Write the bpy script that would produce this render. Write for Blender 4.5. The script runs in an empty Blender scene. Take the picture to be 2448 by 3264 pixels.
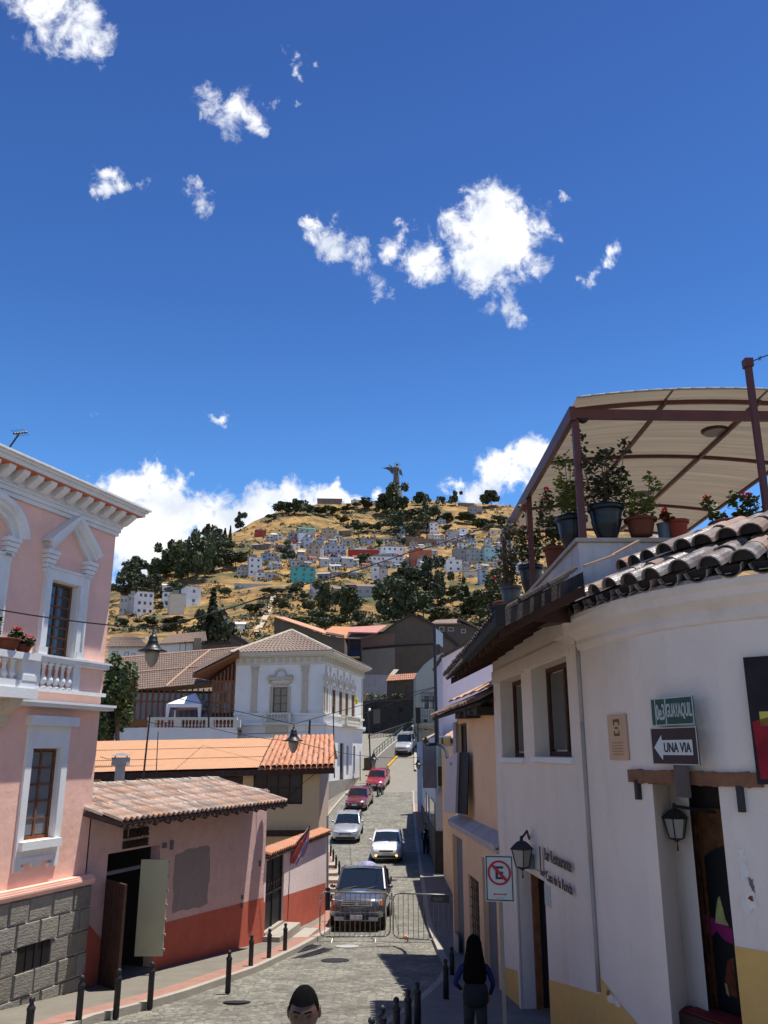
import bpy, math, random
from math import sin, cos, tan, radians, pi, sqrt, atan2
from mathutils import Vector, Matrix, noise
random.seed(7)
S = bpy.context.scene
COL = S.collection
FPX, PIT, CX, CY = 2675.0, radians(15.9), 1224.0, 1632.0
cam_d = bpy.data.cameras.new('camera'); cam = bpy.data.objects.new('camera', cam_d); COL.objects.link(cam)
cam_d.sensor_fit = 'VERTICAL'; cam_d.sensor_height = 36; cam_d.lens = FPX/3264*36
cam_d.clip_start = 0.05; cam_d.clip_end = 6000
cam.rotation_euler = (radians(90)+PIT, 0, 0)
S.camera = cam
SUN = Vector((0.25, 0.09, 1.0)).normalized()
sd = bpy.data.lights.new('sun', 'SUN'); sd.energy = 5.0; sd.angle = radians(0.55); sd.color = (1, .95, .87)
sun = bpy.data.objects.new('sun', sd); COL.objects.link(sun)
sun.rotation_euler = SUN.to_track_quat('Z', 'Y').to_euler()
S.view_settings.view_transform = 'Standard'; S.view_settings.look = 'None'
S.view_settings.exposure = 0.45; S.view_settings.gamma = 1; S.view_settings.use_curve_mapping = False
S.cycles.max_bounces = 6; S.cycles.diffuse_bounces = 3; S.cycles.glossy_bounces = 3
S.cycles.transparent_max_bounces = 12; S.cycles.transmission_bounces = 4
S.cycles.use_denoising = True
S.cycles.sample_clamp_indirect = 6
def ray(x, y):
 u, v = x-CX, CY-y
 return Vector((u, FPX*cos(PIT)-v*sin(PIT), FPX*sin(PIT)+v*cos(PIT)))
W = bpy.data.worlds.new('World'); S.world = W; W.use_nodes = True
nt = W.node_tree; N, L = nt.nodes, nt.links
for n in list(N): N.remove(n)
def nd(tree, t, **k):
 n = tree.nodes.new(t)
 for a, b in k.items(): setattr(n, a, b)
 return n
def mth(tree, op, a, b=None, c=None, clamp=False):
 n = tree.nodes.new('ShaderNodeMath'); n.operation = op; n.use_clamp = clamp
 for i, q in enumerate((a, b, c)):
  if q is None: continue
  if isinstance(q, (int, float)): n.inputs[i].default_value = q
  else: tree.links.new(q, n.inputs[i])
 return n.outputs[0]
sky = nd(nt, 'ShaderNodeTexSky', sky_type='NISHITA'); sky.sun_disc = False
sky.sun_elevation = math.asin(SUN.z); sky.sun_rotation = atan2(SUN.x, SUN.y)
sky.altitude = 2800; sky.air_density = 1.0; sky.dust_density = 0.8; sky.ozone_density = 2.5
bgs = nd(nt, 'ShaderNodeBackground'); bgs.inputs[1].default_value = 0.076
tint = nd(nt, 'ShaderNodeMix', data_type='RGBA', blend_type='MULTIPLY'); tint.inputs[0].default_value = 1
tint.inputs[7].default_value = (0.50, 0.82, 1.22, 1)
tc = nd(nt, 'ShaderNodeTexCoord'); sep = nd(nt, 'ShaderNodeSeparateXYZ'); L.new(tc.outputs['Generated'], sep.inputs[0])
hz = nd(nt, 'ShaderNodeValToRGB'); el = hz.color_ramp.elements; el[0].position = .30; el[0].color = (.86,.90,.80,1); el[1].position = .75; el[1].color = (.50,.50,.57,1)
q_ = hz.color_ramp.elements.new(.49); q_.color = (.61,.655,.675,1)
L.new(sep.outputs[2], hz.inputs[0]); hm2 = nd(nt, 'ShaderNodeMix', data_type='RGBA', blend_type='MULTIPLY'); hm2.inputs[0].default_value = 1; hm2.clamp_result = False
L.new(sky.outputs[0], tint.inputs[6]); L.new(tint.outputs[2], hm2.inputs[6]); L.new(hz.outputs[0], hm2.inputs[7])
hs2 = nd(nt, 'ShaderNodeVectorMath', operation='SCALE'); hs2.inputs['Scale'].default_value = 2.0; L.new(hm2.outputs[2], hs2.inputs[0]); L.new(hs2.outputs[0], bgs.inputs[0])
CL = [(60,20,90,.55),(150,60,110,.7),(255,40,90,.6),(250,120,75,.8),(330,60,60,.5),(300,150,70,.7),(35,40,60,.4),(180,0,120,.7),
 (680,330,62,.9),(740,360,85,.95),(800,385,60,.9),(720,310,45,.7),(760,410,40,.6),(860,340,40,.45),(835,400,30,.5),
 (900,190,38,.5),(940,225,34,.65),(960,250,26,.6),(985,215,18,.3),(1008,225,16,.4),(940,345,22,.4),
 (350,545,42,.8),(330,600,45,.7),(385,595,45,.7),(300,610,25,.4),(465,590,28,.6),
 (620,625,45,.6),(650,660,40,.7),(645,690,28,.5),
 (990,740,55,.75),(1060,780,75,.85),(1130,800,65,.8),(1080,720,40,.4),(1200,900,50,.7),(1250,920,40,.6),(1140,850,45,.5),
 (1270,780,60,.85),(1330,820,75,.95),(1370,860,50,.7),(1250,750,30,.4),(1340,740,30,.4),
 (1480,740,110,1.1),(1560,700,120,1.2),(1620,760,130,1.25),(1550,830,120,1.2),(1680,820,80,.8),(1720,740,70,.7),(1500,640,60,.7),(1590,640,60,.8),(1740,680,40,.4),(1580,910,60,.8),(1650,880,60,.6),
 (1560,980,50,.7),(1630,975,60,.8),(1670,1005,40,.7),(1520,985,30,.4),(1790,640,26,.6),
 (1880,880,35,.5),(1920,840,38,.65),(1960,800,35,.6),(1840,890,28,.5),(1950,810,26,.6),
 (695,1330,30,.85),(715,1345,16,.5),(300,1335,18,.2),
 (400,1560,80,1.2),(480,1560,90,1.2),(540,1600,90,1.2),(440,1680,150,1.4),(330,1620,90,1.1),(600,1640,110,1.3),(700,1680,110,1.3),(520,1760,170,1.5),(650,1650,60,1),
 (780,1640,60,1.0),(860,1580,75,1.2),(900,1560,60,1.1),(950,1610,80,1.3),(1000,1610,60,1.1),(1055,1560,40,.9),(1030,1590,40,.7),(1090,1600,50,1.1),(1140,1620,50,1),(850,1680,130,1.4),(1000,1680,130,1.4),(1210,1600,40,.8),(1180,1640,50,.9),
 (1450,1555,40,.8),(1500,1570,50,1.0),(1540,1560,40,.9),(1590,1500,95,1.2),(1640,1450,75,1.2),(1700,1460,90,1.2),(1720,1520,100,1.2),(1620,1560,40,.6)]
def maxn(items):
 while len(items) > 1:
  nx = [mth(nt, 'MAXIMUM', items[i], items[i+1]) for i in range(0, len(items)-1, 2)]
  if len(items) % 2: nx.append(items[-1])
  items = nx
 return items[0]
wob = nd(nt, 'ShaderNodeTexNoise'); wob.inputs['Scale'].default_value = 22; wob.inputs['Detail'].default_value = 5; wob.inputs['Roughness'].default_value = .6
L.new(tc.outputs['Generated'], wob.inputs['Vector'])
wsub = nd(nt, 'ShaderNodeVectorMath', operation='SUBTRACT'); wsub.inputs[1].default_value = (.5, .5, .5); L.new(wob.outputs['Color'], wsub.inputs[0])
wsc = nd(nt, 'ShaderNodeVectorMath', operation='SCALE'); wsc.inputs['Scale'].default_value = .055; L.new(wsub.outputs[0], wsc.inputs[0])
wadd = nd(nt, 'ShaderNodeVectorMath', operation='ADD'); L.new(tc.outputs['Generated'], wadd.inputs[0]); L.new(wsc.outputs[0], wadd.inputs[1])
items = []
for (x, y, r, w) in CL:
 d = ray(x, y); c = d.normalized()
 rr = r/d.length*1.17
 dn = nd(nt, 'ShaderNodeVectorMath', operation='DISTANCE'); dn.inputs[1].default_value = c; L.new(wadd.outputs[0], dn.inputs[0])
 items.append(mth(nt, 'MULTIPLY_ADD', dn.outputs['Value'], -w/rr, w))
fld = maxn(items)
lf = nd(nt, 'ShaderNodeTexNoise'); lf.inputs['Scale'].default_value = 3.2; lf.inputs['Detail'].default_value = 2; L.new(tc.outputs['Generated'], lf.inputs['Vector'])
lo_ = nd(nt, 'ShaderNodeMapRange'); lo_.inputs[1].default_value = .12; lo_.inputs[2].default_value = .42; lo_.inputs[3].default_value = .62; lo_.inputs[4].default_value = -.25; L.new(sep.outputs[2], lo_.inputs[0])
out_ = nd(nt, 'ShaderNodeMapRange'); out_.inputs[1].default_value = .50; out_.inputs[2].default_value = .68; out_.inputs[3].default_value = 0; out_.inputs[4].default_value = -3; L.new(sep.outputs[1], out_.inputs[0])
rest = mth(nt, 'ADD', mth(nt, 'ADD', mth(nt, 'MULTIPLY_ADD', lf.outputs[0], 3.0, -1.5), lo_.outputs[0]), out_.outputs[0])  # clouds added outside the view to lift the ambient light
fld = mth(nt, 'MAXIMUM', fld, rest)
n1 = nd(nt, 'ShaderNodeTexNoise'); n1.inputs['Scale'].default_value = 34; n1.inputs['Detail'].default_value = 10; n1.inputs['Roughness'].default_value = .66
n1.inputs['Distortion'].default_value = .35
L.new(tc.outputs['Generated'], n1.inputs['Vector'])
nz = mth(nt, 'MULTIPLY_ADD', n1.outputs[0], 2.2, -1.26)
sm = mth(nt, 'ADD', mth(nt, 'MINIMUM', fld, .92), nz)
dens = nd(nt, 'ShaderNodeMapRange', interpolation_type='SMOOTHSTEP'); dens.inputs[1].default_value = -.02; dens.inputs[2].default_value = .68
L.new(sm, dens.inputs[0])
fmask = nd(nt, 'ShaderNodeMapRange'); fmask.inputs[1].default_value = 0; fmask.inputs[2].default_value = .12; L.new(fld, fmask.inputs[0])
den = mth(nt, 'MULTIPLY', dens.outputs[0], fmask.outputs[0], clamp=True)
n2 = nd(nt, 'ShaderNodeTexNoise'); n2.inputs['Scale'].default_value = 16; n2.inputs['Detail'].default_value = 5
L.new(tc.outputs['Generated'], n2.inputs['Vector'])
cr = nd(nt, 'ShaderNodeValToRGB'); cr.color_ramp.elements[0].position = .35; cr.color_ramp.elements[0].color = (.62, .67, .76, 1)
cr.color_ramp.elements[1].position = .62; cr.color_ramp.elements[1].color = (1.0, 1.0, 1.0, 1)
L.new(n2.outputs[0], cr.inputs[0])
bgc = nd(nt, 'ShaderNodeBackground'); bgc.inputs[1].default_value = .92; L.new(cr.outputs[0], bgc.inputs[0])
mx = nd(nt, 'ShaderNodeMixShader'); L.new(den, mx.inputs[0]); L.new(bgs.outputs[0], mx.inputs[1]); L.new(bgc.outputs[0], mx.inputs[2])
wo = nd(nt, 'ShaderNodeOutputWorld'); L.new(mx.outputs[0], wo.inputs[0])
def at(x, y, Y):
 r = ray(x, y); return r*(Y/r.y)
def atz(x, y, z):
 r = ray(x, y); return r*(z/r.z)
GP = [(-60,-1.0),(-5,-1.5),(0,-1.62),(5,-2.95),(9,-3.6),(13,-4.15),(18,-4.62),(23,-5.05),(28,-5.5),(32,-5.82),(40,-5.95),(52,-5.95),(58,-5.6),(63,-4.9),(70,-3.95),
      (78,-3.2),(84,-1.9),(90,-.4),(96,.9),(104,2.1),(112,3.1),(150,10),(190,18.5),(230,27)]
def gz(Y):
 if Y <= GP[0][0]: return GP[0][1]
 for (a, za), (b, zb) in zip(GP, GP[1:]):
  if Y <= b:
   return za+(zb-za)*(Y-a)/(b-a)
 return GP[-1][1]
_gz = gz
def gz(Y): return (_gz(Y-1.5)+2*_gz(Y)+_gz(Y+1.5))/4
def ong(x, y, lift=0):
 r = ray(x, y); k = r.z/r.y
 lo, hi = 1.0, 140.0
 a = lo
 while a < hi:
  if gz(a)+lift >= k*a: break
  a += .05
 return Vector((r.x/r.y*a, a, gz(a)))
MATS = {}
ALB = dict(pink_plaster=(1.14,1.17,1.12), mauve_plaster=(1.5,1.5,1.42), pale_mauve_plaster=(1.15,1.35,1.22), right_wall_plaster=(1.56,1.63,1.64), ochre_band_paint=(1.45,1.35,1.1), peach_plaster=(1.35,1.35,1.15),
 orange_sheet=.56, orange_tile=.58, pavement_concrete=.40, worn_concrete_road=.42, pale_concrete=.6, raw_adobe=.62, taupe_render=.8, dark_retaining_stone=.6, brown_tile=.75, old_clay_tile=.72, bare_ground=.6, mansion_tile=.75,
 red_kerb_paint=.55, yellow_kerb_paint=.6, plinth_stone=(.82,.86,.84), bluish_white_plaster=(1.1,1.05,.95), cream_plaster=(.95,.95,.9), faded_white_green=.75, terrace_tile=.7, glazed_grey_tile=.8, faded_clay_tile=.8, pink_roof=.7, tent_cloth=.95, metal_sheet=.7,
 curved_cornice_plaster=1.15, barrier_steel=.7, terracotta=.6, glazed_teal_pot=.6, red_terracotta=.7, lamp_green_black=.6, mortar=1.1)
def mat(name, col, rough=.85, var=.12, scale=3.0, bump=.15, bscale=25, metal=0.0, spec=.35, rnd=0.0, stain=0.0, stcol=(.12,.10,.08), col2=None, mixscale=None, streak=0, emit=None, alpha=None, trans=0, coat=0, stlo=.52):
 if name in MATS: return MATS[name]
 k_ = ALB.get(name, .8 if name.startswith('hillroof') else 1.0)
 k_ = k_ if isinstance(k_, tuple) else (k_,)*3
 col = tuple(c*q for c, q in zip(col, k_)); col2 = tuple(c*q for c, q in zip(col2, k_)) if col2 else None; stcol = tuple(c*q for c, q in zip(stcol, k_))
 m = bpy.data.materials.new(name); m.use_nodes = True; t = m.node_tree; b = t.nodes['Principled BSDF']
 MATS[name] = m
 c4 = (*col, 1)
 b.inputs['Roughness'].default_value = rough; b.inputs['Metallic'].default_value = metal
 b.inputs['Specular IOR Level'].default_value = spec
 if coat: b.inputs['Coat Weight'].default_value = coat; b.inputs['Coat Roughness'].default_value = .04
 if trans: b.inputs['Transmission Weight'].default_value = trans
 if emit: b.inputs['Emission Color'].default_value = (*emit[0], 1); b.inputs['Emission Strength'].default_value = emit[1]
 co = nd(t, 'ShaderNodeTexCoord').outputs['Object']
 out = None
 if var or col2:
  n = nd(t, 'ShaderNodeTexNoise'); n.inputs['Scale'].default_value = scale; n.inputs['Detail'].default_value = 6; n.inputs['Roughness'].default_value = .65
  t.links.new(co, n.inputs['Vector'])
  r = nd(t, 'ShaderNodeValToRGB'); r.color_ramp.elements[0].position = .3; r.color_ramp.elements[1].position = .7
  if col2: r.color_ramp.elements[0].color = c4; r.color_ramp.elements[1].color = (*col2, 1)
  else:
   r.color_ramp.elements[0].color = (*[c*(1-var) for c in col], 1); r.color_ramp.elements[1].color = (*[min(1, c*(1+var)) for c in col], 1)
  t.links.new(n.outputs[0], r.inputs[0]); out = r.outputs[0]
 if stain:
  mp = nd(t, 'ShaderNodeMapping'); mp.inputs['Scale'].default_value = (1, 1, .22 if streak else 1); t.links.new(co, mp.inputs[0])
  n = nd(t, 'ShaderNodeTexNoise'); n.inputs['Scale'].default_value = mixscale or 1.3; n.inputs['Detail'].default_value = 8; n.inputs['Roughness'].default_value = .72
  t.links.new(mp.outputs[0], n.inputs['Vector'])
  k = nd(t, 'ShaderNodeMapRange'); k.inputs[1].default_value = stlo; k.inputs[2].default_value = .75; k.inputs[4].default_value = stain
  t.links.new(n.outputs[0], k.inputs[0])
  x = nd(t, 'ShaderNodeMix', data_type='RGBA'); x.inputs[7].default_value = (*stcol, 1)
  if out: t.links.new(out, x.inputs[6])
  else: x.inputs[6].default_value = c4
  t.links.new(k.outputs[0], x.inputs[0]); out = x.outputs[2]
 if rnd:
  oi = nd(t, 'ShaderNodeObjectInfo')
  h = nd(t, 'ShaderNodeHueSaturation')
  mr = nd(t, 'ShaderNodeMapRange'); mr.inputs[3].default_value = 1-rnd; mr.inputs[4].default_value = 1+rnd*.8
  t.links.new(oi.outputs['Random'], mr.inputs[0]); t.links.new(mr.outputs[0], h.inputs['Value'])
  m2 = nd(t, 'ShaderNodeMath', operation='FRACT'); m3 = nd(t, 'ShaderNodeMath', operation='MULTIPLY'); m3.inputs[1].default_value = 7.31
  t.links.new(oi.outputs['Random'], m3.inputs[0]); t.links.new(m3.outputs[0], m2.inputs[0])
  mr2 = nd(t, 'ShaderNodeMapRange'); mr2.inputs[3].default_value = 1-rnd*1.1; mr2.inputs[4].default_value = 1+rnd*.5
  t.links.new(m2.outputs[0], mr2.inputs[0]); t.links.new(mr2.outputs[0], h.inputs['Saturation'])
  if out: t.links.new(out, h.inputs['Color'])
  else: h.inputs['Color'].default_value = c4
  out = h.outputs[0]
 if out: t.links.new(out, b.inputs['Base Color'])
 else: b.inputs['Base Color'].default_value = c4
 if bump:
  n = nd(t, 'ShaderNodeTexNoise'); n.inputs['Scale'].default_value = bscale; n.inputs['Detail'].default_value = 5
  t.links.new(co, n.inputs['Vector'])
  bp = nd(t, 'ShaderNodeBump'); bp.inputs['Strength'].default_value = bump; bp.inputs['Distance'].default_value = .02
  t.links.new(n.outputs[0], bp.inputs['Height']); t.links.new(bp.outputs[0], b.inputs['Normal'])
 return m
MW = {}
class MB:
 def __init__(s, M=None): s.v = []; s.f = []; s.mi = []; s.M = M; s.cur = 0; s.sm = []; s.smooth = False
 def add(s, vs, fs, M=None):
  M = M if M is not None else s.M
  b = len(s.v)
  for p in vs:
   p = Vector(p)
   s.v.append(M @ p if M is not None else p)
  for f in fs: s.f.append([b+i for i in f]); s.mi.append(s.cur); s.sm.append(s.smooth)
  return s
 def box(s, x0, x1, y0, y1, z0, z1, M=None, top=1.0):
  cx, cy = (x0+x1)/2, (y0+y1)/2
  t = lambda x, c: c+(x-c)*top
  vs = [(x0,y0,z0),(x1,y0,z0),(x1,y1,z0),(x0,y1,z0),(t(x0,cx),t(y0,cy),z1),(t(x1,cx),t(y0,cy),z1),(t(x1,cx),t(y1,cy),z1),(t(x0,cx),t(y1,cy),z1)]
  return s.add(vs, [(0,3,2,1),(4,5,6,7),(0,1,5,4),(1,2,6,5),(2,3,7,6),(3,0,4,7)], M)
 def hexa(s, b4, t4, M=None):
  return s.add(list(b4)+list(t4), [(0,3,2,1),(4,5,6,7),(0,1,5,4),(1,2,6,5),(2,3,7,6),(3,0,4,7)], M)
 def quad(s, a, b, c, d, M=None): return s.add([a, b, c, d], [(0,1,2,3)], M)
 def slab(s, pts, off, M=None):
  n = len(pts); off = Vector(off)
  vs = [Vector(p) for p in pts]+[Vector(p)+off for p in pts]
  fs = [tuple(range(n)), tuple(range(2*n-1, n-1, -1))]+[(i, n+i, n+(i+1) % n, (i+1) % n) for i in range(n)]
  return s.add(vs, fs, M)
 def cyl(s, p0, p1, r0, r1=None, n=8, caps=True, M=None):
  r1 = r0 if r1 is None else r1
  p0, p1 = Vector(p0), Vector(p1); d = (p1-p0)
  if d.length < 1e-6: return s
  q = d.to_track_quat('Z', 'Y')
  vs = []
  for p, r in ((p0, r0), (p1, r1)):
   for i in range(n):
    a = 2*pi*i/n; vs.append(p+q @ Vector((cos(a)*r, sin(a)*r, 0)))
  fs = [(i, (i+1) % n, n+(i+1) % n, n+i) for i in range(n)]
  if caps: fs += [tuple(range(n-1, -1, -1)), tuple(range(n, 2*n))]
  return s.add(vs, fs, M)
 def tube(s, pts, r, n=6, M=None):
  for a, b in zip(pts, pts[1:]): s.cyl(a, b, r, r, n, True, M)
  return s
 def lathe(s, prof, c=(0,0,0), n=12, M=None, sx=1, sy=1, ph=0):
  c = Vector(c); vs = []
  for r, z in prof:
   for i in range(n):
    a = 2*pi*i/n+ph; vs.append(c+Vector((cos(a)*r*sx, sin(a)*r*sy, z)))
  fs = []
  for k in range(len(prof)-1):
   for i in range(n): fs.append((k*n+i, k*n+(i+1) % n, (k+1)*n+(i+1) % n, (k+1)*n+i))
  fs.append(tuple(range(n-1, -1, -1))); fs.append(tuple(range((len(prof)-1)*n, len(prof)*n)))
  return s.add(vs, fs, M)
 def ball(s, c, r, n=8, k=5, M=None, sx=1, sy=1, sz=1):
  pr = [(max(1e-3, r*sin(pi*i/k)), -r*sz*cos(pi*i/k)) for i in range(k+1)]
  return s.lathe(pr, c, n, M, sx, sy)
 def mesh(s, name, mats, origin=None):
  me = bpy.data.meshes.new(name)
  vs = s.v
  if origin is not None: vs = [origin @ p for p in vs]
  me.from_pydata([tuple(p) for p in vs], [], s.f)
  mats = mats if isinstance(mats, (list, tuple)) else [mats]
  for m in mats: me.materials.append(m)
  if any(s.mi): me.polygons.foreach_set('material_index', s.mi)
  if any(s.sm): me.polygons.foreach_set('use_smooth', s.sm)
  me.update(); return me
 def build(s, name, mats, parent=None, **tags):
  inv = MW[parent.name].inverted() if parent else None
  me = s.mesh(name, mats, inv)
  o = bpy.data.objects.new(name, me); COL.objects.link(o)
  if parent: o.parent = parent; MW[o.name] = MW[parent.name].copy()
  else: MW[o.name] = Matrix.Identity(4)
  for k, v in tags.items(): o[k] = v
  return o
 def top(s, name, mats, label=None, cat=None, group=None, kind=None, loc=None):
  if loc is None and s.v:
   xs = [p.x for p in s.v]; ys = [p.y for p in s.v]; zs = [p.z for p in s.v]
   loc = ((min(xs)+max(xs))/2, (min(ys)+max(ys))/2, min(zs))
  T = Matrix.Translation(loc)
  me = s.mesh(name, mats, T.inverted())
  o = bpy.data.objects.new(name, me); COL.objects.link(o); o.matrix_world = T; o.location = loc
  MW[o.name] = T
  tag(o, label, cat, group, kind); return o
def tag(o, label=None, cat=None, group=None, kind=None):
 if label: o['label'] = label
 if cat: o['category'] = cat
 if group: o['group'] = group
 if kind: o['kind'] = kind
 return o
def thing(name, label, cat, loc=(0,0,0), rz=0, group=None, kind=None):
 o = bpy.data.objects.new(name, None); COL.objects.link(o); o.empty_display_size = .2
 o.location = loc; o.rotation_euler = (0, 0, rz)
 MW[o.name] = Matrix.Translation(loc) @ Matrix.Rotation(rz, 4, 'Z')
 return tag(o, label, cat, group, kind)
def inst(name, me, parent, M, **tags):
 o = bpy.data.objects.new(name, me); COL.objects.link(o)
 if parent:
  o.parent = parent; o.matrix_local = MW[parent.name].inverted() @ M
 else: o.matrix_world = M
 MW[o.name] = M
 for k, v in tags.items(): o[k] = v
 return o
def copy_tree(o, M=None, label=None, group=None, parent=None):
 c = o.copy(); COL.objects.link(c)
 if parent: c.parent = parent
 if M is not None:
  c.matrix_world = M; l, r, s_ = M.decompose(); c.location = l; c.rotation_euler = r.to_euler(); c.scale = s_
 if label: c['label'] = label
 if group: c['group'] = group
 for ch in [k for k in KIDS.get(o.name, [])]:
  copy_tree(ch, parent=c)
 return c
KIDS = {}
def index_kids(root):
 todo = [root]
 allo = list(COL.objects)
 by = {}
 for k in allo:
  if k.parent: by.setdefault(k.parent.name, []).append(k)
 while todo:
  p = todo.pop(); KIDS[p.name] = by.get(p.name, []); todo += KIDS[p.name]
def TR(x, y, z, rz=0, sc=1):
 return Matrix.Translation((x, y, z)) @ Matrix.Rotation(rz, 4, 'Z') @ Matrix.Scale(sc, 4)
def text_mesh(name, txt, size, ext, m, font_bold=False, align='CENTER', shear=0, sx=1):
 c = bpy.data.curves.new(name, 'FONT'); c.body = txt; c.size = size; c.extrude = ext; c.align_x = align; c.align_y = 'CENTER'; c.shear = shear
 c.resolution_u = 3
 if font_bold: c.offset = size*.018
 o = bpy.data.objects.new(name, c); COL.objects.link(o)
 dg = bpy.context.evaluated_depsgraph_get(); me = bpy.data.meshes.new_from_object(o.evaluated_get(dg))
 me.materials.clear(); me.materials.append(m)
 bpy.data.objects.remove(o); bpy.data.curves.remove(c)
 if sx != 1: me.transform(Matrix.Diagonal((sx, 1, 1, 1)))
 return me
class Wall:
 """vertical wall plane from A to B (left to right as seen); local x = along, y = inward, z = world height"""
 def __init__(w, A, B):
  A, B = Vector((A[0], A[1])), Vector((B[0], B[1])); w.A = A; d = (B-A); w.len = d.length; w.d = d.normalized()
  w.n = Vector((w.d.y, -w.d.x))
  w.M = Matrix(((w.d.x, -w.n.x, 0, A.x), (w.d.y, -w.n.y, 0, A.y), (0, 0, 1, 0), (0, 0, 0, 1)))
  w.rz = atan2(w.d.y, w.d.x)
 def px(w, x, y, o=0):
  r = ray(x, y); den = r.x*w.n.x+r.y*w.n.y; t = (w.A.x*w.n.x+w.A.y*w.n.y+o)/den
  p = r*t; return ((p.x-w.A.x)*w.d.x+(p.y-w.A.y)*w.d.y, p.z)
 def P(w, s, z, o=0): return w.M @ Vector((s, -o, z))
 def rect(w, x0, y0, x1, y1):
  a = w.px(x0, y0); b = w.px(x1, y1); return a[0], b[0], b[1], a[1]   # s0,s1,z0,z1
def face_M(w, s, z, o=0.0):
 p = w.P(s, z, o)
 return Matrix(((w.d.x, 0, w.n.x, p.x), (w.d.y, 0, w.n.y, p.y), (0, 1, 0, p.z), (0, 0, 0, 1)))
def holed(mb, M, s0, s1, z0, z1, holes, th=.3, y0=0, rev=None):
 """wall sheet with rectangular openings (s0,s1,z0,z1) and reveals of depth th"""
 ss = sorted({s0, s1, *[min(max(h[i], s0), s1) for h in holes for i in (0, 1)]}); zs = sorted({z0, z1, *[min(max(h[i], z0), z1) for h in holes for i in (2, 3)]})
 for a, b in zip(ss, ss[1:]):
  for c, d in zip(zs, zs[1:]):
   if b-a < 1e-5 or d-c < 1e-5: continue
   mx_, mz_ = (a+b)/2, (c+d)/2
   if any(h[0] < mx_ < h[1] and h[2] < mz_ < h[3] for h in holes): continue
   mb.quad((a, y0, c), (b, y0, c), (b, y0, d), (a, y0, d), M)
 for h in holes:
  a, b, c, d = h[:4]; t = y0+(rev if rev else th)
  mb.quad((a, y0, c), (a, t, c), (a, t, d), (a, y0, d), M); mb.quad((b, y0, c), (b, y0, d), (b, t, d), (b, t, c), M)
  mb.quad((a, y0, c), (b, y0, c), (b, t, c), (a, t, c), M); mb.quad((a, y0, d), (a, t, d), (b, t, d), (b, y0, d), M)
# materials used in many places
M_pink = mat('pink_plaster', (.72,.43,.36), var=.08, scale=1.6, bump=.45, bscale=7, stain=.4, stcol=(.52,.27,.21), mixscale=1.4)
M_pinkside = M_pink
M_white = mat('white_trim', (.70,.71,.71), var=.06, scale=2, bump=.15, stain=.22, stcol=(.33,.31,.28), mixscale=2.5, streak=1)
M_redpaint = mat('red_trim_paint', (.55,.16,.07), bump=.1)
M_mauve = mat('mauve_plaster', (.40,.265,.255), var=.1, scale=3, bump=.6, bscale=14, stain=.35, stcol=(.25,.20,.19), mixscale=1.1)
M_mauve2 = mat('pale_mauve_plaster', (.66,.47,.50), var=.06, scale=3, bump=.4, bscale=14, stain=.2, stcol=(.5,.38,.36))
M_patch = mat('bare_render', (.27,.22,.21), var=.1, scale=6, bump=.5, bscale=20)
M_redwall = mat('brick_red_paint', (.46,.105,.065), var=.12, scale=2, bump=.35, bscale=10, stain=.35, stcol=(.52,.18,.12), mixscale=1.6)
M_stone = mat('plinth_stone', (.34,.30,.25), col2=(.24,.21,.18), scale=2.3, bump=.9, bscale=10, rnd=.22, stain=.3, stcol=(.12,.1,.08), mixscale=4)
M_mortar = mat('mortar', (.40,.38,.33), bump=.4)
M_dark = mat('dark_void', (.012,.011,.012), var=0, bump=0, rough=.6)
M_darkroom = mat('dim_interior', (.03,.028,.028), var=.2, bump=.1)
M_blackmetal = mat('black_metal', (.02,.02,.024), var=.1, rough=.5, bump=.05)
M_wire = mat('wire', (.015,.013,.015), var=0, bump=0, rough=.7)
M_tile_old = mat('old_clay_tile', (.62,.40,.30), col2=(.36,.24,.18), scale=5, bump=.5, bscale=30, rnd=.38, stain=.65, stcol=(.13,.12,.10), mixscale=6, stlo=.45)
M_tile_lichen = mat('ridge_lichen', (.42,.42,.36), col2=(.25,.24,.2), scale=9, bump=.6)
M_tile_or = mat('orange_tile', (.80,.36,.19), var=.08, scale=6, bump=.2, rnd=.1, stain=.2, stcol=(.5,.22,.12), mixscale=5)
M_sheet_or = mat('orange_sheet', (.84,.45,.24), var=.05, scale=2, bump=.1, stain=.25, stcol=(.7,.3,.15), mixscale=2.5)
M_tile_br = mat('brown_tile', (.31,.21,.16), col2=(.20,.145,.115), scale=1.7, bump=.5, stain=.5, stcol=(.14,.12,.1), mixscale=2.2)
M_tile_dk = mat('blackened_tile', (.055,.042,.038), var=.3, scale=6, bump=.5, rnd=.3)
M_tile_gl = mat('glazed_grey_tile', (.34,.30,.28), col2=(.20,.15,.13), scale=5, bump=.3, bscale=30, rnd=.4, rough=.3, spec=.55, stain=.75, stcol=(.05,.045,.045), mixscale=5, stlo=.47)
M_yellow = mat('cream_plaster', (.72,.53,.31), var=.05, bump=.2, stain=.15, stcol=(.45,.33,.2))
M_yel2 = mat('beige_plaster', (.56,.44,.34), var=.06, bump=.2)
M_bluew = mat('bluish_white_plaster', (.66,.68,.72), var=.05, scale=1, bump=.15, stain=.2, stcol=(.42,.4,.38), mixscale=.7, streak=1)
M_ochre = mat('stone_coloured_trim', (.50,.44,.34), var=.1, scale=3, bump=.2)
M_wood = mat('brown_wood', (.16,.07,.035), var=.35, scale=6, bump=.4)
M_woodd = mat('dark_wood', (.06,.03,.02), var=.35, scale=6, bump=.4)
M_woodr = mat('reddish_wood', (.22,.085,.035), var=.3, scale=8, bump=.3)
M_glassd = mat('dark_glass', (.015,.02,.025), var=0, rough=.08, bump=0, spec=.8)
M_curt = mat('lace_curtain', (.16,.17,.18), var=.3, scale=20, bump=.1)
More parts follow.
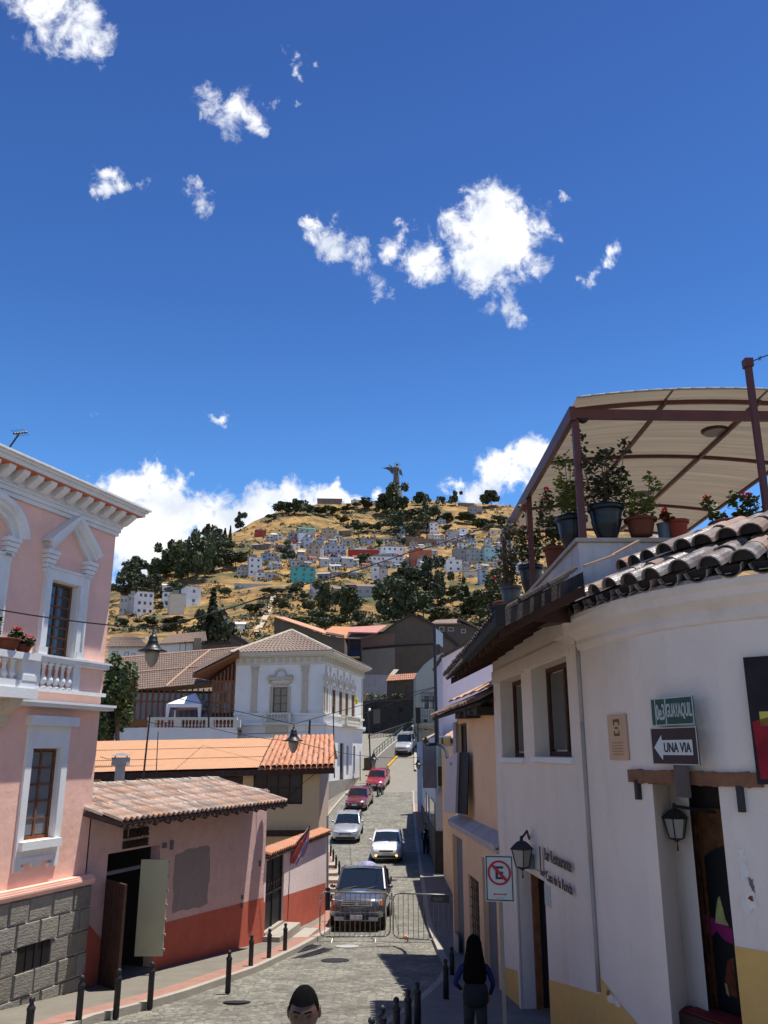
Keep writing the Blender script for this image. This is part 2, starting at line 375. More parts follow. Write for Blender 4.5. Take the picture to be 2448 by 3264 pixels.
M_rwhite = mat('right_wall_plaster', (.46,.385,.33), var=.05, scale=1.2, bump=.5, bscale=16, stain=.45, stcol=(.34,.26,.19), mixscale=1.1, streak=1)
M_rochre = mat('ochre_band_paint', (.46,.30,.11), var=.08, scale=3, bump=.3, stain=.2, stcol=(.4,.28,.12))
M_orange = mat('peach_plaster', (.56,.36,.25), var=.08, scale=1.5, bump=.3, stain=.3, stcol=(.36,.24,.17), mixscale=1.4, streak=1)
M_grey = mat('grey_render', (.34,.33,.32), var=.1, bump=.3, stain=.3)
M_greydk = mat('shutter_grey', (.15,.15,.165), var=.15, bump=.1)
M_brownw = mat('raw_adobe', (.19,.145,.105), var=.15, scale=1.1, bump=.5, bscale=12, stain=.4, stcol=(.09,.07,.055), mixscale=.5)
M_taupe = mat('taupe_render', (.30,.26,.22), var=.08, scale=.8, bump=.3, stain=.2)
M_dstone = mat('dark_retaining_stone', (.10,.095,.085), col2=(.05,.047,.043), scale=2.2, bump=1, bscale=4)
M_conc = mat('pale_concrete', (.56,.51,.43), var=.08, scale=1.4, bump=.2, stain=.25, stcol=(.3,.27,.22), mixscale=1.2)
M_lilac = mat('lilac_plaster', (.58,.54,.60), var=.04, bump=.1, stain=.15, stcol=(.4,.36,.4))
M_green = mat('green_plaster', (.30,.42,.30), var=.07, bump=.15)
M_terra = mat('terracotta', (.26,.075,.04), var=.15, bump=.1)
M_leaf = mat('leaf_green', (.075,.115,.03), col2=(.035,.065,.018), scale=3, bump=0, rough=.6, rnd=.2)
M_leafy = mat('leaf_yellowgreen', (.22,.25,.05), col2=(.10,.14,.03), scale=4, bump=0, rough=.6)
M_leafd = mat('leaf_dark', (.045,.070,.030), col2=(.08,.098,.042), scale=.35, bump=0, rough=.7, rnd=.25)
M_leafo = mat('leaf_olive', (.085,.095,.04), col2=(.05,.062,.03), scale=.5, bump=0, rough=.7, rnd=.25)
M_bark = mat('bark', (.11,.085,.065), var=.3, bump=.5)
M_petal = mat('red_petal', (.70,.02,.03), var=.1, bump=0)
M_tealpot = mat('glazed_teal_pot', (.010,.022,.028), var=.3, scale=5, rough=.3, bump=.1, spec=.35)
M_rust = mat('rust_red_steel', (.105,.032,.026), var=.2, rough=.5, bump=.1)
M_steel = mat('galvanised_steel', (.42,.42,.40), var=.1, rough=.4, metal=.7, bump=.05)
M_redstrip = mat('red_kerb_paint', (.56,.30,.23), var=.15, scale=4, bump=.3, stain=.4, stcol=(.4,.33,.27), mixscale=3)
M_yelstrip = mat('yellow_kerb_paint', (.75,.42,.04), var=.1)
def street_mat():
 m = mat('cobbled_street', (.30,.285,.25), var=.0, bump=0, rough=.8)
 t = m.node_tree; b = t.nodes['Principled BSDF']; co = nd(t, 'ShaderNodeTexCoord').outputs['Object']
 v = nd(t, 'ShaderNodeTexVoronoi', feature='DISTANCE_TO_EDGE'); v.inputs['Scale'].default_value = 6.2; v.inputs['Randomness'].default_value = .75; t.links.new(co, v.inputs['Vector'])
 v2 = nd(t, 'ShaderNodeTexVoronoi'); v2.inputs['Scale'].default_value = 6.2; v2.inputs['Randomness'].default_value = .75; t.links.new(co, v2.inputs['Vector'])
 n = nd(t, 'ShaderNodeTexNoise'); n.inputs['Scale'].default_value = .9; n.inputs['Detail'].default_value = 8; n.inputs['Roughness'].default_value = .7; t.links.new(co, n.inputs['Vector'])
 n3 = nd(t, 'ShaderNodeTexNoise'); n3.inputs['Scale'].default_value = 9; n3.inputs['Detail'].default_value = 6; t.links.new(co, n3.inputs['Vector'])
 r = nd(t, 'ShaderNodeValToRGB'); e = r.color_ramp.elements; e[0].position = .3; e[0].color = (.12,.113,.092,1); e[1].position = .68; e[1].color = (.25,.238,.195,1)
 t.links.new(n.outputs[0], r.inputs[0])
 hs = nd(t, 'ShaderNodeHueSaturation'); t.links.new(r.outputs[0], hs.inputs['Color'])
 sv = nd(t, 'ShaderNodeSeparateColor'); t.links.new(v2.outputs['Color'], sv.inputs[0])
 k = nd(t, 'ShaderNodeMapRange'); k.inputs[3].default_value = .72; k.inputs[4].default_value = 1.3; t.links.new(sv.outputs[0], k.inputs[0])
 k3 = nd(t, 'ShaderNodeMapRange'); k3.inputs[1].default_value = .35; k3.inputs[2].default_value = .6; k3.inputs[3].default_value = .78; t.links.new(n3.outputs[0], k3.inputs[0])
 mm = mth(t, 'MULTIPLY', k.outputs[0], k3.outputs[0]); t.links.new(mm, hs.inputs['Value'])
 jt = nd(t, 'ShaderNodeMapRange'); jt.inputs[1].default_value = .0; jt.inputs[2].default_value = .07; t.links.new(v.outputs['Distance'], jt.inputs[0])
 x = nd(t, 'ShaderNodeMix', data_type='RGBA'); x.inputs[6].default_value = (.115,.108,.088,1); t.links.new(jt.outputs[0], x.inputs[0]); t.links.new(hs.outputs[0], x.inputs[7])
 t.links.new(x.outputs[2], b.inputs['Base Color'])
 bp = nd(t, 'ShaderNodeBump'); bp.inputs['Strength'].default_value = .5; bp.inputs['Distance'].default_value = .03
 t.links.new(mth(t, 'ADD', jt.outputs[0], mth(t, 'MULTIPLY', n3.outputs[0], .8)), bp.inputs['Height']); t.links.new(bp.outputs[0], b.inputs['Normal'])
 return m
M_street = street_mat()
M_walk = mat('pavement_concrete', (.44,.40,.325), var=.12, scale=1.6, bump=.3, bscale=18, stain=.35, stcol=(.24,.215,.18), mixscale=2.2)
M_asph = mat('worn_concrete_road', (.50,.46,.38), var=.08, scale=1.2, bump=.2, stain=.2, stcol=(.3,.28,.24), mixscale=1.0)
M_earth = mat('bare_ground', (.20,.15,.095), var=.25, scale=.3, bump=.3)
# ground, street, pavements
mb = MB(); nx = [-320,-160,-80,-40,-22,-14,-9,9,14,22,40,80,160,320]; ys = list(range(-60, 166, 5))
g = [[(x, y, gz(y)-.25-(.0 if y < 120 else 0)) for x in nx] for y in ys]
vs = [p for row in g for p in row]; w_ = len(nx)
mb.add(vs, [(j*w_+i, j*w_+i+1, (j+1)*w_+i+1, (j+1)*w_+i) for j in range(len(ys)-1) for i in range(w_-1)])
mb.top('ground', M_earth, kind='structure', loc=(0,0,0))
LK = [(-80,3420),(150,3325),(297,3264),(470,3220),(600,3180),(821,3100),(945,3040),(1040,2985),(1085,2940),(1100,2880),(1094,2815),(1060,2730),(1036,2660),(1042,2610),(1085,2556),(1130,2500),(1185,2440),(1215,2412)]
LKW = [ong(*p) for p in LK]
def lerpY(pts, Y):
 if Y <= pts[0][1]: return pts[0][0]
 for a, b in zip(pts, pts[1:]):
  if Y <= b[1]: return a[0]+(b[0]-a[0])*(Y-a[1])/max(1e-6, b[1]-a[1])
 return pts[-1][0]
LKW.sort(key=lambda p: p.y)
lk = [(p.x, p.y) for p in LKW]
def left_kerb(Y): return lerpY([(lk[0][0]-.35*(lk[0][1]+10), -10)]+lk, Y)
LWALL = [(-16,-10),(-7.05,15.6),(-6.1,18.5),(-3.45,26.2),(-2.16,33.6),(-2.3,46),(-4.9,68.9),(-2.0,83),(-1.6,88),(.2,96)]
RK = [(-3.2,5.),(-1.5,10.5),(-.35,14.5),(.55,17.4),(1.15,19.9),(1.42,22),(1.45,30),(1.9,50),(2.25,70),(2.9,90),(3.5,112)]
def right_kerb(Y): return lerpY(RK, Y)
YS = [y*.5 for y in range(-16, 225)]
def strip(name, fa, fb, lift, m, y0, y1, kind='structure', side=None, **k):
 mb = MB(); yy = [y for y in YS if y0 <= y <= y1]
 A = [Vector((fa(y), y, gz(y)+lift)) for y in yy]; B = [Vector((fb(y), y, gz(y)+lift)) for y in yy]
 for i in range(len(yy)-1): mb.quad(A[i], B[i], B[i+1], A[i+1])
 if side:
  for Q, dz in side:
   E = A if Q == 'a' else B
   for i in range(len(yy)-1): mb.quad(E[i], E[i+1], E[i+1]-Vector((0,0,dz)), E[i]-Vector((0,0,dz)))
 return mb.top(name, m, kind=kind, loc=(0, y0, gz(y0)), **k)
strip('street', lambda y: -14, lambda y: 14, 0, M_street, -8, 76)
strip('upper_road', lambda y: -14, lambda y: 14, 0.0, M_asph, 76, 112)
lwall = lambda y: lerpY(LWALL, y)-.8
strip('left_pavement', lwall, lambda y: left_kerb(y)-.16, .13, M_walk, -8, 76)
strip('left_kerb', lambda y: left_kerb(y)-.16, left_kerb, .134, M_conc, -8, 76, side=[('b', .14)])
strip('red_kerb_strip', lambda y: left_kerb(y)-.62, lambda y: left_kerb(y)-.16, .134, M_redstrip, 12, 68)
strip('right_pavement', lambda y: right_kerb(y)+.15, lambda y: 14, .12, mat('darkened_paving', (.17,.16,.15), var=.15, scale=2, bump=.4), -8, 76)  # paving colour lowered to deepen the shade on this side
strip('right_kerb', right_kerb, lambda y: right_kerb(y)+.15, .124, M_conc, -8, 76, side=[('a', .13)])
strip('red_kerb_strip', lambda y: right_kerb(y)+.15, lambda y: right_kerb(y)+1.1, .128, M_redstrip, 60, 69)
for i, (px, py) in enumerate([(1052,2900),(1054,2870),(1055,2842),(1056,2816),(1056,2792),(1052,2768)]):
 p = ong(px, py, .13); M = TR(p.x, p.y, gz(p.y)+.13)
 mb = MB(M); mb.box(-.45,.30,0,1.1,-.1,.10+.03*i % .05)
 mb.top('pavement_step', M_conc, 'pale concrete step of the left pavement, number %s up from the pickup' % ['one','two','three','four','five','six'][i], 'step', 'pavement steps up the left side', loc=(p.x, p.y, gz(p.y)))
for (x, y, L_, w__, rz, lab) in [(945,3035,2.3,.22,-.42,'long slotted drain grate in the street, the farther of the pair'),(985,3046,2.2,.2,-.42,'long slotted drain grate in the street, the nearer of the pair')]:
 p = ong(x, y); mb = MB(TR(p.x, p.y, gz(p.y)+.006, rz) @ Matrix.Rotation(-.045, 4, 'X'))
 for i in range(16): mb.box(-w__/2, w__/2, -L_/2+i*L_/16, -L_/2+(i+.55)*L_/16, 0, .018)
 mb.box(-w__/2-.04, -w__/2, -L_/2, L_/2, 0, .02); mb.box(w__/2, w__/2+.04, -L_/2, L_/2, 0, .02)
 mb.top('drain_grate', M_blackmetal, lab, 'drain grate')
p = ong(1068, 3063); mb = MB(TR(p.x, p.y, gz(p.y)+.005) @ Matrix.Rotation(-.09, 4, 'X')); mb.lathe([(.36,0),(.36,.012),(.30,.016),(.30,.01),(.01,.012)], n=20)
mb.top('manhole_cover', M_blackmetal, 'round dark manhole cover in the middle of the street', 'manhole cover')
p = ong(1107, 3018); mb = MB(TR(p.x, p.y, gz(p.y)+.005) @ Matrix.Rotation(-.09, 4, 'X')); mb.lathe([(.34,0),(.34,.01),(.01,.01)], n=20)
mb.top('manhole_cover', M_grey, 'round grey manhole cover just in front of the crowd barrier', 'manhole cover')
p = ong(755, 3197); mb = MB(TR(p.x, p.y, gz(p.y)+.005) @ Matrix.Rotation(-.16, 4, 'X')); mb.lathe([(.26,0),(.26,.012),(.01,.012)], n=20)
mb.top('manhole_cover', M_blackmetal, 'small round manhole cover beside the near left kerb', 'manhole cover')
# the hill
SK = [(-4500,2250),(-1500,2150),(0,1960),(300,1890),(420,1860),(500,1822),(600,1772),(700,1712),(760,1690),(800,1665),(880,1628),(950,1612),(1000,1606),(1200,1600),(1260,1592),(1300,1594),(1450,1600),(1600,1606),(1750,1625),(2000,1680),(2448,1800),(4000,2080),(7000,2250)]
YSK = [(-4500,500),(0,520),(420,560),(600,620),(800,720),(1000,800),(1300,840),(1600,800),(2448,650),(7000,500)]
def lerpX(t, x):
 if x <= t[0][0]: return t[0][1]
 for a, b in zip(t, t[1:]):
  if x <= b[0]: return a[1]+(b[1]-a[1])*(x-a[0])/(b[0]-a[0])
 return t[-1][1]
def elev(y, x=CX):
 r = ray(x, y); return r.z/r.y
def hill_z(X, Y):
 r = X/Y; xp = CX+r*2600
 es = elev(lerpX(SK, xp)); ys_ = lerpX(YSK, xp); e0 = .105
 if Y <= 150: return gz(Y)-.6
 if Y <= 200: return gz(150)-.6+(21-gz(150)+.6)*(Y-150)/50
 if Y <= ys_:
  s = (Y-200)/(ys_-200); g_ = s**.82
  z = Y*(e0+(es-e0)*g_)
  amp = min(1, (Y-200)/60)*min(1, (ys_-Y)/60+.15)
 else:
  z = ys_*es-(Y-ys_)*.35; amp = .15
 nn = noise.noise(Vector((X*.012, Y*.010, 3)))*7+noise.noise(Vector((X*.035, Y*.03, 9)))*3.0+noise.noise(Vector((X*.1, Y*.08, 5)))*.9
 return z+nn*amp
def on_hill(x, y):
 k = elev(y, x); Y = 200.0; r0 = ray(x, y); rx = r0.x/r0.y
 while Y < 900:
  if hill_z(rx*Y, Y) >= k*Y: break
  Y += 3
 for _ in range(6):
  Y2 = Y-1.5
  if Y2 > 200 and hill_z(rx*Y2, Y2) >= k*Y2: Y = Y2
 return Vector((rx*Y, Y, hill_z(rx*Y, Y)))
rs = [-1.4+2.8*i/420 for i in range(421)]; yy = [140+ (i/160)**1.25*900 for i in range(161)]
mb = MB(); vs = [(r*Y, Y, hill_z(r*Y, Y)) for Y in yy for r in rs]; w_ = len(rs)
mb.smooth = True
mb.add(vs, [(j*w_+i, j*w_+i+1, (j+1)*w_+i+1, (j+1)*w_+i) for j in range(len(yy)-1) for i in range(w_-1)])
def hill_mat():
 m = mat('dry_hillside', (.4,.25,.08), var=0, bump=0); t = m.node_tree; b = t.nodes['Principled BSDF']; co = nd(t, 'ShaderNodeTexCoord').outputs['Object']
 def nz(sc, det=8, ro=.65):
  n = nd(t, 'ShaderNodeTexNoise'); n.inputs['Scale'].default_value = sc; n.inputs['Detail'].default_value = det; n.inputs['Roughness'].default_value = ro; t.links.new(co, n.inputs['Vector']); return n.outputs[0]
 r = nd(t, 'ShaderNodeValToRGB'); e = r.color_ramp.elements; e[0].position = .38; e[0].color = (.19,.10,.035,1); e[1].position = .6; e[1].color = (.42,.25,.07,1)
 t.links.new(nz(.09), r.inputs[0])
 r2 = nd(t, 'ShaderNodeValToRGB'); e = r2.color_ramp.elements; e[0].position = .47; e[0].color = (0,0,0,1); e[1].position = .60; e[1].color = (1,1,1,1)
 t.links.new(nz(.035, 9, .7), r2.inputs[0])
 r3 = nd(t, 'ShaderNodeValToRGB'); e = r3.color_ramp.elements; e[0].position = .35; e[0].color = (.045,.055,.018,1); e[1].position = .7; e[1].color = (.12,.11,.04,1)
 t.links.new(nz(.4), r3.inputs[0])
 x = nd(t, 'ShaderNodeMix', data_type='RGBA'); t.links.new(r2.outputs[0], x.inputs[0]); t.links.new(r.outputs[0], x.inputs[6]); t.links.new(r3.outputs[0], x.inputs[7])
 t.links.new(x.outputs[2], b.inputs['Base Color'])
 bp = nd(t, 'ShaderNodeBump'); bp.inputs['Strength'].default_value = .9; bp.inputs['Distance'].default_value = 2.0
 t.links.new(nz(.5), bp.inputs['Height']); t.links.new(bp.outputs[0], b.inputs['Normal'])
 return m
mb.top('hill', hill_mat(), kind='structure', loc=(0,175,0))
# shared small pieces
UNIT = {}
def unit_box(m, bev=0.0, key=None):
 k = (m.name, bev)
 if k in UNIT: return UNIT[k]
 mb = MB()
 if not bev: mb.box(0,1,0,1,0,1)
 else:
  b = bev
  mb.add([(b,0,b),(1-b,0,b),(1-b,0,1-b),(b,0,1-b),(0,.4,0),(1,.4,0),(1,.4,1),(0,.4,1),(0,1,0),(1,1,0),(1,1,1),(0,1,1)],
               [(0,1,2,3),(0,4,5,1),(1,5,6,2),(2,6,7,3),(3,7,4,0),(4,8,9,5),(5,9,10,6),(6,10,11,7),(7,11,8,4),(8,11,10,9)])
 UNIT[k] = mb.mesh('piece', m); return UNIT[k]
def piece(name, parent, M, x0, x1, y0, y1, z0, z1, m, bev=0.0, **tags):
 X = M @ Matrix.Translation((x0, y0, z0)) @ Matrix.Diagonal((x1-x0, y1-y0, z1-z0, 1))
 return inst(name, unit_box(m, bev), parent, X, **tags)
def window(W, parent, s0, s1, z0, z1, rows=4, cols=2, t=.25, mf=None, mg=None, bar=.05, fr=.06, panes=True, label=None, split=None):
 mf = mf or M_wood; mg = mg or M_glassd; M = W.M if isinstance(W, Wall) else W
 mb = MB(M); y0, y1 = t, t+.06
 mb.box(s0, s0+fr, y0, y1, z0, z1); mb.box(s1-fr, s1, y0, y1, z0, z1); mb.box(s0+fr, s1-fr, y0, y1, z0, z0+fr); mb.box(s0+fr, s1-fr, y0, y1, z1-fr, z1)
 a, b, c, d = s0+fr, s1-fr, z0+fr, z1-fr
 for i in range(1, cols):
  x = a+(b-a)*i/cols; mb.box(x-bar/2, x+bar/2, y0+.004, y1-.004, c, d)
 for j in range(1, rows):
  z = c+(d-c)*j/rows; mb.box(a, b, y0+.012, y1-.012, z-bar*.32, z+bar*.32)
 w = mb.build('window', mf, parent)
 if label: w['label'] = label
 if panes:
  for i in range(cols):
   for j in range(rows):
    x0 = a+(b-a)*i/cols; x1 = a+(b-a)*(i+1)/cols; c0 = c+(d-c)*j/rows; c1 = c+(d-c)*(j+1)/rows
    piece('pane', w, M, x0+bar/2, x1-bar/2, t+.03, t+.036, c0+bar*.32, c1-bar*.32, mg)
 return w
def flatwin(M, parent, s0, s1, z0, z1, m=None, t=.15, mf=None):
 """small far window: frame plus one pane"""
 mb = MB(M); f = min(.06, (s1-s0)*.12)
 mb.box(s0, s0+f, -.02, t, z0, z1); mb.box(s1-f, s1, -.02, t, z0, z1); mb.box(s0+f, s1-f, -.02, t, z0, z0+f); mb.box(s0+f, s1-f, -.02, t, z1-f, z1)
 w = mb.build('window', mf or M_white, parent); piece('pane', w, M, s0+f, s1-f, .02, .05, z0+f, z1-f, m or M_glassd); return w
# pink building
azp = radians(19.4); dp = Vector((sin(azp), cos(azp))); Bp = Vector((-6.1, 18.5))
WP = Wall(Bp-dp*11, Bp); LP = 11.0
pb = thing('corner_house', 'salmon pink two-storey house with white cornice and grey stone plinth', 'house', WP.P(LP/2, gz(15)), WP.rz)
zc = WP.px(392, 1719)[1]                       # under side of the cornice frieze
zbelt0 = WP.px(340, 2268)[1]; zbelt1 = WP.px(340, 2251)[1]
zpl = WP.px(291, 2797)[1]
gw0, _, _, _ = WP.rect(159, 1845, 250, 1865); sL = WP.px(150, 1950)[0]; sR = WP.px(240, 1990)[0]
zwt = WP.px(159, 1845)[1]; zsill = WP.px(208, 2113)[1]
l0 = WP.px(88, 2500)[0]; l1 = WP.px(184, 2500)[0]; lzt = WP.px(150, 2384)[1]; lzb = WP.px(110, 2676)[1]
uw = (sL, sR, zsill+.02, zwt); lw = (l0, l1, lzb, lzt)
spx = WP.px(20, 1790)[0]                       # right edge of the left window's frame
fwid = WP.px(277, 1838)[0]-WP.px(143, 1800)[0]
uw2 = (spx-fwid+.19, spx-.19, zsill+.02, zwt)
v0, v1, vz0, vz1 = WP.px(41, 3010)[0], WP.px(142, 3010)[0], WP.px(90, 3040)[1], WP.px(90, 2975)[1]
mb = MB(WP.M); holed(mb, None, 0, LP, zpl-.1, zc+.4, [uw, lw, uw2], .34)
mb.box(0, LP, .34, 4.2, zpl-.1, zc+.4)
mb.cur = 1; mb.box(0, LP, .0, 4.2, -9, zpl-.1)
mb.build('wall', [M_pink, M_mortar], pb)
mb = MB(WP.M)                                    # roof slab behind the cornice
mb.hexa([(0,-.2,zc+.58),(LP,-.2,zc+.58),(LP,4.2,zc+1.1),(0,4.2,zc+1.1)], [(0,-.2,zc+.62),(LP,-.2,zc+.62),(LP,4.2,zc+1.2),(0,4.2,zc+1.2)])
mb.build('roof', M_tile_br, pb)
for w in (uw, uw2): window(WP, pb, *w, rows=7, cols=2, t=.15, bar=.055, mg=M_glassd)
window(WP, pb, *lw, rows=5, cols=2, t=.10, bar=.05, mg=M_curt)
def frame4(mb, s0, s1, z0, z1, w, o, sides='lrtb', wt=None):
 wt = wt or w
 if 'l' in sides: mb.box(s0-w, s0, -o, .02, z0, z1+wt)
 if 'r' in sides: mb.box(s1, s1+w, -o, .02, z0, z1+wt)
 if 't' in sides: mb.box(s0, s1, -o, .02, z1, z1+wt)
 if 'b' in sides: mb.box(s0-w, s1+w, -o, .02, z0-w, z0)
for w in (uw, uw2, lw):
 mb = MB(WP.M); mb.box(w[0], w[0]+.012, .0, .16, w[2], w[3]); mb.box(w[1]-.012, w[1], .0, .16, w[2], w[3]); mb.box(w[0]+.012, w[1]-.012, 0, .16, w[3]-.012, w[3]); mb.build('window_reveal', M_white, pb)
for w in (uw, uw2):
 mb = MB(WP.M); frame4(mb, w[0], w[1], w[2], w[3], .17, .06, 'lrt', .2); frame4(mb, w[0]-.17, w[1]+.17, w[2], w[3]+.2, .04, .1, 'lrt', .05)
 mb.box(w[0]-.24, w[0]+.0, -.12, -.1, w[2], w[2]+.22); mb.box(w[1], w[1]+.24, -.12, -.1, w[2], w[2]+.22)
 mb.build('window_surround', M_white, pb)
def hood(c, zb, hw, peaked, ho):
 mb = MB(WP.M); th = .27
 if peaked: path = [(-hw, zb), (-hw*.72, zb+.17), (0, zb+.62), (hw*.72, zb+.17), (hw, zb)]
 else: path = [(-hw*cos(a), zb+.75*hw*sin(a)) for a in [pi*i/12 for i in range(13)]]
 for lay, (o, ex, sh) in enumerate([(.10, 0, 0), (.19, 0, .10), (.26, .02, .19)]):
  inner = []; outer = []
  n = len(path)
  for i, (x, z) in enumerate(path):
   a = path[max(0, i-1)]; b = path[min(n-1, i+1)]; tx, tz = b[0]-a[0], b[1]-a[1]; l_ = sqrt(tx*tx+tz*tz); nx_, nz_ = -tz/l_, tx/l_
   if nz_ < 0: nx_, nz_ = -nx_, -nz_
   inner.append((c+x+nx_*(sh), z+nz_*sh)); outer.append((c+x+nx_*(th+ex), z+nz_*(th+ex)))
  for i in range(n-1):
   q = [inner[i], inner[i+1], outer[i+1], outer[i]]
   mb.slab([(x, -o-lay*.001, z) for x, z in q], (0, o, 0))
 for sg in (-1, 1):                              # stepped consoles under both ends
  x = c+sg*hw
  for k in range(5):
   w_ = .12-.018*k; mb.box(x-w_-.05, x+w_+.05, -.19+.03*k, 0, zb-.09*(k+1)+.03, zb-.09*k+.02)
 mb.build('window_hood', M_white, pb)
cu = (uw[0]+uw[1])/2; hz0 = WP.px(165, 1755)[1]
hood(cu, hz0-.05, .60, True, .2); hood((uw2[0]+uw2[1])/2, hz0-.05, .62, False, .2)
mb = MB(WP.M)
KC = .70
def lay(o, z0, z1, m=0):
 mb.cur = m; mb.box(-.0, LP+o*.5, -o, .02, z0, z1)
lay(.06, zc, zc+0.082); lay(.10, zc+0.082, zc+0.172); lay(.13, zc+0.172, zc+0.213)
lay(.15, zc+0.213, zc+0.459, 0)
mb.cur = 1; mb.box(0, LP+.25, -.50, .02, zc+0.459, zc+0.476); mb.cur = 0
mb.box(0, LP+.30, -.54, .02, zc+0.476, zc+0.558); mb.box(0, LP+.33, -.60, .02, zc+0.558, zc+0.607); mb.box(0, LP+.37, -.66, .02, zc+0.607, zc+0.648)
mb.build('cornice', [M_white, M_redpaint], pb)
nmod = 28
for i in range(nmod):
 s = LP+.12-i*.375
 mm = MB(WP.M); mm.slab([(s-.2, -.15, zc+0.230), (s-.2, -.22, zc+0.238), (s-.2, -.44, zc+0.385), (s-.2, -.46, zc+0.457), (s-.2, -.15, zc+0.457)], (.17, 0, 0))
 mm.build('modillion', M_white, pb)
mb = MB(WP.M); mb.box(0, LP+.13, -.26, .02, zbelt0, zbelt1-.05); mb.box(0, LP+.16, -.30, .02, zbelt1-.05, zbelt1)
mb.build('floor_band', M_white, pb)
zs1 = WP.px(340, 2124)[1]; zl1 = WP.px(330, 2212)[1]; sb0 = WP.px(121, 2150)[0]; sb1 = WP.px(222, 2170)[0]
mb = MB(WP.M); mb.box(sb0-.35, LP+.03, -.13, .02, zs1-.09, zs1); mb.box(sb0-.35, LP+.05, -.17, .02, zs1, zs1+.04); mb.build('sill_band', M_white, pb)
mb = MB(WP.M); mb.box(sb0-.35, LP+.03, -.10, .02, zl1-.07, zl1); mb.build('lower_band', M_white, pb)
mb = MB(WP.M); mb.box(sb0, sb1, -.012, .02, zl1, zs1-.09); mb.build('panel_back', M_redpaint, pb)
def baluster_prof(h, r): return [(r*.9,0),(r*.9,.06*h),(r*.5,.09*h),(r*.62,.16*h),(r*1.0,.26*h),(r*.9,.36*h),(r*.45,.52*h),(r*.38,.66*h),(r*.6,.8*h),(r*.5,.86*h),(r*.85,.9*h),(r*.85,h)]
hb = zs1-.09-zl1
bal = MB(); bal.smooth = True; bal.lathe(baluster_prof(hb, .085), n=10); bal_me = bal.mesh('baluster', M_white)
for i in range(5): inst('baluster', bal_me, pb, WP.M @ Matrix.Translation((sb0+.10+i*(sb1-sb0-.16)/4.2, -.03, zl1)))
for a, b in ((sb0-.2, sb0), (sb1+.03, sb1+.25)): piece('white_block', pb, WP.M, a, b, -.05, .0, zl1, zs1-.09, M_white)
mb = MB(WP.M); f = .17
mb.box(lw[0]-f, lw[0], -.05, .02, lw[2]-.45, lw[3]); mb.box(lw[1], lw[1]+f, -.05, .02, lw[2]-.45, lw[3]); mb.box(lw[0]-f, lw[1]+f, -.05, .02, lw[3], lw[3]+.42)
mb.box(lw[0], lw[1], -.03, .02, lw[2]-.3, lw[2]-.1)
mb.box(lw[0]-f, lw[0]+.1, -.05, .02, lw[2]-.52, lw[2]-.45); mb.box(lw[1]-.1, lw[1]+f, -.05, .02, lw[2]-.52, lw[2]-.45)
mb.box(lw[0], lw[1], -.045, .02, lw[2]-.40, lw[2]-.3); mb.box((lw[0]+lw[1])/2-.13, (lw[0]+lw[1])/2+.13, -.045, .02, lw[2]-.48, lw[2]-.40)
mb.box(lw[0]-f-.06, lw[1]+f+.1, -.17, .02, lw[3]+.42, lw[3]+.6)
mb.box(lw[0]-.12, lw[1]+.12, -.14, .02, lw[2]-.16, lw[2]-.01)
mb.build('window_surround', M_white, pb)
mb = MB(WP.M)
for k in range(5):
 a = pi*k/8; mb.box(0, LP+.12-.012*k, -.20+.022*abs(k-2), .02, zpl-.09+.036*k, zpl-.054+.036*k)
mb.build('plinth_moulding', M_pink, pb)
rr = random.Random(3); z = zpl-.1; row = 0; n_st = 0; HR = .41; k_v = round((zpl-.1-vz1)/HR); vz1 = zpl-.1-k_v*HR; vz0 = vz1-HR
while z > gz(12)-1.2 and row < 12:
 h = HR; z0 = z-h; s = LP+.08; first = True
 while s > LP-6.2:
  w_ = rr.uniform(.5, .72) if not (first and row % 2) else .30
  a = s-w_; first = False
  ov = (a < v1 and s > v0 and z0 < vz1-.03 and z > vz0+.03)
  if not ov and z > gz(WP.P(a, 0).y)-.1:
   piece('stone', pb, WP.M, a+.012, s-.012, -.135-rr.uniform(0, .03), .0, z0+.014, z-.014, M_stone, .035); n_st += 1
  elif ov:
   if a < v0: piece('stone', pb, WP.M, a+.012, v0-.01, -.14, 0, z0+.014, z-.014, M_stone, .035)
   if s > v1: piece('stone', pb, WP.M, v1+.01, s-.012, -.14, 0, z0+.014, z-.014, M_stone, .035)
  s = a
 z = z0; row += 1
mb = MB(WP.M); mb.box(v0, v1, -.13, .05, vz0, vz1)
for i in range(1, 4): mb.box(v0+(v1-v0)*i/4-.008, v0+(v1-v0)*i/4+.008, -.15, -.13, vz0, vz1)
mb.build('vent', M_dark, pb)
mb = MB(WP.M); mb.box(LP-6.2, LP+.07, -.105, .0, -9, zpl-.1); mb.build('plinth_mortar', M_mortar, pb)
BO = .62
s1b = WP.px(119, 2225, BO)[0]; bs0 = s1b-2.6
mb = MB(WP.M); zf = zbelt1+.0
mb.box(bs0, s1b, -BO, .02, zf-.02, zf+.16); mb.box(bs0+.04, s1b-.04, -BO+.05, .02, zf+.16, zf+.3); mb.build('balcony_slab', M_white, pb)
zr = WP.px(60, 2076, BO)[1]-.12
mb = MB(WP.M)
for s in (bs0+.05, s1b-.36): mb.box(s, s+.30, -BO+.06, -BO+.32, zf+.3, zr); mb.box(s-.03, s+.33, -BO+.04, -BO+.34, zf+.3, zf+.4)
mb.box(bs0, s1b+.0, -BO+.01, -BO+.36, zr, zr+.12); mb.box(s1b-.33, s1b-.05, -BO+.36, 0, zr, zr+.12); mb.box(s1b-.3, s1b-.08, -BO+.32, 0, zf+.3, zf+.36)
mb.build('balcony_rail', M_white, pb)
bb = MB(); bb.smooth = True; bb.lathe(baluster_prof(zr-zf-.3, .085), n=10); bb_me = bb.mesh('baluster', M_white)
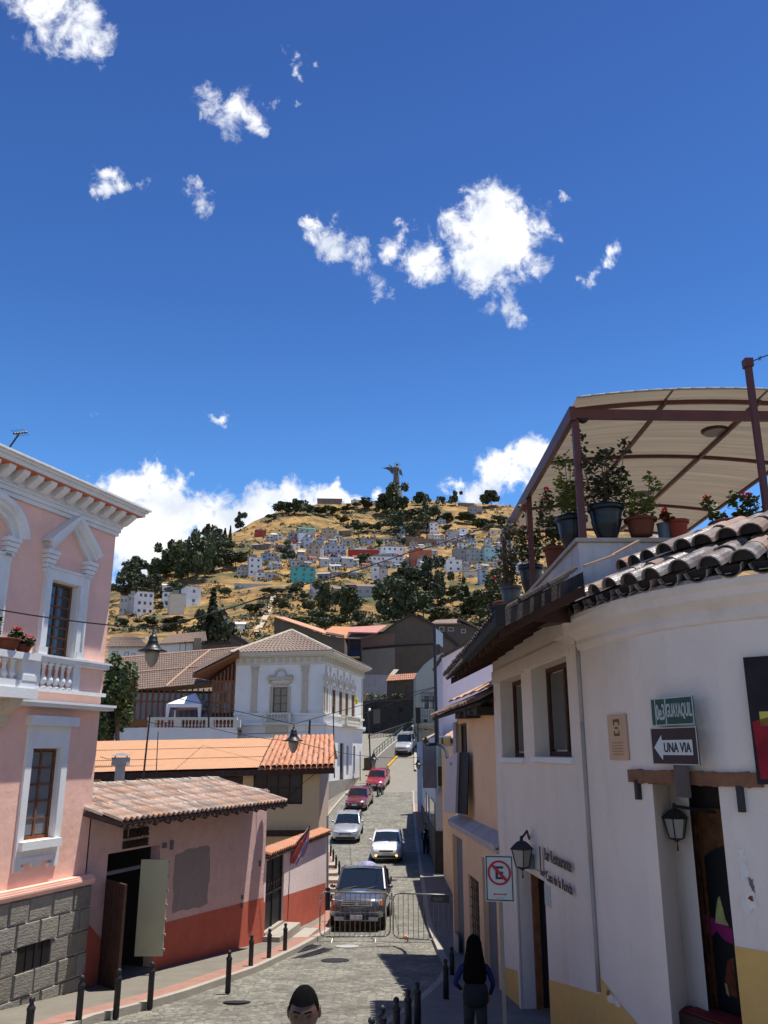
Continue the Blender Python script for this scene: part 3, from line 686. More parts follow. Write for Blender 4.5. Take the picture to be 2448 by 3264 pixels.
for i in range(9): inst('baluster', bb_me, pb, WP.M @ Matrix.Translation((s1b-.52-i*.2, -BO+.18, zf+.3)))
for i in range(2): inst('baluster', bb_me, pb, WP.M @ Matrix.Translation((s1b-.19, -.2+i*.12, zf+.3)))
for s in (bs0+.3, s1b-.55):
 mb = MB(WP.M); mb.slab([(s, 0, zf-.02), (s, -.56, zf-.02), (s, -.5, zf-.16), (s, -.3, zf-.3), (s, -.2, zf-.5), (s, 0, zf-.58)], (.26, 0, 0)); mb.build('balcony_bracket', M_ochre, pb)
BALC = (s1b, zr+.12)
p = WP.P(WP.px(56, 1447)[0], zc+.55, -.6); q = at(60, 1384, p.y)
mb = MB(); mb.cyl(p, q, .018, n=6); a = at(43, 1382, p.y); b = at(86, 1377, p.y+.2); mb.cyl(a, b, .022, n=6)
for i in range(5):
 c = a.lerp(b, (i+.5)/5); mb.cyl(c+Vector((0,-.18,0)), c+Vector((0,.18,0)), .006, n=4)
mb.top('tv_antenna', M_blackmetal, 'small dark TV antenna standing on the pink house roof', 'antenna')
def leaves(mb, c, rx, rz, n, sz, rng, flat=.0):
 for _ in range(n):
  d = Vector((rng.gauss(0,1), rng.gauss(0,1), rng.gauss(0,1))); d.normalize(); d *= rng.uniform(.35,1)
  p = Vector(c)+Vector((d.x*rx, d.y*rx, d.z*rz)); a = rng.uniform(0, 2*pi); tl = rng.uniform(-.9,.9); s = sz*rng.uniform(.6,1.3)
  u = Vector((cos(a), sin(a), tl*.6))*s; v = Vector((-sin(a), cos(a), rng.uniform(-.7,.9)))*s*.8
  mb.add([p-u, p-v*.7, p+u, p+v], [(0,1,2,3)])
def pot_plant(x, name, lab, M, r, h, kind, seed, mp, group=None, cat='potted plant', hp=.3, fl=5, leafm=None):
 rng = random.Random(seed); loc = M.translation
 t = thing(name, lab, cat, loc, 0, group)
 mb = MB(Matrix.Translation(loc)); mb.smooth = True
 if kind == 'bowl': mb.lathe([(r*.62,0),(r*.72,.03),(r*.95,h*.75),(r*1.0,h*.86)], n=16)
 elif kind == 'urn': mb.lathe([(r*.55,0),(r*.6,.02),(r*.62,h*.08),(r*.8,h*.3),(r*.92,h*.55),(r*.90,h*.62),(r*.97,h*.8),(r*1.0,h*.86)], n=18)
 else: mb.lathe([(r*.7,0),(r*.74,.03),(r*.92,h*.8),(r*.94,h*.86)], n=16)
 mb.build('pot', mp, t)
 mb = MB(Matrix.Translation(loc)); mb.smooth = True; mb.lathe([(r*1.0,h*.84),(r*1.1,h*.86),(r*1.12,h),(r*1.0,h*1.0),(r*.95,h*.9),(r*.05,h*.9)], n=16); mb.build('rim', mp, t)
 L0 = Vector(loc)+Vector((0,0,h))
 ms = MB(); ml = MB(); mf = MB()
 for k in range(max(3, int(hp*9))):
  a = rng.uniform(0, 2*pi); rr_ = r*rng.uniform(.1,.6); base = L0+Vector((cos(a)*rr_, sin(a)*rr_, -.04)); tip = base+Vector((cos(a)*r*rng.uniform(.3,1.1), sin(a)*r*rng.uniform(.3,1.1), hp*rng.uniform(.5,1)))
  mid = base.lerp(tip, .5)+Vector((rng.uniform(-.03,.03),)*3); ms.tube([base, mid, tip], .006, 4)
  leaves(ml, base.lerp(tip,.4), .08+hp*.08, hp*.28, 40, .045, rng); leaves(ml, tip-Vector((0,0,.02)), .07+hp*.06, .06+hp*.1, 34, .042, rng)
  if k < fl:
   ft = tip+Vector((0,0,.06)); ms.tube([tip, ft], .004, 4)
   for _ in range(16):
    d = Vector((rng.gauss(0,1), rng.gauss(0,1), rng.gauss(0,1))).normalized()*.04; u = Vector((rng.gauss(0,1), rng.gauss(0,1), rng.gauss(0,1))).normalized()*.022; v = u.cross(Vector((.3,.5,.8))).normalized()*.02
    p = ft+d; mf.add([p-u, p-v, p+u, p+v], [(0,1,2,3)])
 ms.build('stem', M_bark if kind == 'urn' else M_leaf, t); ml.build('foliage', leafm or M_leaf, t)
 if fl: mf.build('blossom', M_petal, t)
 return t
s1b_, zrb = BALC
for i, (ds, r, h, hp, lab) in enumerate([(.30,.15,.16,.16,'small terracotta bowl with red geranium on balcony corner'),(.72,.22,.22,.22,'wide terracotta bowl with pink geranium on balcony rail'),(1.22,.20,.24,.5,'tall leafy plant in a terracotta pot at the picture edge')]):
 pot_plant(0, 'potted_plant', lab, WP.M @ Matrix.Translation((s1b_-ds, -BO+.18, zrb)), r, h, 'bowl', 20+i, M_terra, 'pots on the pink house balcony', hp=hp, fl=3 if i < 2 else 0)
# mauve restaurant house
A = (-6.1+.02, 18.52); B = (-3.45, 26.2); WR = Wall(A, B); LR = WR.len
rh = thing('restaurant_house', 'low mauve house with brick red dado, wide open doorway and clay tile roof', 'house', WR.P(LR/2, gz(22)), WR.rz)
zev = -1.42
d0 = WR.px(330, 2900)[0]; d1 = WR.px(508, 2750)[0]; dzt = WR.px(420, 2718)[1]; dzt = (WR.px(335, 2722)[1]+WR.px(508, 2695)[1])/2
zband_l = WR.px(541, 2937)[1]; zband_r = WR.px(835, 2862)[1]; sbl, sbr = WR.px(541, 2937)[0], WR.px(835, 2862)[0]
mb = MB(WR.M); holed(mb, None, 0, LR, -6.5, zev+.35, [(d0, d1, -6.5, dzt)], .25)
mb.box(d1+.0, LR, .25, 4.2, -6.5, zev+.2); mb.box(0, d1, 2.6, 4.2, -6.5, zev+.2); mb.box(0, d0, .25, 2.6, -6.5, zev+.2); mb.box(d0,d1,.25,2.6,dzt+.02,zev+.2)
wall_o = mb.build('wall', M_mauve, rh)
mb = MB(WR.M); slp = (zband_r-zband_l)/(sbr-sbl); zb_at = lambda s: zband_l+slp*(s-sbl)
for a, b in ((0, d0), (d1, LR)):
 mb.add([(a,-.006,-6.5),(b,-.006,-6.5),(b,-.006,zb_at(b)),(a,-.006,zb_at(a)+(.5 if a == 0 else 0))], [(0,1,2,3)])
mb.build('dado', M_redwall, rh)
mb = MB(WR.M); pa = WR.px(560, 2720); pbb = WR.px(662, 2880); s0, s1 = pa[0], pbb[0]; z0, z1 = pbb[1], pa[1]
rng = random.Random(5); n = 28; pts = []
for i in range(n):
 t = i/n*4; e = int(t); u = t-e
 x, z = [(s0+(s1-s0)*u, z0), (s1, z0+(z1-z0)*u), (s1-(s1-s0)*u, z1), (s0, z1-(z1-z0)*u)][e]
 pts.append((x+rng.uniform(-.05,.05), -.004, z+rng.uniform(-.05,.05)))
mb.add(pts, [tuple(range(n))]); mb.build('render_patch', M_patch, rh)
mb = MB(WR.M); zg = gz(20.5)+.15
mb.box(d0, d1, .0, 2.6, zg-.1, zg); mb.build('room_floor', M_walk, rh)
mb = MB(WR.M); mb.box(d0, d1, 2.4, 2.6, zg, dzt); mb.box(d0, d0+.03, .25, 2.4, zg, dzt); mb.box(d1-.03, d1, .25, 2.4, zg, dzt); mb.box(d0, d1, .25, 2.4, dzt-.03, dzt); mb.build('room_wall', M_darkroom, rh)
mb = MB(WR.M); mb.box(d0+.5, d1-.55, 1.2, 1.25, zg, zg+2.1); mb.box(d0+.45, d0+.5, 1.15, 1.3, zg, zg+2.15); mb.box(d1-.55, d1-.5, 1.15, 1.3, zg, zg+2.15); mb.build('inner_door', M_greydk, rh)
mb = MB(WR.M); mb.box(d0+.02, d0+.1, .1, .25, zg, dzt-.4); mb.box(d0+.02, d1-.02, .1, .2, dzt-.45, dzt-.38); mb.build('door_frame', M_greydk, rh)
p0 = WR.px(350, 3090)[0]
mb = MB(WR.M @ Matrix.Translation((d0+.04, .0, 0)) @ Matrix.Rotation(radians(-121), 4, 'Z'))
mb.box(0, .95, -.03, .03, zg+.03, dzt-.5)
for k in range(5): mb.box(.05+k*.18, .2+k*.18, -.045, -.03, zg+.1, dzt-.6)
mb.build('door_leaf', M_woodd, rh, label='dark wooden door leaf')
pdl = at(441, 2890, 20.42); zt = at(490, 2739, 20.42).z; zdb = at(480, 3047, 20.42).z; wdl = at(529, 2890, 20.42).x-pdl.x
mb = MB(Matrix.Translation((pdl.x, 20.42, 0)))
Ml = mb.M
mb.box(0, wdl, -.04, .0, zdb, zt)
door = mb.build('door_leaf', mat('cream_door_paint', (.52,.50,.33), var=.05, scale=2, bump=.15, stain=.15, stcol=(.35,.33,.2)), rh, label='cream painted door leaf')
for k in range(7): piece('door_hinge', door, Ml, wdl, wdl+.035, -.05, .0, zdb+.1+k*.3, zdb+.15+k*.3, M_conc)
tm = mat('sign_letter_brown', (.035,.022,.018), bump=0)
for txt, (x, y), sz, nm in (('EL MIRADOR', (432, 2652), .26, 'sign_lettering'), ('RESTAURANTE', (430, 2686), .22, 'sign_lettering')):
 s, z = WR.px(x, y); me = text_mesh('sign_lettering', txt, sz, .02, tm, True); wd = max(v.co.x for v in me.vertices)-min(v.co.x for v in me.vertices)
 W_ = WR.px(474, y)[0]-WR.px(396, y)[0]; me.transform(Matrix.Diagonal((W_/wd, 1, 1, 1)))
 inst(nm, me, rh, face_M(WR, s, z-.02, .03))
for (x, y, w_, h_) in ((522, 2695, .13, .11), (545, 2694, .1, .2), (770, 2860, .06, .1), (768, 2887, .06, .1), (826, 2752, .05, .15)):
 s, z = WR.px(x, y); piece('meter_box', rh, WR.M, s-w_/2, s+w_/2, -.05, 0, z-h_/2, z+h_/2, M_greydk)
def barrel(m, L_=.42, r0=.095, r1=.075, n=5, key='tile'):
 mb = MB(); mb.smooth = False
 vs = []
 for y, r in ((0, r0), (L_, r1)):
  for q in (r, r-.016):
   for i in range(n+1):
    a = pi*i/n; vs.append((-cos(a)*q, y, sin(a)*q*.9))
 k = n+1
 fs = []
 for i in range(n):
  fs += [(i, i+1, 2*k+i+1, 2*k+i), (k+i, 3*k+i, 3*k+i+1, k+i+1), (i, k+i, k+i+1, i+1), (2*k+i, 2*k+i+1, 3*k+i+1, 3*k+i)]
 fs += [(0, 2*k, 3*k, k), (n, k+n, 3*k+n, 2*k+n)]
 mb.add(vs, fs); mb.cur = 1; mb.add([(-cos(pi*i/n)*(r0-.01), .05, sin(pi*i/n)*(r0-.01)*.9) for i in range(n+1)], [tuple(range(n+1))]); return mb.mesh('tile', [m, M_dark])  # dark half-disc paints the shade inside the hollow tile end
def tile_roof(parent, eL, eR, rR, rL, pitch, row, me, pan_m, seed=1, jit=.02, cap=300, stuff_m=None, pans=True, lim=None, flipmod=False, r=.09):
 """corners eave-left, eave-right, ridge-right, ridge-left (world). cover tiles one by one over a pan sheet"""
 rng = random.Random(seed); eL, eR, rR, rL = map(Vector, (eL, eR, rR, rL))
 W0 = max((eR-eL).length, (rR-rL).length); nc = int(W0/pitch); H = ((rL+rR)/2-(eL+eR)/2).length; nr = max(1, int(H/row+.5))
 nrm = (eR-eL).cross(rL-eL).normalized()
 if nrm.z < 0: nrm = -nrm
 mats_ = []
 for i in range(nc+1):
  u = (i+.5)/(nc+1)
  for j in range(nr):
   a = eL.lerp(eR, u).lerp(rL.lerp(rR, u), j/nr); b = eL.lerp(eR, u).lerp(rL.lerp(rR, u), (j+1)/nr)
   yv = (b-a).normalized(); xv = yv.cross(nrm).normalized(); zv = nrm
   base = a+nrm*(.03+.012*(0 if j else 1))+xv*rng.uniform(-jit, jit)
   Mx = Matrix(((xv.x, yv.x, zv.x, base.x), (xv.y, yv.y, zv.y, base.y), (xv.z, yv.z, zv.z, base.z), (0,0,0,1))) @ Matrix.Rotation(rng.uniform(-.04,.04), 4, 'Z') @ Matrix.Rotation(.045, 4, 'X') @ Matrix.Scale((b-a).length*1.12/.42, 4, (0,1,0))
   mats_.append((j, Mx))
 mats_.sort(key=lambda t: t[0])
 for j, Mx in mats_[:cap]: inst('tile', me, parent, Mx)
 if len(mats_) > cap:
  sm = MB()
  vv = [v.co.copy() for v in me.vertices]; ff = [tuple(p.vertices) for p in me.polygons]
  for j, Mx in mats_[cap:]: sm.add(vv, ff, Mx); sm.mi[-1] = 1
  sm.build('tiles', [me.materials[0], M_dark], parent, kind='stuff')
 mb = MB()
 if pans:
  N_ = (nc+1)*4; a_ = []; b_ = []
  for k in range(N_+1):
   u = k/N_; w_ = -cos(2*pi*(nc+1)*u)*.5+.5
   off = nrm*(-.05*(1-w_)+.0)
   off = nrm*(.028*cos(2*pi*(nc+1)*u+pi)-.02)
   a_.append(eL.lerp(eR, u)+off); b_.append(rL.lerp(rR, u)+off)
  vs = a_+b_+[p-nrm*.03 for p in a_]+[p-nrm*.03 for p in b_]; n = N_+1
  fs = []
  for k in range(N_): fs += [(k, k+1, n+k+1, n+k), (2*n+k, 3*n+k, 3*n+k+1, 2*n+k+1), (k, 2*n+k, 2*n+k+1, k+1)]
  mb.add(vs, fs)
 else: mb.slab([eL, eR, rR, rL], -nrm*.06)
 mb.build('roof_pans', pan_m, parent)
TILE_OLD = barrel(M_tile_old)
eL, eR = atz(372, 2624, zev), atz(907, 2560, zev)
nin = Vector((-WR.n.x, -WR.n.y, 0))
eL = eL-nin*.1; eR = eR-nin*.1
rise = .60; run = 2.05
rL = eL+nin*run+Vector((0,0,rise))-(eR-eL).normalized()*.62; rR = eR+nin*run+Vector((0,0,rise))-(eR-eL).normalized()*.35
tile_roof(rh, eL, eR, rR, rL, .20, .41, TILE_OLD, mat('shaded_pan_tile', (.16,.10,.075), var=.3, bump=.3), 4, cap=300, jit=.03)  # trough shade is painted in as a darker pan brown
mb = MB()
d_ = (rR-rL); nn_ = int(d_.length/.3)
for i in range(nn_):
 a = rL.lerp(rR, i/nn_); b = rL.lerp(rR, (i+.96)/nn_); mb.cyl(a+Vector((0,0,.03+.01*(i % 3))), b+Vector((0,0,.03)), .095, .085, 8)
mb.build('ridge', M_tile_lichen, rh)
mb = MB(); back = nin*3.2-Vector((0,0,.5)); mb.slab([rL+Vector((0,0,-.03)), rR+Vector((0,0,-.03)), rR+back, rL+back], (0,0,-.08)); mb.build('rear_roof', M_tile_br, rh)
mb = MB();
for i in range(15):
 a = eL.lerp(eR, (i+.5)/15)-Vector((0,0,.10)); b = a+nin*1.6+Vector((0,0,.45)); mb.cyl(a, b, .045, n=5)
mb.build('rafter', M_woodd, rh, kind='stuff')
mb = MB(); o_ = Vector((0,0,-.06)); mb.slab([eL+o_, eR+o_, eR+nin*run+o_+Vector((0,0,rise)), eL+nin*run+o_+Vector((0,0,rise))], (0,0,-.025)); mb.build('roof_boards', M_woodd, rh)
mb = MB(WR.M); mb.add([(LR-.02, 0.02, zev+.2), (LR-.02, 4.2, zev+.1), (LR-.02, 2.0, zev+.55)], [(0,1,2)]); mb.build('gable', M_mauve, rh)
# gate wall to the right of it
WG = Wall(B, (-2.16, 33.6)); LG = WG.len
gw = thing('courtyard_wall', 'low mauve courtyard wall with brick red lower half, iron gate and orange tile coping', 'wall', WG.P(LG/2, gz(30)), WG.rz)
zt0 = WG.px(850, 2722)[1]; zt1 = WG.px(1035, 2660)[1]; zb0 = WG.px(905, 2855)[1]; zb1 = WG.px(1035, 2815)[1]; gg0 = WG.px(846, 2850)[0]; gg1 = WG.px(905, 2800)[0]; ggt = WG.px(880, 2732)[1]; ggb = WG.px(880, 2955)[1]
mb = MB(WG.M); holed(mb, None, 0, LG, -6.8, min(zt0, zt1), [(gg0, gg1, ggb, ggt)], .28); mb.box(0, LG, .28, .42, -6.8, min(zt0,zt1)-.0)
mb.box(LG-.0, LG+.0, 0,.42,-6.8,min(zt0,zt1)); mb.build('wall', M_mauve2, gw)
mb = MB(WG.M); zz = lambda s: zb0+(zb1-zb0)*(s-gg1)/(LG-gg1)
for a, b in ((0, gg0), (gg1, LG)): mb.add([(a,-.006,-6.8),(b,-.006,-6.8),(b,-.006,zz(b)),(a,-.006,zz(a))], [(0,1,2,3)])
mb.box(LG, LG+.006, 0, .42, -6.8, zz(LG)); mb.build('dado', M_redwall, gw)
mb = MB(WG.M); mb.box(gg0, gg1, .1, .14, ggb, ggt); mb.box(gg0, gg0+.06, .05, .1, ggb, ggt); mb.box(gg1-.06, gg1, .05, .1, ggb, ggt); mb.box((gg0+gg1)/2-.02, (gg0+gg1)/2+.02, .06, .1, ggb, ggt)
mb.box(gg0, gg1, .05, .1, ggb+(ggt-ggb)*.5, ggb+(ggt-ggb)*.5+.05)
gate = mb.build('gate', M_blackmetal, gw)
mb = MB(WG.M)
for k in range(7):
 x = gg0+.12+(gg1-gg0-.24)*k/6; zc_ = ggb+(ggt-ggb)*.56
 mb.tube([(x, .04, zc_), (x-.05, .03, zc_+.15), (x+.05, .03, zc_+.3), (x, .04, zc_+.42)], .011, 4)
mb.build('scrollwork', mat('worn_bronze', (.12,.10,.07), bump=0), gate)
zcp = min(zt0, zt1)
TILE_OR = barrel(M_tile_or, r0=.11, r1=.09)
cE0 = WG.P(0.05, zcp+.02, .16); cE1 = WG.P(LG+.1, zcp+.02, .16); cR0 = WG.P(0.05, zcp+.10, -.22); cR1 = WG.P(LG+.1, zcp+.10, -.22)
tile_roof(gw, cE0, cE1, cR1, cR0, .24, .42, TILE_OR, M_tile_br, 9)
mb = MB(WG.M); mb.box(0, LG+.1, -.14, .3, zcp, zcp+.03); mb.build('coping_board', M_woodd, gw)
s_ = WG.px(875, 2985)[0]
st = thing('door_steps', 'two pale stone steps up to the black iron gate', 'steps', WG.P(s_, gz(28.2)), WG.rz)
zs_ = ggb
mb = MB(WG.M); mb.box(gg0-.1, gg1+.25, -.5, .0, -6.8, zs_-.02); mb.build('step', M_conc, st)
mb = MB(WG.M); mb.box(gg0+.25, gg1+.75, -.95, -.5, -6.8, zs_-.26); mb.build('step', M_conc, st)
mb = MB(WG.M); mb.box(gg0, gg1, -.03, .12, zs_-.02, zs_+.06); mb.build('threshold', M_conc, st)
fs_, fz = WG.px(925, 2745); fl = thing('flag', 'drooping red, pink and white flag on a short staff over the courtyard gate', 'flag', WG.P(fs_, fz, .1))
P0 = WG.P(fs_, fz-.1, 0); P1 = WG.P(fs_+.25, fz+1.05, .55)
mb = MB(); mb.cyl(P0, P1, .018, n=6); mb.build('staff', M_woodd, fl)
fm = [mat('flag_coral', (.62,.13,.09), bump=0), mat('flag_violet', (.28,.17,.32), bump=0), mat('flag_white', (.6,.56,.6), bump=0)]
for ci in range(3):
 mb = MB(); R_ = 8; H_ = 10
 for a in range(H_):
  for b in range(R_):
   def q(i, j):
    t = j/H_; wdt = .05+.42*sin(min(1, t*1.15)*pi*.62)**1.2; u = (i/R_-.5)
    p = P1.lerp(P0, t*.93); return p+Vector((u*wdt*1.1, -.04-.06*sin(i*1.9+t*3), -.04-.13*abs(u)*t))
   k = 0 if b in (2,3,4) else (1 if (b+a//4) % 3 else 2)
   if k == ci: mb.add([q(b,a), q(b+1,a), q(b+1,a+1), q(b,a+1)], [(0,1,2,3)])
 mb.build('cloth', fm[ci], fl)
# generic helpers for blocks behind
def corr_roof(mb, eL, eR, rR, rL, n, amp=.05, th=.06, per=6):
 eL, eR, rR, rL = map(Vector, (eL, eR, rR, rL)); nrm = (eR-eL).cross(rL-eL).normalized()
 if nrm.z < 0: nrm = -nrm
 N_ = n*per; a_ = []; b_ = []
 for k in range(N_+1):
  u = k/N_; o = nrm*(amp*abs(sin(pi*n*u))**.8)
  a_.append(eL.lerp(eR, u)+o); b_.append(rL.lerp(rR, u)+o)
 m = N_+1
 vs = a_+b_+[p-nrm*th for p in a_]+[p-nrm*th for p in b_]; fs = []
 for k in range(N_): fs += [(k, k+1, m+k+1, m+k), (2*m+k, 3*m+k, 3*m+k+1, 2*m+k+1), (k, 2*m+k, 2*m+k+1, k+1)]
 mb.add(vs, fs)
def row_roof(mb, eL, eR, rR, rL, n, rows, amp=.05, lift=.03, th=.05, per=4):
 """corrugated tile roof whose courses overlap like steps"""
 eL, eR, rR, rL = map(Vector, (eL, eR, rR, rL)); nrm = (eR-eL).cross(rL-eL).normalized()
 if nrm.z < 0: nrm = -nrm
 for j in range(rows):
  a = eL.lerp(rL, j/rows)+nrm*lift; b = eR.lerp(rR, j/rows)+nrm*lift; c = eR.lerp(rR, (j+1)/rows); d = eL.lerp(rL, (j+1)/rows)
  corr_roof(mb, a, b, c, d, n, amp, th, per)
def pxpoly(pts, Y): return [at(x, y, Y) for x, y in pts]
def front_house(name, lab, cat, poly, Y, depth, m, wins=(), wm=None, group=None, roof=None):
 """a block whose front outline was measured in the photograph, standing at distance Y, with real depth behind"""
 P = pxpoly(poly, Y); xs = [p.x for p in P]; zs = [p.z for p in P]
 t = thing(name, lab, cat, ((min(xs)+max(xs))/2, Y, min(zs)), 0, group)
 mb = MB(); mb.slab(P, (0, depth, 0)); mb.build('wall', m, t)
 for w in wins:
  a = at(w[0], w[1], Y); b = at(w[2], w[3], Y)
  flatwin(Matrix.Translation((0, Y, 0)), t, a.x, b.x, b.z, a.z, wm if len(w) < 5 else w[4], t=.12, mf=M_wood if len(w) < 6 else w[5])
 return t
# yellow house behind the restaurant
WY = Wall((at(240, 2460, 36.4).x, 36.4), (at(1018, 2500, 37).x, 37.0)); LY = WY.len
yh = thing('orange_roofed_house', 'cream house with bright orange sheet and tile roof behind the mauve restaurant', 'house', WY.P(LY/2, gz(37)), WY.rz)
ezl = at(324, 2462, 35.8); ezr = at(1066, 2441, 36.3); rzl = at(290, 2363, 41.0); rzr = at(1063, 2349, 41.5)
ex = ezl+(ezl-ezr)*.1; rx = rzl+(rzl-rzr)*.05
wins = []
for (a, b, c, d) in ((809,2462,963,2563),(536,2474,772,2530),(322,2481,428,2545)):
 s0, z1 = WY.px(a, b); s1, z0 = WY.px(c, d); wins.append((s0, s1, z0, z1))
zt = WY.px(700, 2452)[1]
mb = MB(WY.M); holed(mb, None, 0, LY, -6.6, zt+.15, wins, .2); mb.box(0, LY, .2, 6, -6.6, zt+.1)
cB = (at(1047, 2500, 38.2).x, 38.2); WY2 = Wall((WY.P(LY,0).x, 37.0), cB)
mb.box(0, WY2.len, 0, .3, -6.6, zt+.18, WY2.M); mb.slab([WY.P(LY,-6.6), WY2.P(WY2.len,-6.6), Vector((cB[0]+.1,46,-6.6)), WY.P(LY-.5,-6.6,-6)], (0,0,6.6+zt+.1))
mb.build('wall', M_yellow, yh)
mb = MB(WY2.M); mb.box(.0, WY2.len+.01, -.01, 0, -6.6, zt+.1); mb.build('side_wall', M_yel2, yh)
for i, w in enumerate(wins): window(WY, yh, *w, rows=2 if i == 0 else 1, cols=(4, 5, 2)[i], t=.08, mf=M_woodd, mg=mat('curtained_glass', (.07,.05,.035), col2=(.025,.022,.02), scale=4, bump=0, rough=.25), bar=.05)
sb = WY.px(800, 2655)
mb = MB(WY.M); mb.box(WY.px(560,2600)[0], LY-.4, -.25, 0, sb[1]-.12, sb[1]+.1); mb.build('base_board', M_woodd, yh)
u_t0, u_t1 = .70, .77
def RP(u, v): return ex.lerp(ezr, u).lerp(rx.lerp(rzr, u), v)
sheet_edges = [0, .12, .235, .35, .46, .57, .70]
nrm = Vector((0, -.25, 1)).normalized()
for j in range(3):
 for i in range(6):
  v0_, v1_ = j/3, (j+1)/3; sh = .06
  a0 = sheet_edges[i]+(0 if i == 0 else sh*v0_); a1 = sheet_edges[i+1]+sh*v0_; b0 = sheet_edges[i]+(0 if i == 0 else sh*v1_); b1 = sheet_edges[i+1]+sh*v1_
  mb = MB(); lf = nrm*(.022+.003*(i % 2))
  corr_roof(mb, RP(a0, v0_)+lf, RP(a1, v0_)+lf, RP(b1, v1_)+nrm*.004*(i % 2), RP(b0, v1_)+nrm*.004*(i % 2), 16, .012, .008, 2)
  mb.build('roof_sheet', [M_sheet_or, M_sheet_or][0], yh)
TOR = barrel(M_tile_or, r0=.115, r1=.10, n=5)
tile_roof(yh, RP(.703, -.02), RP(1.0, -.02), RP(1.0, 1.0), RP(.765, 1.0), .245, .42, TOR, M_tile_or, 11, jit=.012, cap=300)
mb = MB(); mb.slab([RP(0,.0)-nrm*.04, RP(1,.0)-nrm*.08, RP(1,1)-nrm*.04, RP(0,1)-nrm*.04], (0,0,-.05)); mb.slab([RP(0,.0)-nrm*.05, RP(1,0)-nrm*.09, RP(1,.02)-nrm*.09, RP(0,.02)-nrm*.05], (0,0,-.22)); mb.build('eaves_board', M_woodd, yh)
mb = MB(); mb.slab([RP(0,1), RP(1,1), RP(1,1)+Vector((0,4,-1)), RP(0,1)+Vector((0,4,-1))], (0,0,-.06)); mb.build('rear_roof', M_sheet_or, yh)
p = at(379, 2500, 29.5); q = at(379, 2440, 29.5); t = thing('flue', 'grey square flue with a small peaked metal cap behind the restaurant roof', 'chimney', (p.x, p.y, p.z-1.2))
mb = MB(TR(p.x, p.y, 0)); mb.box(-.13, .13, -.13, .13, p.z-1.2, q.z+.05); mb.box(-.25, .25, -.2, .2, q.z, q.z+.26); mb.build('shaft', M_grey, t)
mb = MB(TR(p.x, p.y, 0)); mb.box(-.3, .3, -.25, .25, q.z+.31, q.z+.40, top=.25); mb.box(-.22,-.18,-.02,.02,q.z+.2,q.z+.32); mb.box(.18,.22,-.02,.02,q.z+.2,q.z+.32); mb.build('cap', M_steel, t)
fr = at(440, 2535, 29); mb = MB(); mb.slab([at(322,2560,27.6), at(860,2520,34), at(760,2500,35.4), at(322,2530,30)], (0,0,-.1)); mb.top('flat_roof', M_grey, 'plain grey flat roof between the restaurant ridge and the cream house', 'roof')
for i, (a, b, c, d, lab) in enumerate([((360,2520),(440,2515),(478,2500),(392,2506),'pale corrugated sheet lying behind the ridge, lower one'),((392,2514),(500,2508),(497,2496),(420,2500),'pale corrugated sheet lying behind the ridge, upper one')]):
 mb = MB(); Y0 = 28.6+i*.5; corr_roof(mb, at(*a,Y0)+Vector((0,0,.05)), at(*b,Y0), at(*c,Y0+1.2), at(*d,Y0+1.2), 8, .05, .02, 4); mb.top('metal_sheet', M_conc, lab, 'roofing sheet', 'loose sheets behind the ridge')
for (x0, y0, x1, y1, Y, r, lab) in [(478,2279,452,2524,30,.035,'tall thick black pole rising behind the restaurant ridge'),(504,2332,495,2522,30.5,.018,'thin grey rod just right of the tall black pole'),(665,2250,665,2320,60,.07,'dark post standing by the white terrace balustrade'),(988,2296,985,2352,42,.06,'short dark post on the orange tiled roof'),(710,2456,709,2520,33,.02,'thin rod in front of the wide window')]:
 mb = MB(); mb.cyl(at(x1, y1, Y), at(x0, y0, Y), r, r*.85, 7); mb.top('pole', M_blackmetal, lab, 'pole')
rng = random.Random(8)
for k, (x, y) in enumerate([(555, 2505), (622, 2508), (716, 2500)]):
 p = at(x, y, 31); ml = MB(); ms = MB(); ms.tube([p-Vector((0,0,.8)), p], .012, 4)
 for _ in range(4): ms.tube([p-Vector((0,0,.3)), p+Vector((rng.uniform(-.25,.25), rng.uniform(-.1,.1), rng.uniform(-.05,.15)))], .008, 4)
 leaves(ml, p, .28-.06*k, .10, 60-12*k, .035, rng)
 t = thing('dry_plant', ['dried pinkish flower heads, left of three in front of the wide window','dried yellowish flower heads, middle of three','yellow flowered sprig by the thin rod, right of three'][k], 'plant', p-Vector((0,0,.8)), group='plants before the wide window')
 ms.build('stem', M_bark, t); ml.build('flower_head', [mat('dry_flower_pink', (.5,.33,.2), bump=0), mat('dry_flower_tan', (.5,.38,.16), bump=0), M_leafy][k], t)
# white corner mansion
cor = Vector((-4.8, 69.0)); az2 = radians(11.1); u2 = Vector((sin(az2), cos(az2))); v2 = Vector((-cos(az2), sin(az2)))
WN = Wall(cor+v2*7.6, cor); WS = Wall(cor, cor+u2*14.3); LN, LS = WN.len, WS.len
mn = thing('corner_mansion', 'white two-storey neoclassical corner mansion with hipped tile roof and stone coloured trim', 'house', (WN.P(LN/2, 0).x, 70, gz(70)), WN.rz)
ct = WN.px(1030, 2077)[1]; cb = WN.px(900, 2118)[1]; zfl = WN.px(900, 2303)[1]
wf = (*[WN.px(x, 2230)[0] for x in (869, 916)], WN.px(890, 2271)[1], WN.px(890, 2190)[1])
mb = MB(WN.M); holed(mb, None, 0, LN, -5, cb+.2, [wf], .3); mb.box(0, LN, .3, .5, -5, cb+.2)
sw = []
for x0, x1, y0, y1 in ((1034,1042,2192,2269),(1060,1067,2205,2274),(1082,1089,2214,2280),(1102,1108,2221,2283),(1122,1128,2224,2290)):
 s0 = WS.px(x0, 2240)[0]; s1 = WS.px(x1, 2240)[0]; sw.append([s0, s1])
zA, zB = wf[2], wf[3]
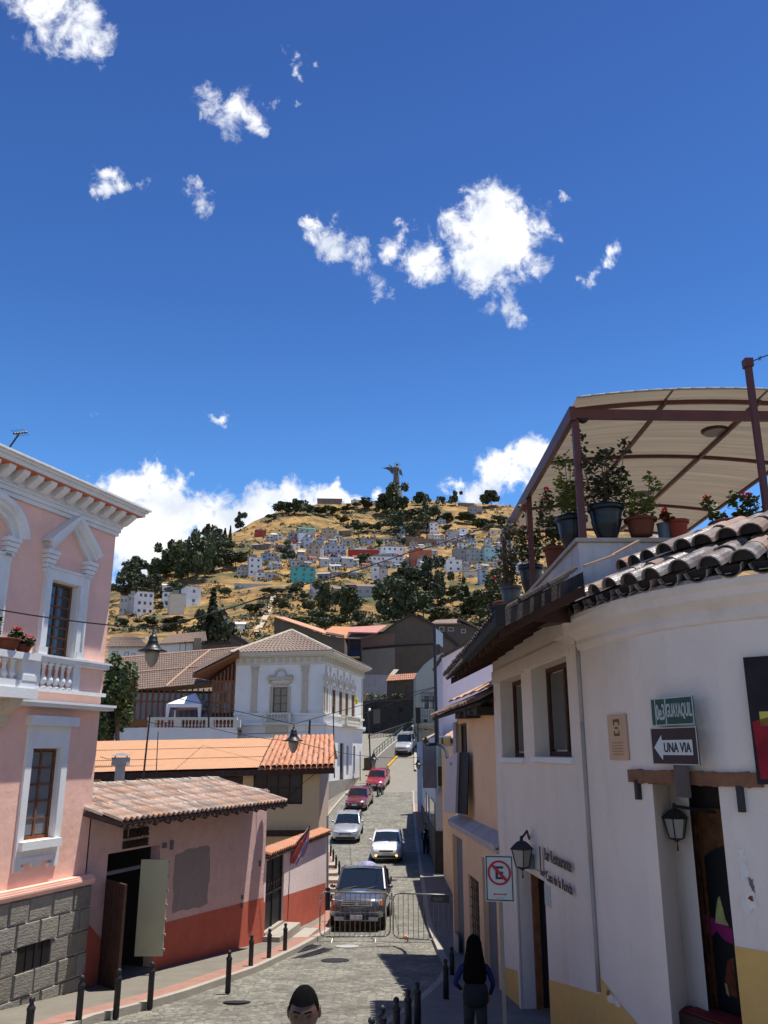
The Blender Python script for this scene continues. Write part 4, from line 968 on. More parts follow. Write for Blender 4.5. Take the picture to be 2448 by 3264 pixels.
c_ = [(s0+s1)/2 for s0, s1 in sw]; sw = [(c-.5, c+.5, zA, zB-.05) for c in c_]
gw_ = [(WS.px(x, 2420)[0]-.4, WS.px(x, 2420)[0]+.4, WS.px(1108, 2471)[1], WS.px(1108, 2377)[1]) for x in (1108, 1129)]
gd_ = (WS.px(1083,2450)[0], WS.px(1095,2450)[0], -4.2, WS.px(1089,2369)[1])
mb2 = MB(WS.M); holed(mb, WS.M, 0, LS, -5, cb+.2, sw+gw_+[gd_], .3); mb.box(0.3, LS, .3, 8, -5, cb+.2, WS.M)
mb.build('wall', M_bluew, mn)
window(WN, mn, *wf, rows=3, cols=2, t=.12, mf=M_woodr, bar=.09)
for w in sw: window(WS, mn, *w, rows=3, cols=2, t=.02, mf=M_woodr, bar=.09)
for w in gw_: window(WS, mn, *w, rows=4, cols=1, t=.15, mf=M_greydk, bar=.06)
piece('door', mn, WS.M, gd_[0], gd_[1], .12, .2, gd_[2], gd_[3], M_woodd)
def cornice2(W_, L_, e0, e1):
 mb = MB(W_.M); H = ct-cb
 mb.box(-e0*.3, L_+e1*.3, -.12, .01, cb, cb+H*.12); mb.box(0, L_, -.10, .01, cb+H*.12, cb+H*.62)
 mb.box(-e0*.5, L_+e1*.5, -.35, .01, cb+H*.62, cb+H*.72); mb.box(-e0*.8, L_+e1*.8, -.6, .01, cb+H*.72, cb+H*.9); mb.box(-e0, L_+e1, -.75, .01, cb+H*.9, ct); mb.build('cornice', M_ochre if 0 else mat('cornice_cream', (.60,.56,.47), var=.06, bump=.1, stain=.2), mn)
 n = int(L_/.56)
 for i in range(n):
  s = .15+i*(L_-.3)/(n-1); piece('frieze_block', mn, W_.M, s-.13, s+.13, -.17, -.10, cb+H*.18, cb+H*.55, M_ochre)
cornice2(WN, LN, 0, .7); cornice2(WS, LS, 0, .7)
def pilaster(W_, s, w_=.42):
 k_ = 1 if W_ is WN else .22
 z0, z1 = zA-.02, cb-.12; mb = MB(W_.M @ Matrix.Diagonal((1, k_, 1, 1))); mb.box(s-w_/2, s+w_/2, -.10, .01, z0, z1-.5); mb.box(s-w_/2-.06, s+w_/2+.06, -.14, .01, z0, z0+.16)
 mb.box(s-w_/2-.04, s+w_/2+.04, -.14, .01, z1-.5, z1-.12); mb.box(s-w_/2-.12, s+w_/2+.12, -.2, .01, z1-.12, z1)
 for sg in (-1, 1): mb.cyl((s+sg*w_*.35, -.13, z1-.28), (s+sg*w_*.35, -.22, z1-.28), .09, n=8)
 mb.build('pilaster', M_ochre, mn)
for x in (811, 972): pilaster(WN, WN.px(x, 2200)[0], .5)
pilaster(WS, .4, .5); pilaster(WS, LS-.4, .5)
for a, b in zip(c_, c_[1:]): pilaster(WS, (a+b)/2, .3)
def hood2(W_, w):
 k_ = 1 if W_ is WN else .3
 mb = MB(W_.M @ Matrix.Diagonal((1, k_, 1, 1))); s0, s1, z0, z1 = w; c = (s0+s1)/2; hw = (s1-s0)/2
 for o, f, a in ((.05, .10, 0), (.09, .14, .12)):
  mb.box(s0-f-a, s0-a, -o, .01, z0, z1+.05); mb.box(s1+a, s1+f+a, -o, .01, z0, z1+.05); mb.box(s0-f-a+.1, s1+f+a-.1, -o, .01, z1+.05+a, z1+.05+f+a)
 mb.box(s0-.45, s1+.45, -.3, .01, z1+.55, z1+.8); mb.box(s0-.38, s0-.2, -.2, .01, z1+.3, z1+.55); mb.box(s1+.2, s1+.38, -.2, .01, z1+.3, z1+.55)
 mb.box(s0-.4, s0+.1, -.14, .01, z1+.86, z1+.96); mb.box(s1-.1, s1+.4, -.14, .01, z1+.86, z1+.96)
 prev = None
 for i in range(11):
  a = pi*i/10; q = (c-cos(a)*hw*.85, z1+.9+sin(a)*hw*.95)
  if prev: mb.slab([(prev[0], 0, prev[1]), (q[0], 0, q[1]), (c+(q[0]-c)*.72, 0, z1+.9+(q[1]-z1-.9)*.72), (c+(prev[0]-c)*.72, 0, z1+.9+(prev[1]-z1-.9)*.72)], (0, -.13, 0))
  prev = q
 mb.build('window_hood', M_ochre, mn)
hood2(WN, wf)
for w in sw: hood2(WS, w)
mb = MB(WN.M); mb.box(0, LN+.15, -.16, .01, zA-.22, zA-.05); mb.box(0, LN+.28, -.3, .01, zfl-.22, zfl-.02); mb.build('floor_band', M_bluew, mn)
mb = MB(WS.M); mb.box(-.15, LS, -.16, .01, zA-.221, zA-.051); mb.box(-.28, LS, -.3, .01, zfl-.221, zfl-.021); mb.build('floor_band', M_bluew, mn)
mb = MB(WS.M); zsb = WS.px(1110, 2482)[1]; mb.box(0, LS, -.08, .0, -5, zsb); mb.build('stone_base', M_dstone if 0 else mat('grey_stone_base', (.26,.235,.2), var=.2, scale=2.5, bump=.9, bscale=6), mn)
def balc2(W_, c, hw, zf, zr, o=.55):
 mb = MB(W_.M); mb.box(c-hw-.1, c+hw+.1, -o-.05, 0, zf-.15, zf); mb.box(c-hw, c+hw, -o, -o+.16, zr-.12, zr); mb.box(c-hw, c-hw+.2, -o, -o+.2, zf, zr-.12); mb.box(c+hw-.2, c+hw, -o, -o+.2, zf, zr-.12); mb.box(c-hw+.02,c-hw+.16,-o+.2,0,zr-.12,zr); mb.box(c+hw-.16,c+hw-.02,-o+.2,0,zr-.12,zr)
 b = mb.build('balcony', M_ochre if 0 else MATS['cornice_cream'], mn)
 n = int((hw*2-.5)/.24)
 m2 = MB(); m2.lathe(baluster_prof(zr-.12-zf, .075), n=6); me = m2.mesh('baluster', MATS['cornice_cream'])
 for i in range(n): inst('baluster', me, b, W_.M @ Matrix.Translation((c-hw+.32+i*(2*hw-.64)/max(1, n-1), -o+.08, zf)))
cW = (wf[0]+wf[1])/2; balc2(WN, cW, 1.1, zfl, zA-.05); balc2(WS, c_[3], 2.6, zfl, zA-.05, .7)
mb = MB(WN.M); a = WN.px(848, 2318); b = WN.px(917, 2338); mb.box(a[0], b[0], -.2, 0, b[1], a[1]); mb.build('balcony_bracket', M_ochre, mn)
ap = at(929, 2010, 75.5); E = [WN.P(-.3, ct, .75), WN.P(LN+.75, ct, .75), WS.P(LS+.4, ct, .75), WS.P(LS+.4, ct, -8), WN.P(-.3, ct, -12)]
rm = MB();
def tri_roof(mb, a, b, apx, n, rows):
 a, b, apx = Vector(a), Vector(b), Vector(apx); nrm = (b-a).cross(apx-a).normalized(); nrm = nrm if nrm.z > 0 else -nrm
 for j in range(rows):
  v0, v1 = j/rows, (j+1)/rows; l0, r0 = a.lerp(apx, v0), b.lerp(apx, v0); l1, r1 = a.lerp(apx, v1), b.lerp(apx, v1)
  k = max(1, int(n*(1-v0))); corr_roof(mb, l0+nrm*.03, r0+nrm*.03, r1, l1, k, .06, .04, 4)
ap2 = ap+Vector((u2.x, u2.y, 0))*5
tri_roof(rm, E[0], E[1], ap, 26, 12);
row_roof(rm, E[1], E[2], ap2, ap, 40, 12, .06); rm.slab([ap, ap2, E[3], E[4]], (0,0,-.05)); rm.add([E[0], E[4], ap], [(0,1,2)]); rm.add([E[2], E[3], ap2], [(0,1,2)])
rm.build('roof_tiles', mat('mansion_tile', (.36,.26,.20), col2=(.23,.17,.135), scale=3, bump=.4), mn, kind='stuff')
mb = MB(); mb.tube([E[1]+Vector((0,0,.05)), ap+Vector((0,0,.05))], .12, 6); mb.tube([E[0]+Vector((0,0,.05)), ap+Vector((0,0,.05))], .12, 6); mb.tube([ap+Vector((0,0,.05)), ap2+Vector((0,0,.05))], .12, 6); mb.build('ridge', M_ochre, mn)
mb = MB(); pf = at(1130, 2215, 80.5); mb.cyl(at(1135,2245,80.5), at(1128, 2205, 79.8), .03, n=6); fl = thing('flag', 'yellow flag hanging from the mansion facade', 'flag', at(1135,2245,80.5)); mb.build('staff', M_woodd, fl)
mb = MB()
for i in range(6):
 for j in range(4):
  q = lambda a, b: at(1129+b*2.6+a*.5-(.8*a if a < 2 else 0), 2208+a*6, 79.9+.15*sin(b*2+a))
  if j < 1+i*.6: mb.add([q(i,j), q(i,j+1), q(i+1,j+1), q(i+1,j)], [(0,1,2,3)])
mb.build('cloth', mat('flag_yellow', (.85,.68,.02), bump=0), fl)
# tiled hall, glazed gallery and terrace
hl = thing('glazed_hall', 'long hall with brown tile roof and timber glazed front behind the terrace', 'house', at(540, 2300, 76))
r0, r1 = at(330, 2104, 84), at(800, 2064, 86); e0, e1 = at(330, 2209, 75), at(690, 2177, 77)
e1x = e0.lerp(e1, 1.3)
mb = MB(); row_roof(mb, e0, e1x, r1, r0, 62, 16, .07, .04); mb.slab([r0, r1, r1+Vector((0,6,-3)), r0+Vector((0,6,-3))], (0,0,-.1)); mb.build('roof_tiles', M_tile_br, hl, kind='stuff')
nr = (e1x-e0).cross(r0-e0).normalized(); nr = nr if nr.z > 0 else -nr
mb = MB(); L_ = lambda u, v: e0.lerp(e1x, u).lerp(r0.lerp(r1, u), v)+nr*.10
for (ua, va, ub, vb) in ((.0,.47,1,.5),(.42,0,.72,1)): mb.tube([L_(ua+(ub-ua)*i/8, va+(vb-va)*i/8) for i in range(9)], .10, 5)
mb.tube([r0+Vector((0,0,.08)), r1+Vector((0,0,.08))], .14, 6)
mb.build('mortar_course', mat('pale_clay', (.42,.27,.18), var=.2, bump=.3), hl)
zt_ = e0.z-.25
WH = Wall((e0.x, e0.y+1.0), (e1.x+.2, e1.y+.9)); zb_ = at(440, 2345, 76).z
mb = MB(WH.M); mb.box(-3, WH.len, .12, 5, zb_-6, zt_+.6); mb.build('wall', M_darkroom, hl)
n = 20
for i in range(n+1):
 s = WH.len*i/n; piece('mullion', hl, WH.M, s-.07, s+.07, -.05, .1, zb_+1.4, zt_+.8, M_woodr)
for i in range(n):
 s = WH.len*i/n; piece('pane', hl, WH.M, s+.07, s+WH.len/n-.07, .02, .05, zb_+1.4, zt_+.4, mat('grey_glass', (.13,.15,.17), var=.5, scale=1.5, rough=.15, bump=0))
mb = MB(WH.M); mb.box(-3, WH.len, -.04, .11, zb_+2.9, zb_+3.02); mb.build('transom', M_woodr, hl)
mb = MB(WH.M); mb.box(-3, WH.len, -.1, .11, zb_-.5, zb_+1.4); mb.build('timber_dado', mat('ochre_wood', (.27,.14,.045), var=.2, bump=.2), hl)
g = thing('gallery_wing', 'tall dark timber and glass gallery under a deep wooden eave, left of the mansion', 'building', at(718, 2275, 71))
A_, B_ = at(674, 2275, 70.5), at(768, 2275, 70.5); mb = MB(); zg1 = at(760, 2085, 70.5).z
mb.slab([Vector((A_.x,70.6,A_.z-3)), Vector((B_.x,70.6,A_.z-3)), Vector((B_.x,70.6,zg1)), Vector((A_.x,70.6,at(674,2160,70.5).z))], (0,6,0)); mb.build('wall', M_darkroom, g)
for i in range(9):
 x = A_.x+(B_.x-A_.x)*i/8; zt2 = at(674, 2160, 70.5).z+(zg1-at(674,2160,70.5).z)*i/8-.1; piece('mullion', g, Matrix(), x-.07, x+.07, 70.48, 70.6, A_.z-1, zt2, M_woodr)
for k, y in enumerate((2172, 2205, 2240)):
 z = at(700, y, 70.5).z; piece('transom', g, Matrix(), A_.x, B_.x, 70.46, 70.62, z-.08, z+.08, M_woodr)
rng = random.Random(4)
for i in range(8):
 for k, (ya, yb) in enumerate(((2240, 2275), (2205, 2240), (2172, 2205))):
  x = A_.x+(B_.x-A_.x)*i/8; piece('pane', g, Matrix(), x+.07, x+(B_.x-A_.x)/8-.07, 70.56, 70.59, at(700,yb,70.5).z+.08, at(700,ya,70.5).z-.08, MATS['grey_glass'] if rng.random() < .3 else mat('brown_glass', (.06,.03,.02), var=.4, rough=.2, bump=0))
mb = MB(); q0, q1, q2, q3 = at(614,2150,68.5), at(762,2076,69.5), at(775,2060,77), at(676,2166,72.5)
mb.slab([q0, q1, q2, at(640,2120,78)], (0,0,-.12)); mb.slab([q0+Vector((0,0,-.12)), q1+Vector((0,0,-.12)), at(765,2092,70.2), q3], (0,0,-.1)); mb.build('eave', M_woodr, g)
mb = MB(); nq = Vector((0,0,.08)); row_roof(mb, q0+nq, q1+nq, q2+nq, at(640,2120,78)+nq, 22, 8, .06); mb.build('roof_tiles', M_tile_br, g, kind='stuff')
tr = thing('terrace', 'white terrace wall with a balustrade in front of the glazed hall', 'terrace', at(600, 2350, 68))
Y_ = 68.0; a, b = at(470, 2285, Y_), at(757, 2277, Y_); z0b, z1b = at(483,2320,Y_).z, at(483,2286,Y_).z; a.z = b.z = 0
mb = MB(); mb.box(a.x-6, b.x, Y_, Y_+.35, -5, z0b); mb.box(a.x-.6, b.x, Y_-.08, Y_+.43, z0b-.14, z0b+.02); mb.build('wall', M_bluew, tr)
mb = MB(); mb.box(a.x-6, b.x, Y_+.35, Y_+8.4, z0b-.3, z0b-.1); mb.build('terrace_floor', M_redstrip if 0 else mat('terrace_tile', (.24,.10,.07), bump=.1), tr)
mb = MB(); mb.box(a.x, b.x, Y_-.02, Y_+.3, z1b-.2, z1b); mb.build('rail', MATS['cornice_cream'], tr)
for x in (483, 566, 668, 755): p = at(x, 2300, Y_); piece('pillar', tr, Matrix(), p.x-.28, p.x+.28, Y_-.05, Y_+.33, z0b+.02, z1b-.2, MATS['cornice_cream'])
mb = MB(); mb.box(a.x+.3, b.x-.3, Y_+.9, Y_+.95, z0b-.1, z1b-.35); mb.build('red_panel', mat('dark_red_board', (.19,.055,.04), bump=.1), tr)
m2 = MB(); m2.lathe(baluster_prof(z1b-.2-z0b-.02, .085), n=6); bme = m2.mesh('baluster', MATS['cornice_cream'])
for (xa, xb) in ((498, 556), (578, 655), (685, 745)):
 pa_, pb_ = at(xa, 2300, Y_).x, at(xb, 2300, Y_).x; n = int((pb_-pa_)/.27)
 for i in range(n+1): inst('baluster', bme, tr, Matrix.Translation((pa_+(pb_-pa_)*i/n, Y_+.14, z0b+.02)))
tt = thing('canopy_tent', 'white peaked garden tent standing on the terrace', 'tent', at(600, 2290, 71.5)); M_tent = mat('tent_cloth', (.82,.82,.84), var=.02, bump=.03)
pk = at(622, 2209, 72.5); c0, c1, c2, c3 = at(533, 2243, 70.6), at(640, 2245, 70.6), at(668, 2231, 74.5), at(560, 2232, 74.8)
c1.z = c0.z; c2.z = c0.z; c3.z = c0.z
mb = MB();
for p_, q_ in ((c0,c1),(c1,c2),(c2,c3),(c3,c0)): mb.add([p_, q_, pk], [(0,1,2)]); mb.quad(p_, q_, q_-Vector((0,0,.3)), p_-Vector((0,0,.3)))
mb.build('roof', M_tent, tt)
for p_ in (c0,c1,c2,c3): mb = MB(); mb.cyl(p_, Vector((p_.x, p_.y, z0b-.1)), .07, n=4); mb.build('leg', M_tent, tt)
for i, (p_, dx) in enumerate(((c0, .25), (c1, -.25))): mb = MB(); mb.quad(p_-Vector((0,0,.3)), p_+Vector((dx,0,-.3)), p_+Vector((dx*.4,0,-1.7)), p_+Vector((0,0,-1.7))); mb.build('curtain', M_tent, tt)
# tree left of the terrace
def tree_mesh(name, crown, n, leaf, seed, mlist, spread=(1,1,1), lumps=9, core=.5):
 rng = random.Random(seed); mb = MB(); cs = [(Vector((rng.gauss(0,.42), rng.gauss(0,.42), rng.gauss(0,.40))), rng.uniform(.28,.5)) for _ in range(lumps)]
 for i in range(n):
  c, r = cs[rng.randrange(lumps)]
  d = Vector((rng.gauss(0,1), rng.gauss(0,1), rng.gauss(0,1))).normalized()*r*rng.uniform(.55,1.05)
  p = c+d; p = Vector((p.x*spread[0], p.y*spread[1], p.z*spread[2])); s = leaf*rng.uniform(.6,1.4)
  u = Vector((rng.gauss(0,1), rng.gauss(0,1), rng.gauss(0,.6))).normalized(); v = u.cross(d+Vector((rng.gauss(0,.3),rng.gauss(0,.3),rng.gauss(0,.3)))).normalized()
  u *= s; v *= s*.75; mb.cur = rng.randrange(len(mlist)) if rng.random() < .3 else 0
  mb.add([p-u, p-v, p+u, p+v], [(0,1,2,3)])
 return mb.mesh(name, mlist)
t = thing('leafy_tree', 'green broadleaf tree growing between the pink house and the terrace', 'tree', at(375, 2420, 46))
c = at(372, 2235, 46); me = tree_mesh('crown', None, 4200, .13, 3, [M_leaf, M_leafo], (1.15, 1.0, 2.3), 16); inst('crown', me, t, TR(c.x, c.y, c.z))
mb = MB(); b_ = at(375, 2420, 46); mb.tube([b_-Vector((0,0,1.5)), b_, c, c+Vector((.1,0,1.4))], .12, 6); mb.cyl(c-Vector((0,0,.8)), c+Vector((.8,.2,.4)), .07, .03, 5); mb.cyl(c-Vector((0,0,.5)), c+Vector((-.6,-.2,.9)), .06, .03, 5); mb.build('trunk', M_bark, t)
# right: white corner building, straight part
WW = Wall((2.33, 18.2), (2.77, 12.0)); LW = WW.len
wb = thing('white_tavern', 'large white building on the right with ochre base band, curved corner and roof terrace', 'house', WW.P(LW/2, gz(14)), WW.rz)
def prj(W_, x0, x1, yt, yb, xm=None): return (W_.px(x0, (yt+yb)/2)[0], W_.px(x1, (yt+yb)/2)[0], W_.px((x0+x1)/2, yb)[1], W_.px((x0+x1)/2, yt)[1])
w1 = prj(WW, 1597, 1666, 2160, 2414); w2 = prj(WW, 1698, 1814, 2108, 2412)
dA = WW.px(1657, 3000)[0]; dB = WW.px(1742, 2950)[0]; dT = WW.px(1745, 2815)[1]
zw1 = 1.62
CV = [(2.77,12.0),(2.88,11.2),(3.06,10.45),(3.31,9.85),(3.63,9.35),(4.02,8.93),(4.5,8.55),(5.1,8.22),(5.9,7.95),(7.0,7.75)]
mb = MB(WW.M); holed(mb, None, 0, LW, -5.2, 2.3, [w1, w2, (dA, dB, -5.2, dT)], .36)
mb.box(0, dA, .32, .5, -5.2, 1.5); mb.box(dB, LW, .32, .5, -5.2, 1.5); mb.box(dA, dB, .32, .5, dT, w1[2]-.2); mb.box(-.01, 0, 0, 3, -5.2, 2.3)
mb.build('wall', M_rwhite, wb)
mb = MB(); cvt = [(x, y) for x, y in CV]
door_i = 0
def cpt(t):
 d = 0
 for a, b in zip(CV, CV[1:]):
  l_ = math.dist(a, b)
  if d+l_ >= t or b is CV[-1]: u = (t-d)/l_; return Vector((a[0]+(b[0]-a[0])*u, a[1]+(b[1]-a[1])*u)), (Vector(b)-Vector(a)).normalized()
  d += l_
def cn(t):
 e = .35; p0, _ = cpt(max(0, t-e)); p1, _ = cpt(t+e); d = (p1-p0).normalized(); return Vector((d.y, -d.x)), d
def c_of(x, y):
 """curve length and height hit by the ray through a photograph point"""
 r = ray(x, y); k = r.x/r.y; lo, hi = 0.0, 6.5
 for _ in range(40):
  m = (lo+hi)/2; p, _ = cpt(m)
  if p.x/p.y < k: lo = m
  else: hi = m
 p, _ = cpt(lo); return lo, p.y*r.z/r.y
tL, _z = c_of(2100, 2750); tR, _z2 = c_of(2325, 2850)
zdT = c_of(2180, 2497)[1]
TT = sorted(set([i*.22 for i in range(31)]+[tL, tR])); ZT = 1.72
def cv(t, z, o=0):
 p, _ = cpt(t); n, _ = cn(t); return Vector((p.x+n.x*o, p.y+n.y*o, z))
mb.smooth = False
for a, b in zip(TT, TT[1:]):
 rng_ = [(-5.2, ZT)] if not (tL-1e-6 <= a and b <= tR+1e-6) else [(zdT, ZT)]
 for z0, z1 in rng_: mb.quad(cv(a, z0), cv(b, z0), cv(b, z1), cv(a, z1)); mb.quad(cv(b, z0, -.5), cv(a, z0, -.5), cv(a, z1, -.5), cv(b, z1, -.5))
mb.quad(cv(tL,-5.2), cv(tL,zdT), cv(tL,zdT)+Vector((.50,.72,0)), cv(tL,-5.2)+Vector((.50,.72,0)))
mb.quad(cv(tR,-5.2), cv(tR,zdT), cv(tR,zdT,-.8), cv(tR,-5.2,-.8)); mb.quad(cv(tL,zdT), cv(tR,zdT), cv(tR,zdT,-.8), cv(tL,zdT)+Vector((.50,.72,0)))
mb.build('curved_wall', M_rwhite, wb)
zo = [WW.px(1753, 3028)[1], c_of(1850, 3110)[1], c_of(2000, 3227)[1]]
mb = MB(WW.M); zoA = zo[0]; zoS = -4.05
for a, b in ((0, dA), (dB, LW)): mb = MB(WW.M); mb.add([(a,-.006,-5.2),(b,-.006,-5.2),(b,-.006,zoS+(zoA-zoS)*b/LW),(a,-.006,zoS+(zoA-zoS)*a/LW)], [(0,1,2,3)]); mb.build('ochre_band', M_rochre, wb)
tzr = c_of(2349, 3016); tze = c_of(2440, 3033)
def zoc(t): return zo[1]+(zo[2]-zo[1])*(t-c_of(1850,3110)[0])/(c_of(2000,3227)[0]-c_of(1850,3110)[0]) if t < tL else tzr[1]
mb = MB(); mbr = MB()
for a, b in zip(TT, TT[1:]):
 if tL-1e-6 <= a and b <= tR+1e-6: continue
 za = zo[0]+(zo[1]-zo[0])*min(1, a/max(.01, c_of(1850,3110)[0])) if a < c_of(1850,3110)[0] else zoc(a+1e-4); zb = zo[0]+(zo[1]-zo[0])*min(1, b/max(.01, c_of(1850,3110)[0])) if b < c_of(1850,3110)[0] else zoc(b-1e-4)
 (mb if b <= tL+1e-6 else mbr).quad(cv(a,-5.2,.006), cv(b,-5.2,.006), cv(b,zb,.006), cv(a,za,.006))
mb.build('ochre_band', M_rochre, wb); mbr.build('ochre_band', M_rochre, wb)
def sweep(mb, t0, t1, prof, n=28):
 pr = []
 for i in range(n+1):
  t = t0+(t1-t0)*i/n; pr.append([cv(t, z, o) for o, z in prof])
 for i in range(n):
  for j in range(len(prof)-1): mb.quad(pr[i][j], pr[i+1][j], pr[i+1][j+1], pr[i][j+1])
 mb.add(pr[0], [tuple(range(len(prof)))]); mb.add(pr[n], [tuple(range(len(prof)))])
mb = MB(); sweep(mb, .0, 6.3, [(.0,1.36),(.03,1.38),(.05,1.44),(.04,1.5),(.10,1.56),(.17,1.62),(.20,1.70),(.24,1.74),(.24,1.80),(0,1.82)])
M_plc = mat('curved_cornice_plaster', (.60,.53,.47), var=.08, scale=1.5, bump=.3, bscale=12, stain=.5, stcol=(.42,.32,.22), mixscale=.8)
mb.build('cornice', M_plc, wb)
mb = MB(WW.M)
mb.box(LW-.55, LW+.02, -.22, 0, 1.58, 1.82); mb.box(LW-.45, LW, -.10, 0, 1.46, 1.58); mb.build('cornice', M_plc, wb)
for w in (w1, w2):
 window(WW, wb, *w, rows=1, cols=2, t=.26, mf=mat('dark_red_wood', (.075,.03,.018), var=.3, scale=8, bump=.3), mg=M_glassd, bar=.09, fr=.08)
 mb = MB(WW.M); mb.box(w[0]-.06, w[1]+.12, -.07, .02, w[2]-.09, w[2]-.01); mb.build('window_sill', M_white, wb)
 mb = MB(WW.M); mb.box(w[0]+.1, w[1]-.3, .33, .34, w[2]+.1, w[3]-.2); mb.build('curtain', mat('dim_curtain', (.07,.06,.065), var=.5, scale=5, bump=.1), wb)
mb = MB(WW.M); mb.box(0, w1[1]+.28, -.035, 0, w1[3]-.0, 1.62); mb.box(w1[1]+.28, LW-.45, -.035, 0, w2[3]+.02, 1.62); mb.build('lintel_band', M_rwhite, wb)
t_p = c_of(1832, 2300)[0]
mb = MB(); mb.smooth = True; mb.tube([cv(c_of(1822, 2090)[0], 1.5, .02), cv(c_of(1832,2300)[0], c_of(1832,2300)[1], .02), cv(c_of(1868,2750)[0], c_of(1868,2750)[1], .02), cv(c_of(1904,3160)[0], c_of(1904,3160)[1], .02)], .032, 8)
mb.build('downpipe', mat('taupe_pipe', (.36,.31,.28), bump=.1), wb)
mb = MB(WW.M); mb.box(dA, dB, .3, 1.6, -5.2, -4.35); mb.build('doorway_floor', M_walk, wb)
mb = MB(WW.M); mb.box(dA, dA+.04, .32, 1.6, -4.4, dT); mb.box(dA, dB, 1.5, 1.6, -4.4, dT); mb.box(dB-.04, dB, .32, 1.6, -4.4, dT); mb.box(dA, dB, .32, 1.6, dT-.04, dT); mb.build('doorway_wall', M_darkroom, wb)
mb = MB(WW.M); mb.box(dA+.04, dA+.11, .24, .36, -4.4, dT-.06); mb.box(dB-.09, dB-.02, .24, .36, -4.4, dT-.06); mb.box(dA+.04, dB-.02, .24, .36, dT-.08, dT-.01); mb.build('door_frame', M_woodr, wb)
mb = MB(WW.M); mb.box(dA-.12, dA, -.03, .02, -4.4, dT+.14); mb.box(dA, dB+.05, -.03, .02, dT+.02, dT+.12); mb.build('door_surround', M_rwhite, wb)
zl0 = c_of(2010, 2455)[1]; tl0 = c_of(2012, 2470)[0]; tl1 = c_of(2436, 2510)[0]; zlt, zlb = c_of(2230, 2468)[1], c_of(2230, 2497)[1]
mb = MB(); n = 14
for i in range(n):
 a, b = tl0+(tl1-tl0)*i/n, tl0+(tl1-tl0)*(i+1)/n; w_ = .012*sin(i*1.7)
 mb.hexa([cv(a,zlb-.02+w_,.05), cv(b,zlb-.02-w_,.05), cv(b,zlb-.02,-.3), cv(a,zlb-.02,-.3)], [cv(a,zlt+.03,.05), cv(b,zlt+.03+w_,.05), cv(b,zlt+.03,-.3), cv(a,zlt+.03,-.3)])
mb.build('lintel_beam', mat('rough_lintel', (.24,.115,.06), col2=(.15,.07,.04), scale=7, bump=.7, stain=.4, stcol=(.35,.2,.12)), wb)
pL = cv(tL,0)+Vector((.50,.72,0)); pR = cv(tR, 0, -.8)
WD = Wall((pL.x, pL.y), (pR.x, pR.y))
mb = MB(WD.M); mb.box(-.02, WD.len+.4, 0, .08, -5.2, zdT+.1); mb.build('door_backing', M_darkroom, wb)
zd1 = WD.px(2180, 2570)[1]
dl = MB(WD.M); dl.box(.02, WD.len+.3, -.05, 0, -5.2, zd1)
for k in range(6): dl.box(.02+k*.07, .055+k*.07, -.075, -.05, -5.2, zd1-.02)
dleaf = dl.build('door_leaf', mat('door_orange_wood', (.13,.052,.018), var=.5, scale=9, bump=.3), wb)
a0 = WD.px(2245, 2900)[0]; aw = WD.len+.3-a0; zt_ = WD.px(2290, 2686)[1]
mb = MB(WD.M); pts = [(a0+aw*(1-cos(pi*i/16))/2, -.056, zt_-.42+.42*sin(pi*i/16)) for i in range(17)]; mb.add(pts+[(a0+aw, -.056, -5.2), (a0, -.056, -5.2)], [tuple(range(19))]); mb.build('painted_panel', mat('night_black', (.010,.009,.010), var=0, bump=0, rough=.6), dleaf)
def flatshape(poly, m, nm, o=.06):
 mb = MB(WD.M); q = [WD.px(x, y) for x, y in poly]; mb.add([(s, -o, z) for s, z in q], [tuple(range(len(q)))]); mb.build(nm, m, dleaf)
flatshape([(2256,2915),(2300,2930),(2345,2960),(2350,3010),(2320,2995),(2296,2965),(2280,2985),(2262,2975)], mat('paint_magenta', (.30,.02,.13), var=.2, bump=0), 'painted_shape')
flatshape([(2292,2940),(2295,2895),(2300,2860),(2306,2855),(2312,2880),(2318,2900),(2325,2930),(2336,2950)], mat('paint_cream', (.45,.42,.14), var=.3, scale=9, bump=0), 'painted_shape', .063)
flatshape([(2262,3010),(2280,3060),(2296,3120),(2300,3190),(2275,3150),(2262,3080)], mat('paint_rust', (.16,.04,.015), var=.5, scale=8, bump=0), 'painted_shape')
flatshape([(2330,3060),(2350,3050),(2362,3180),(2340,3170),(2322,3120)], MATS['paint_rust'], 'painted_shape')
flatshape([(2322,3130),(2330,3135),(2338,3175),(2328,3165)], MATS['paint_cream'], 'painted_shape', .063)
for (x0, y0, x1, y1) in ((2028,2485,2048,2548),(2347,2505,2376,2588)):
 t0, za = c_of((x0+x1)/2, y0); _, zb = c_of((x0+x1)/2, y1); n_, d_ = cn(t0)
 mb = MB(); hw = .03; p = cv(t0, 0, 0)
 mb.hexa([p+Vector((-d_.x*hw, -d_.y*hw, zb)), p+Vector((d_.x*hw, d_.y*hw, zb)), p+Vector((d_.x*hw+n_.x*.06, d_.y*hw+n_.y*.06, zb)), p+Vector((-d_.x*hw+n_.x*.06, -d_.y*hw+n_.y*.06, zb))],
   [p+Vector((-d_.x*hw, -d_.y*hw, za)), p+Vector((d_.x*hw, d_.y*hw, za)), p+Vector((d_.x*hw+n_.x*.06, d_.y*hw+n_.y*.06, za)), p+Vector((-d_.x*hw+n_.x*.06, -d_.y*hw+n_.y*.06, za))])
 mb.build('hinge_bracket', M_blackmetal, wb)
rng = random.Random(12)
def flake(W_or, poly, m, nm='plaster_scar', o=.004):
 q = [c_of(x+rng.uniform(-3,3), y+rng.uniform(-3,3)) for x, y in poly]; mb = MB(); mb.add([cv(t, z, o) for t, z in q], [tuple(range(len(q)))]); mb.build(nm, m, wb)
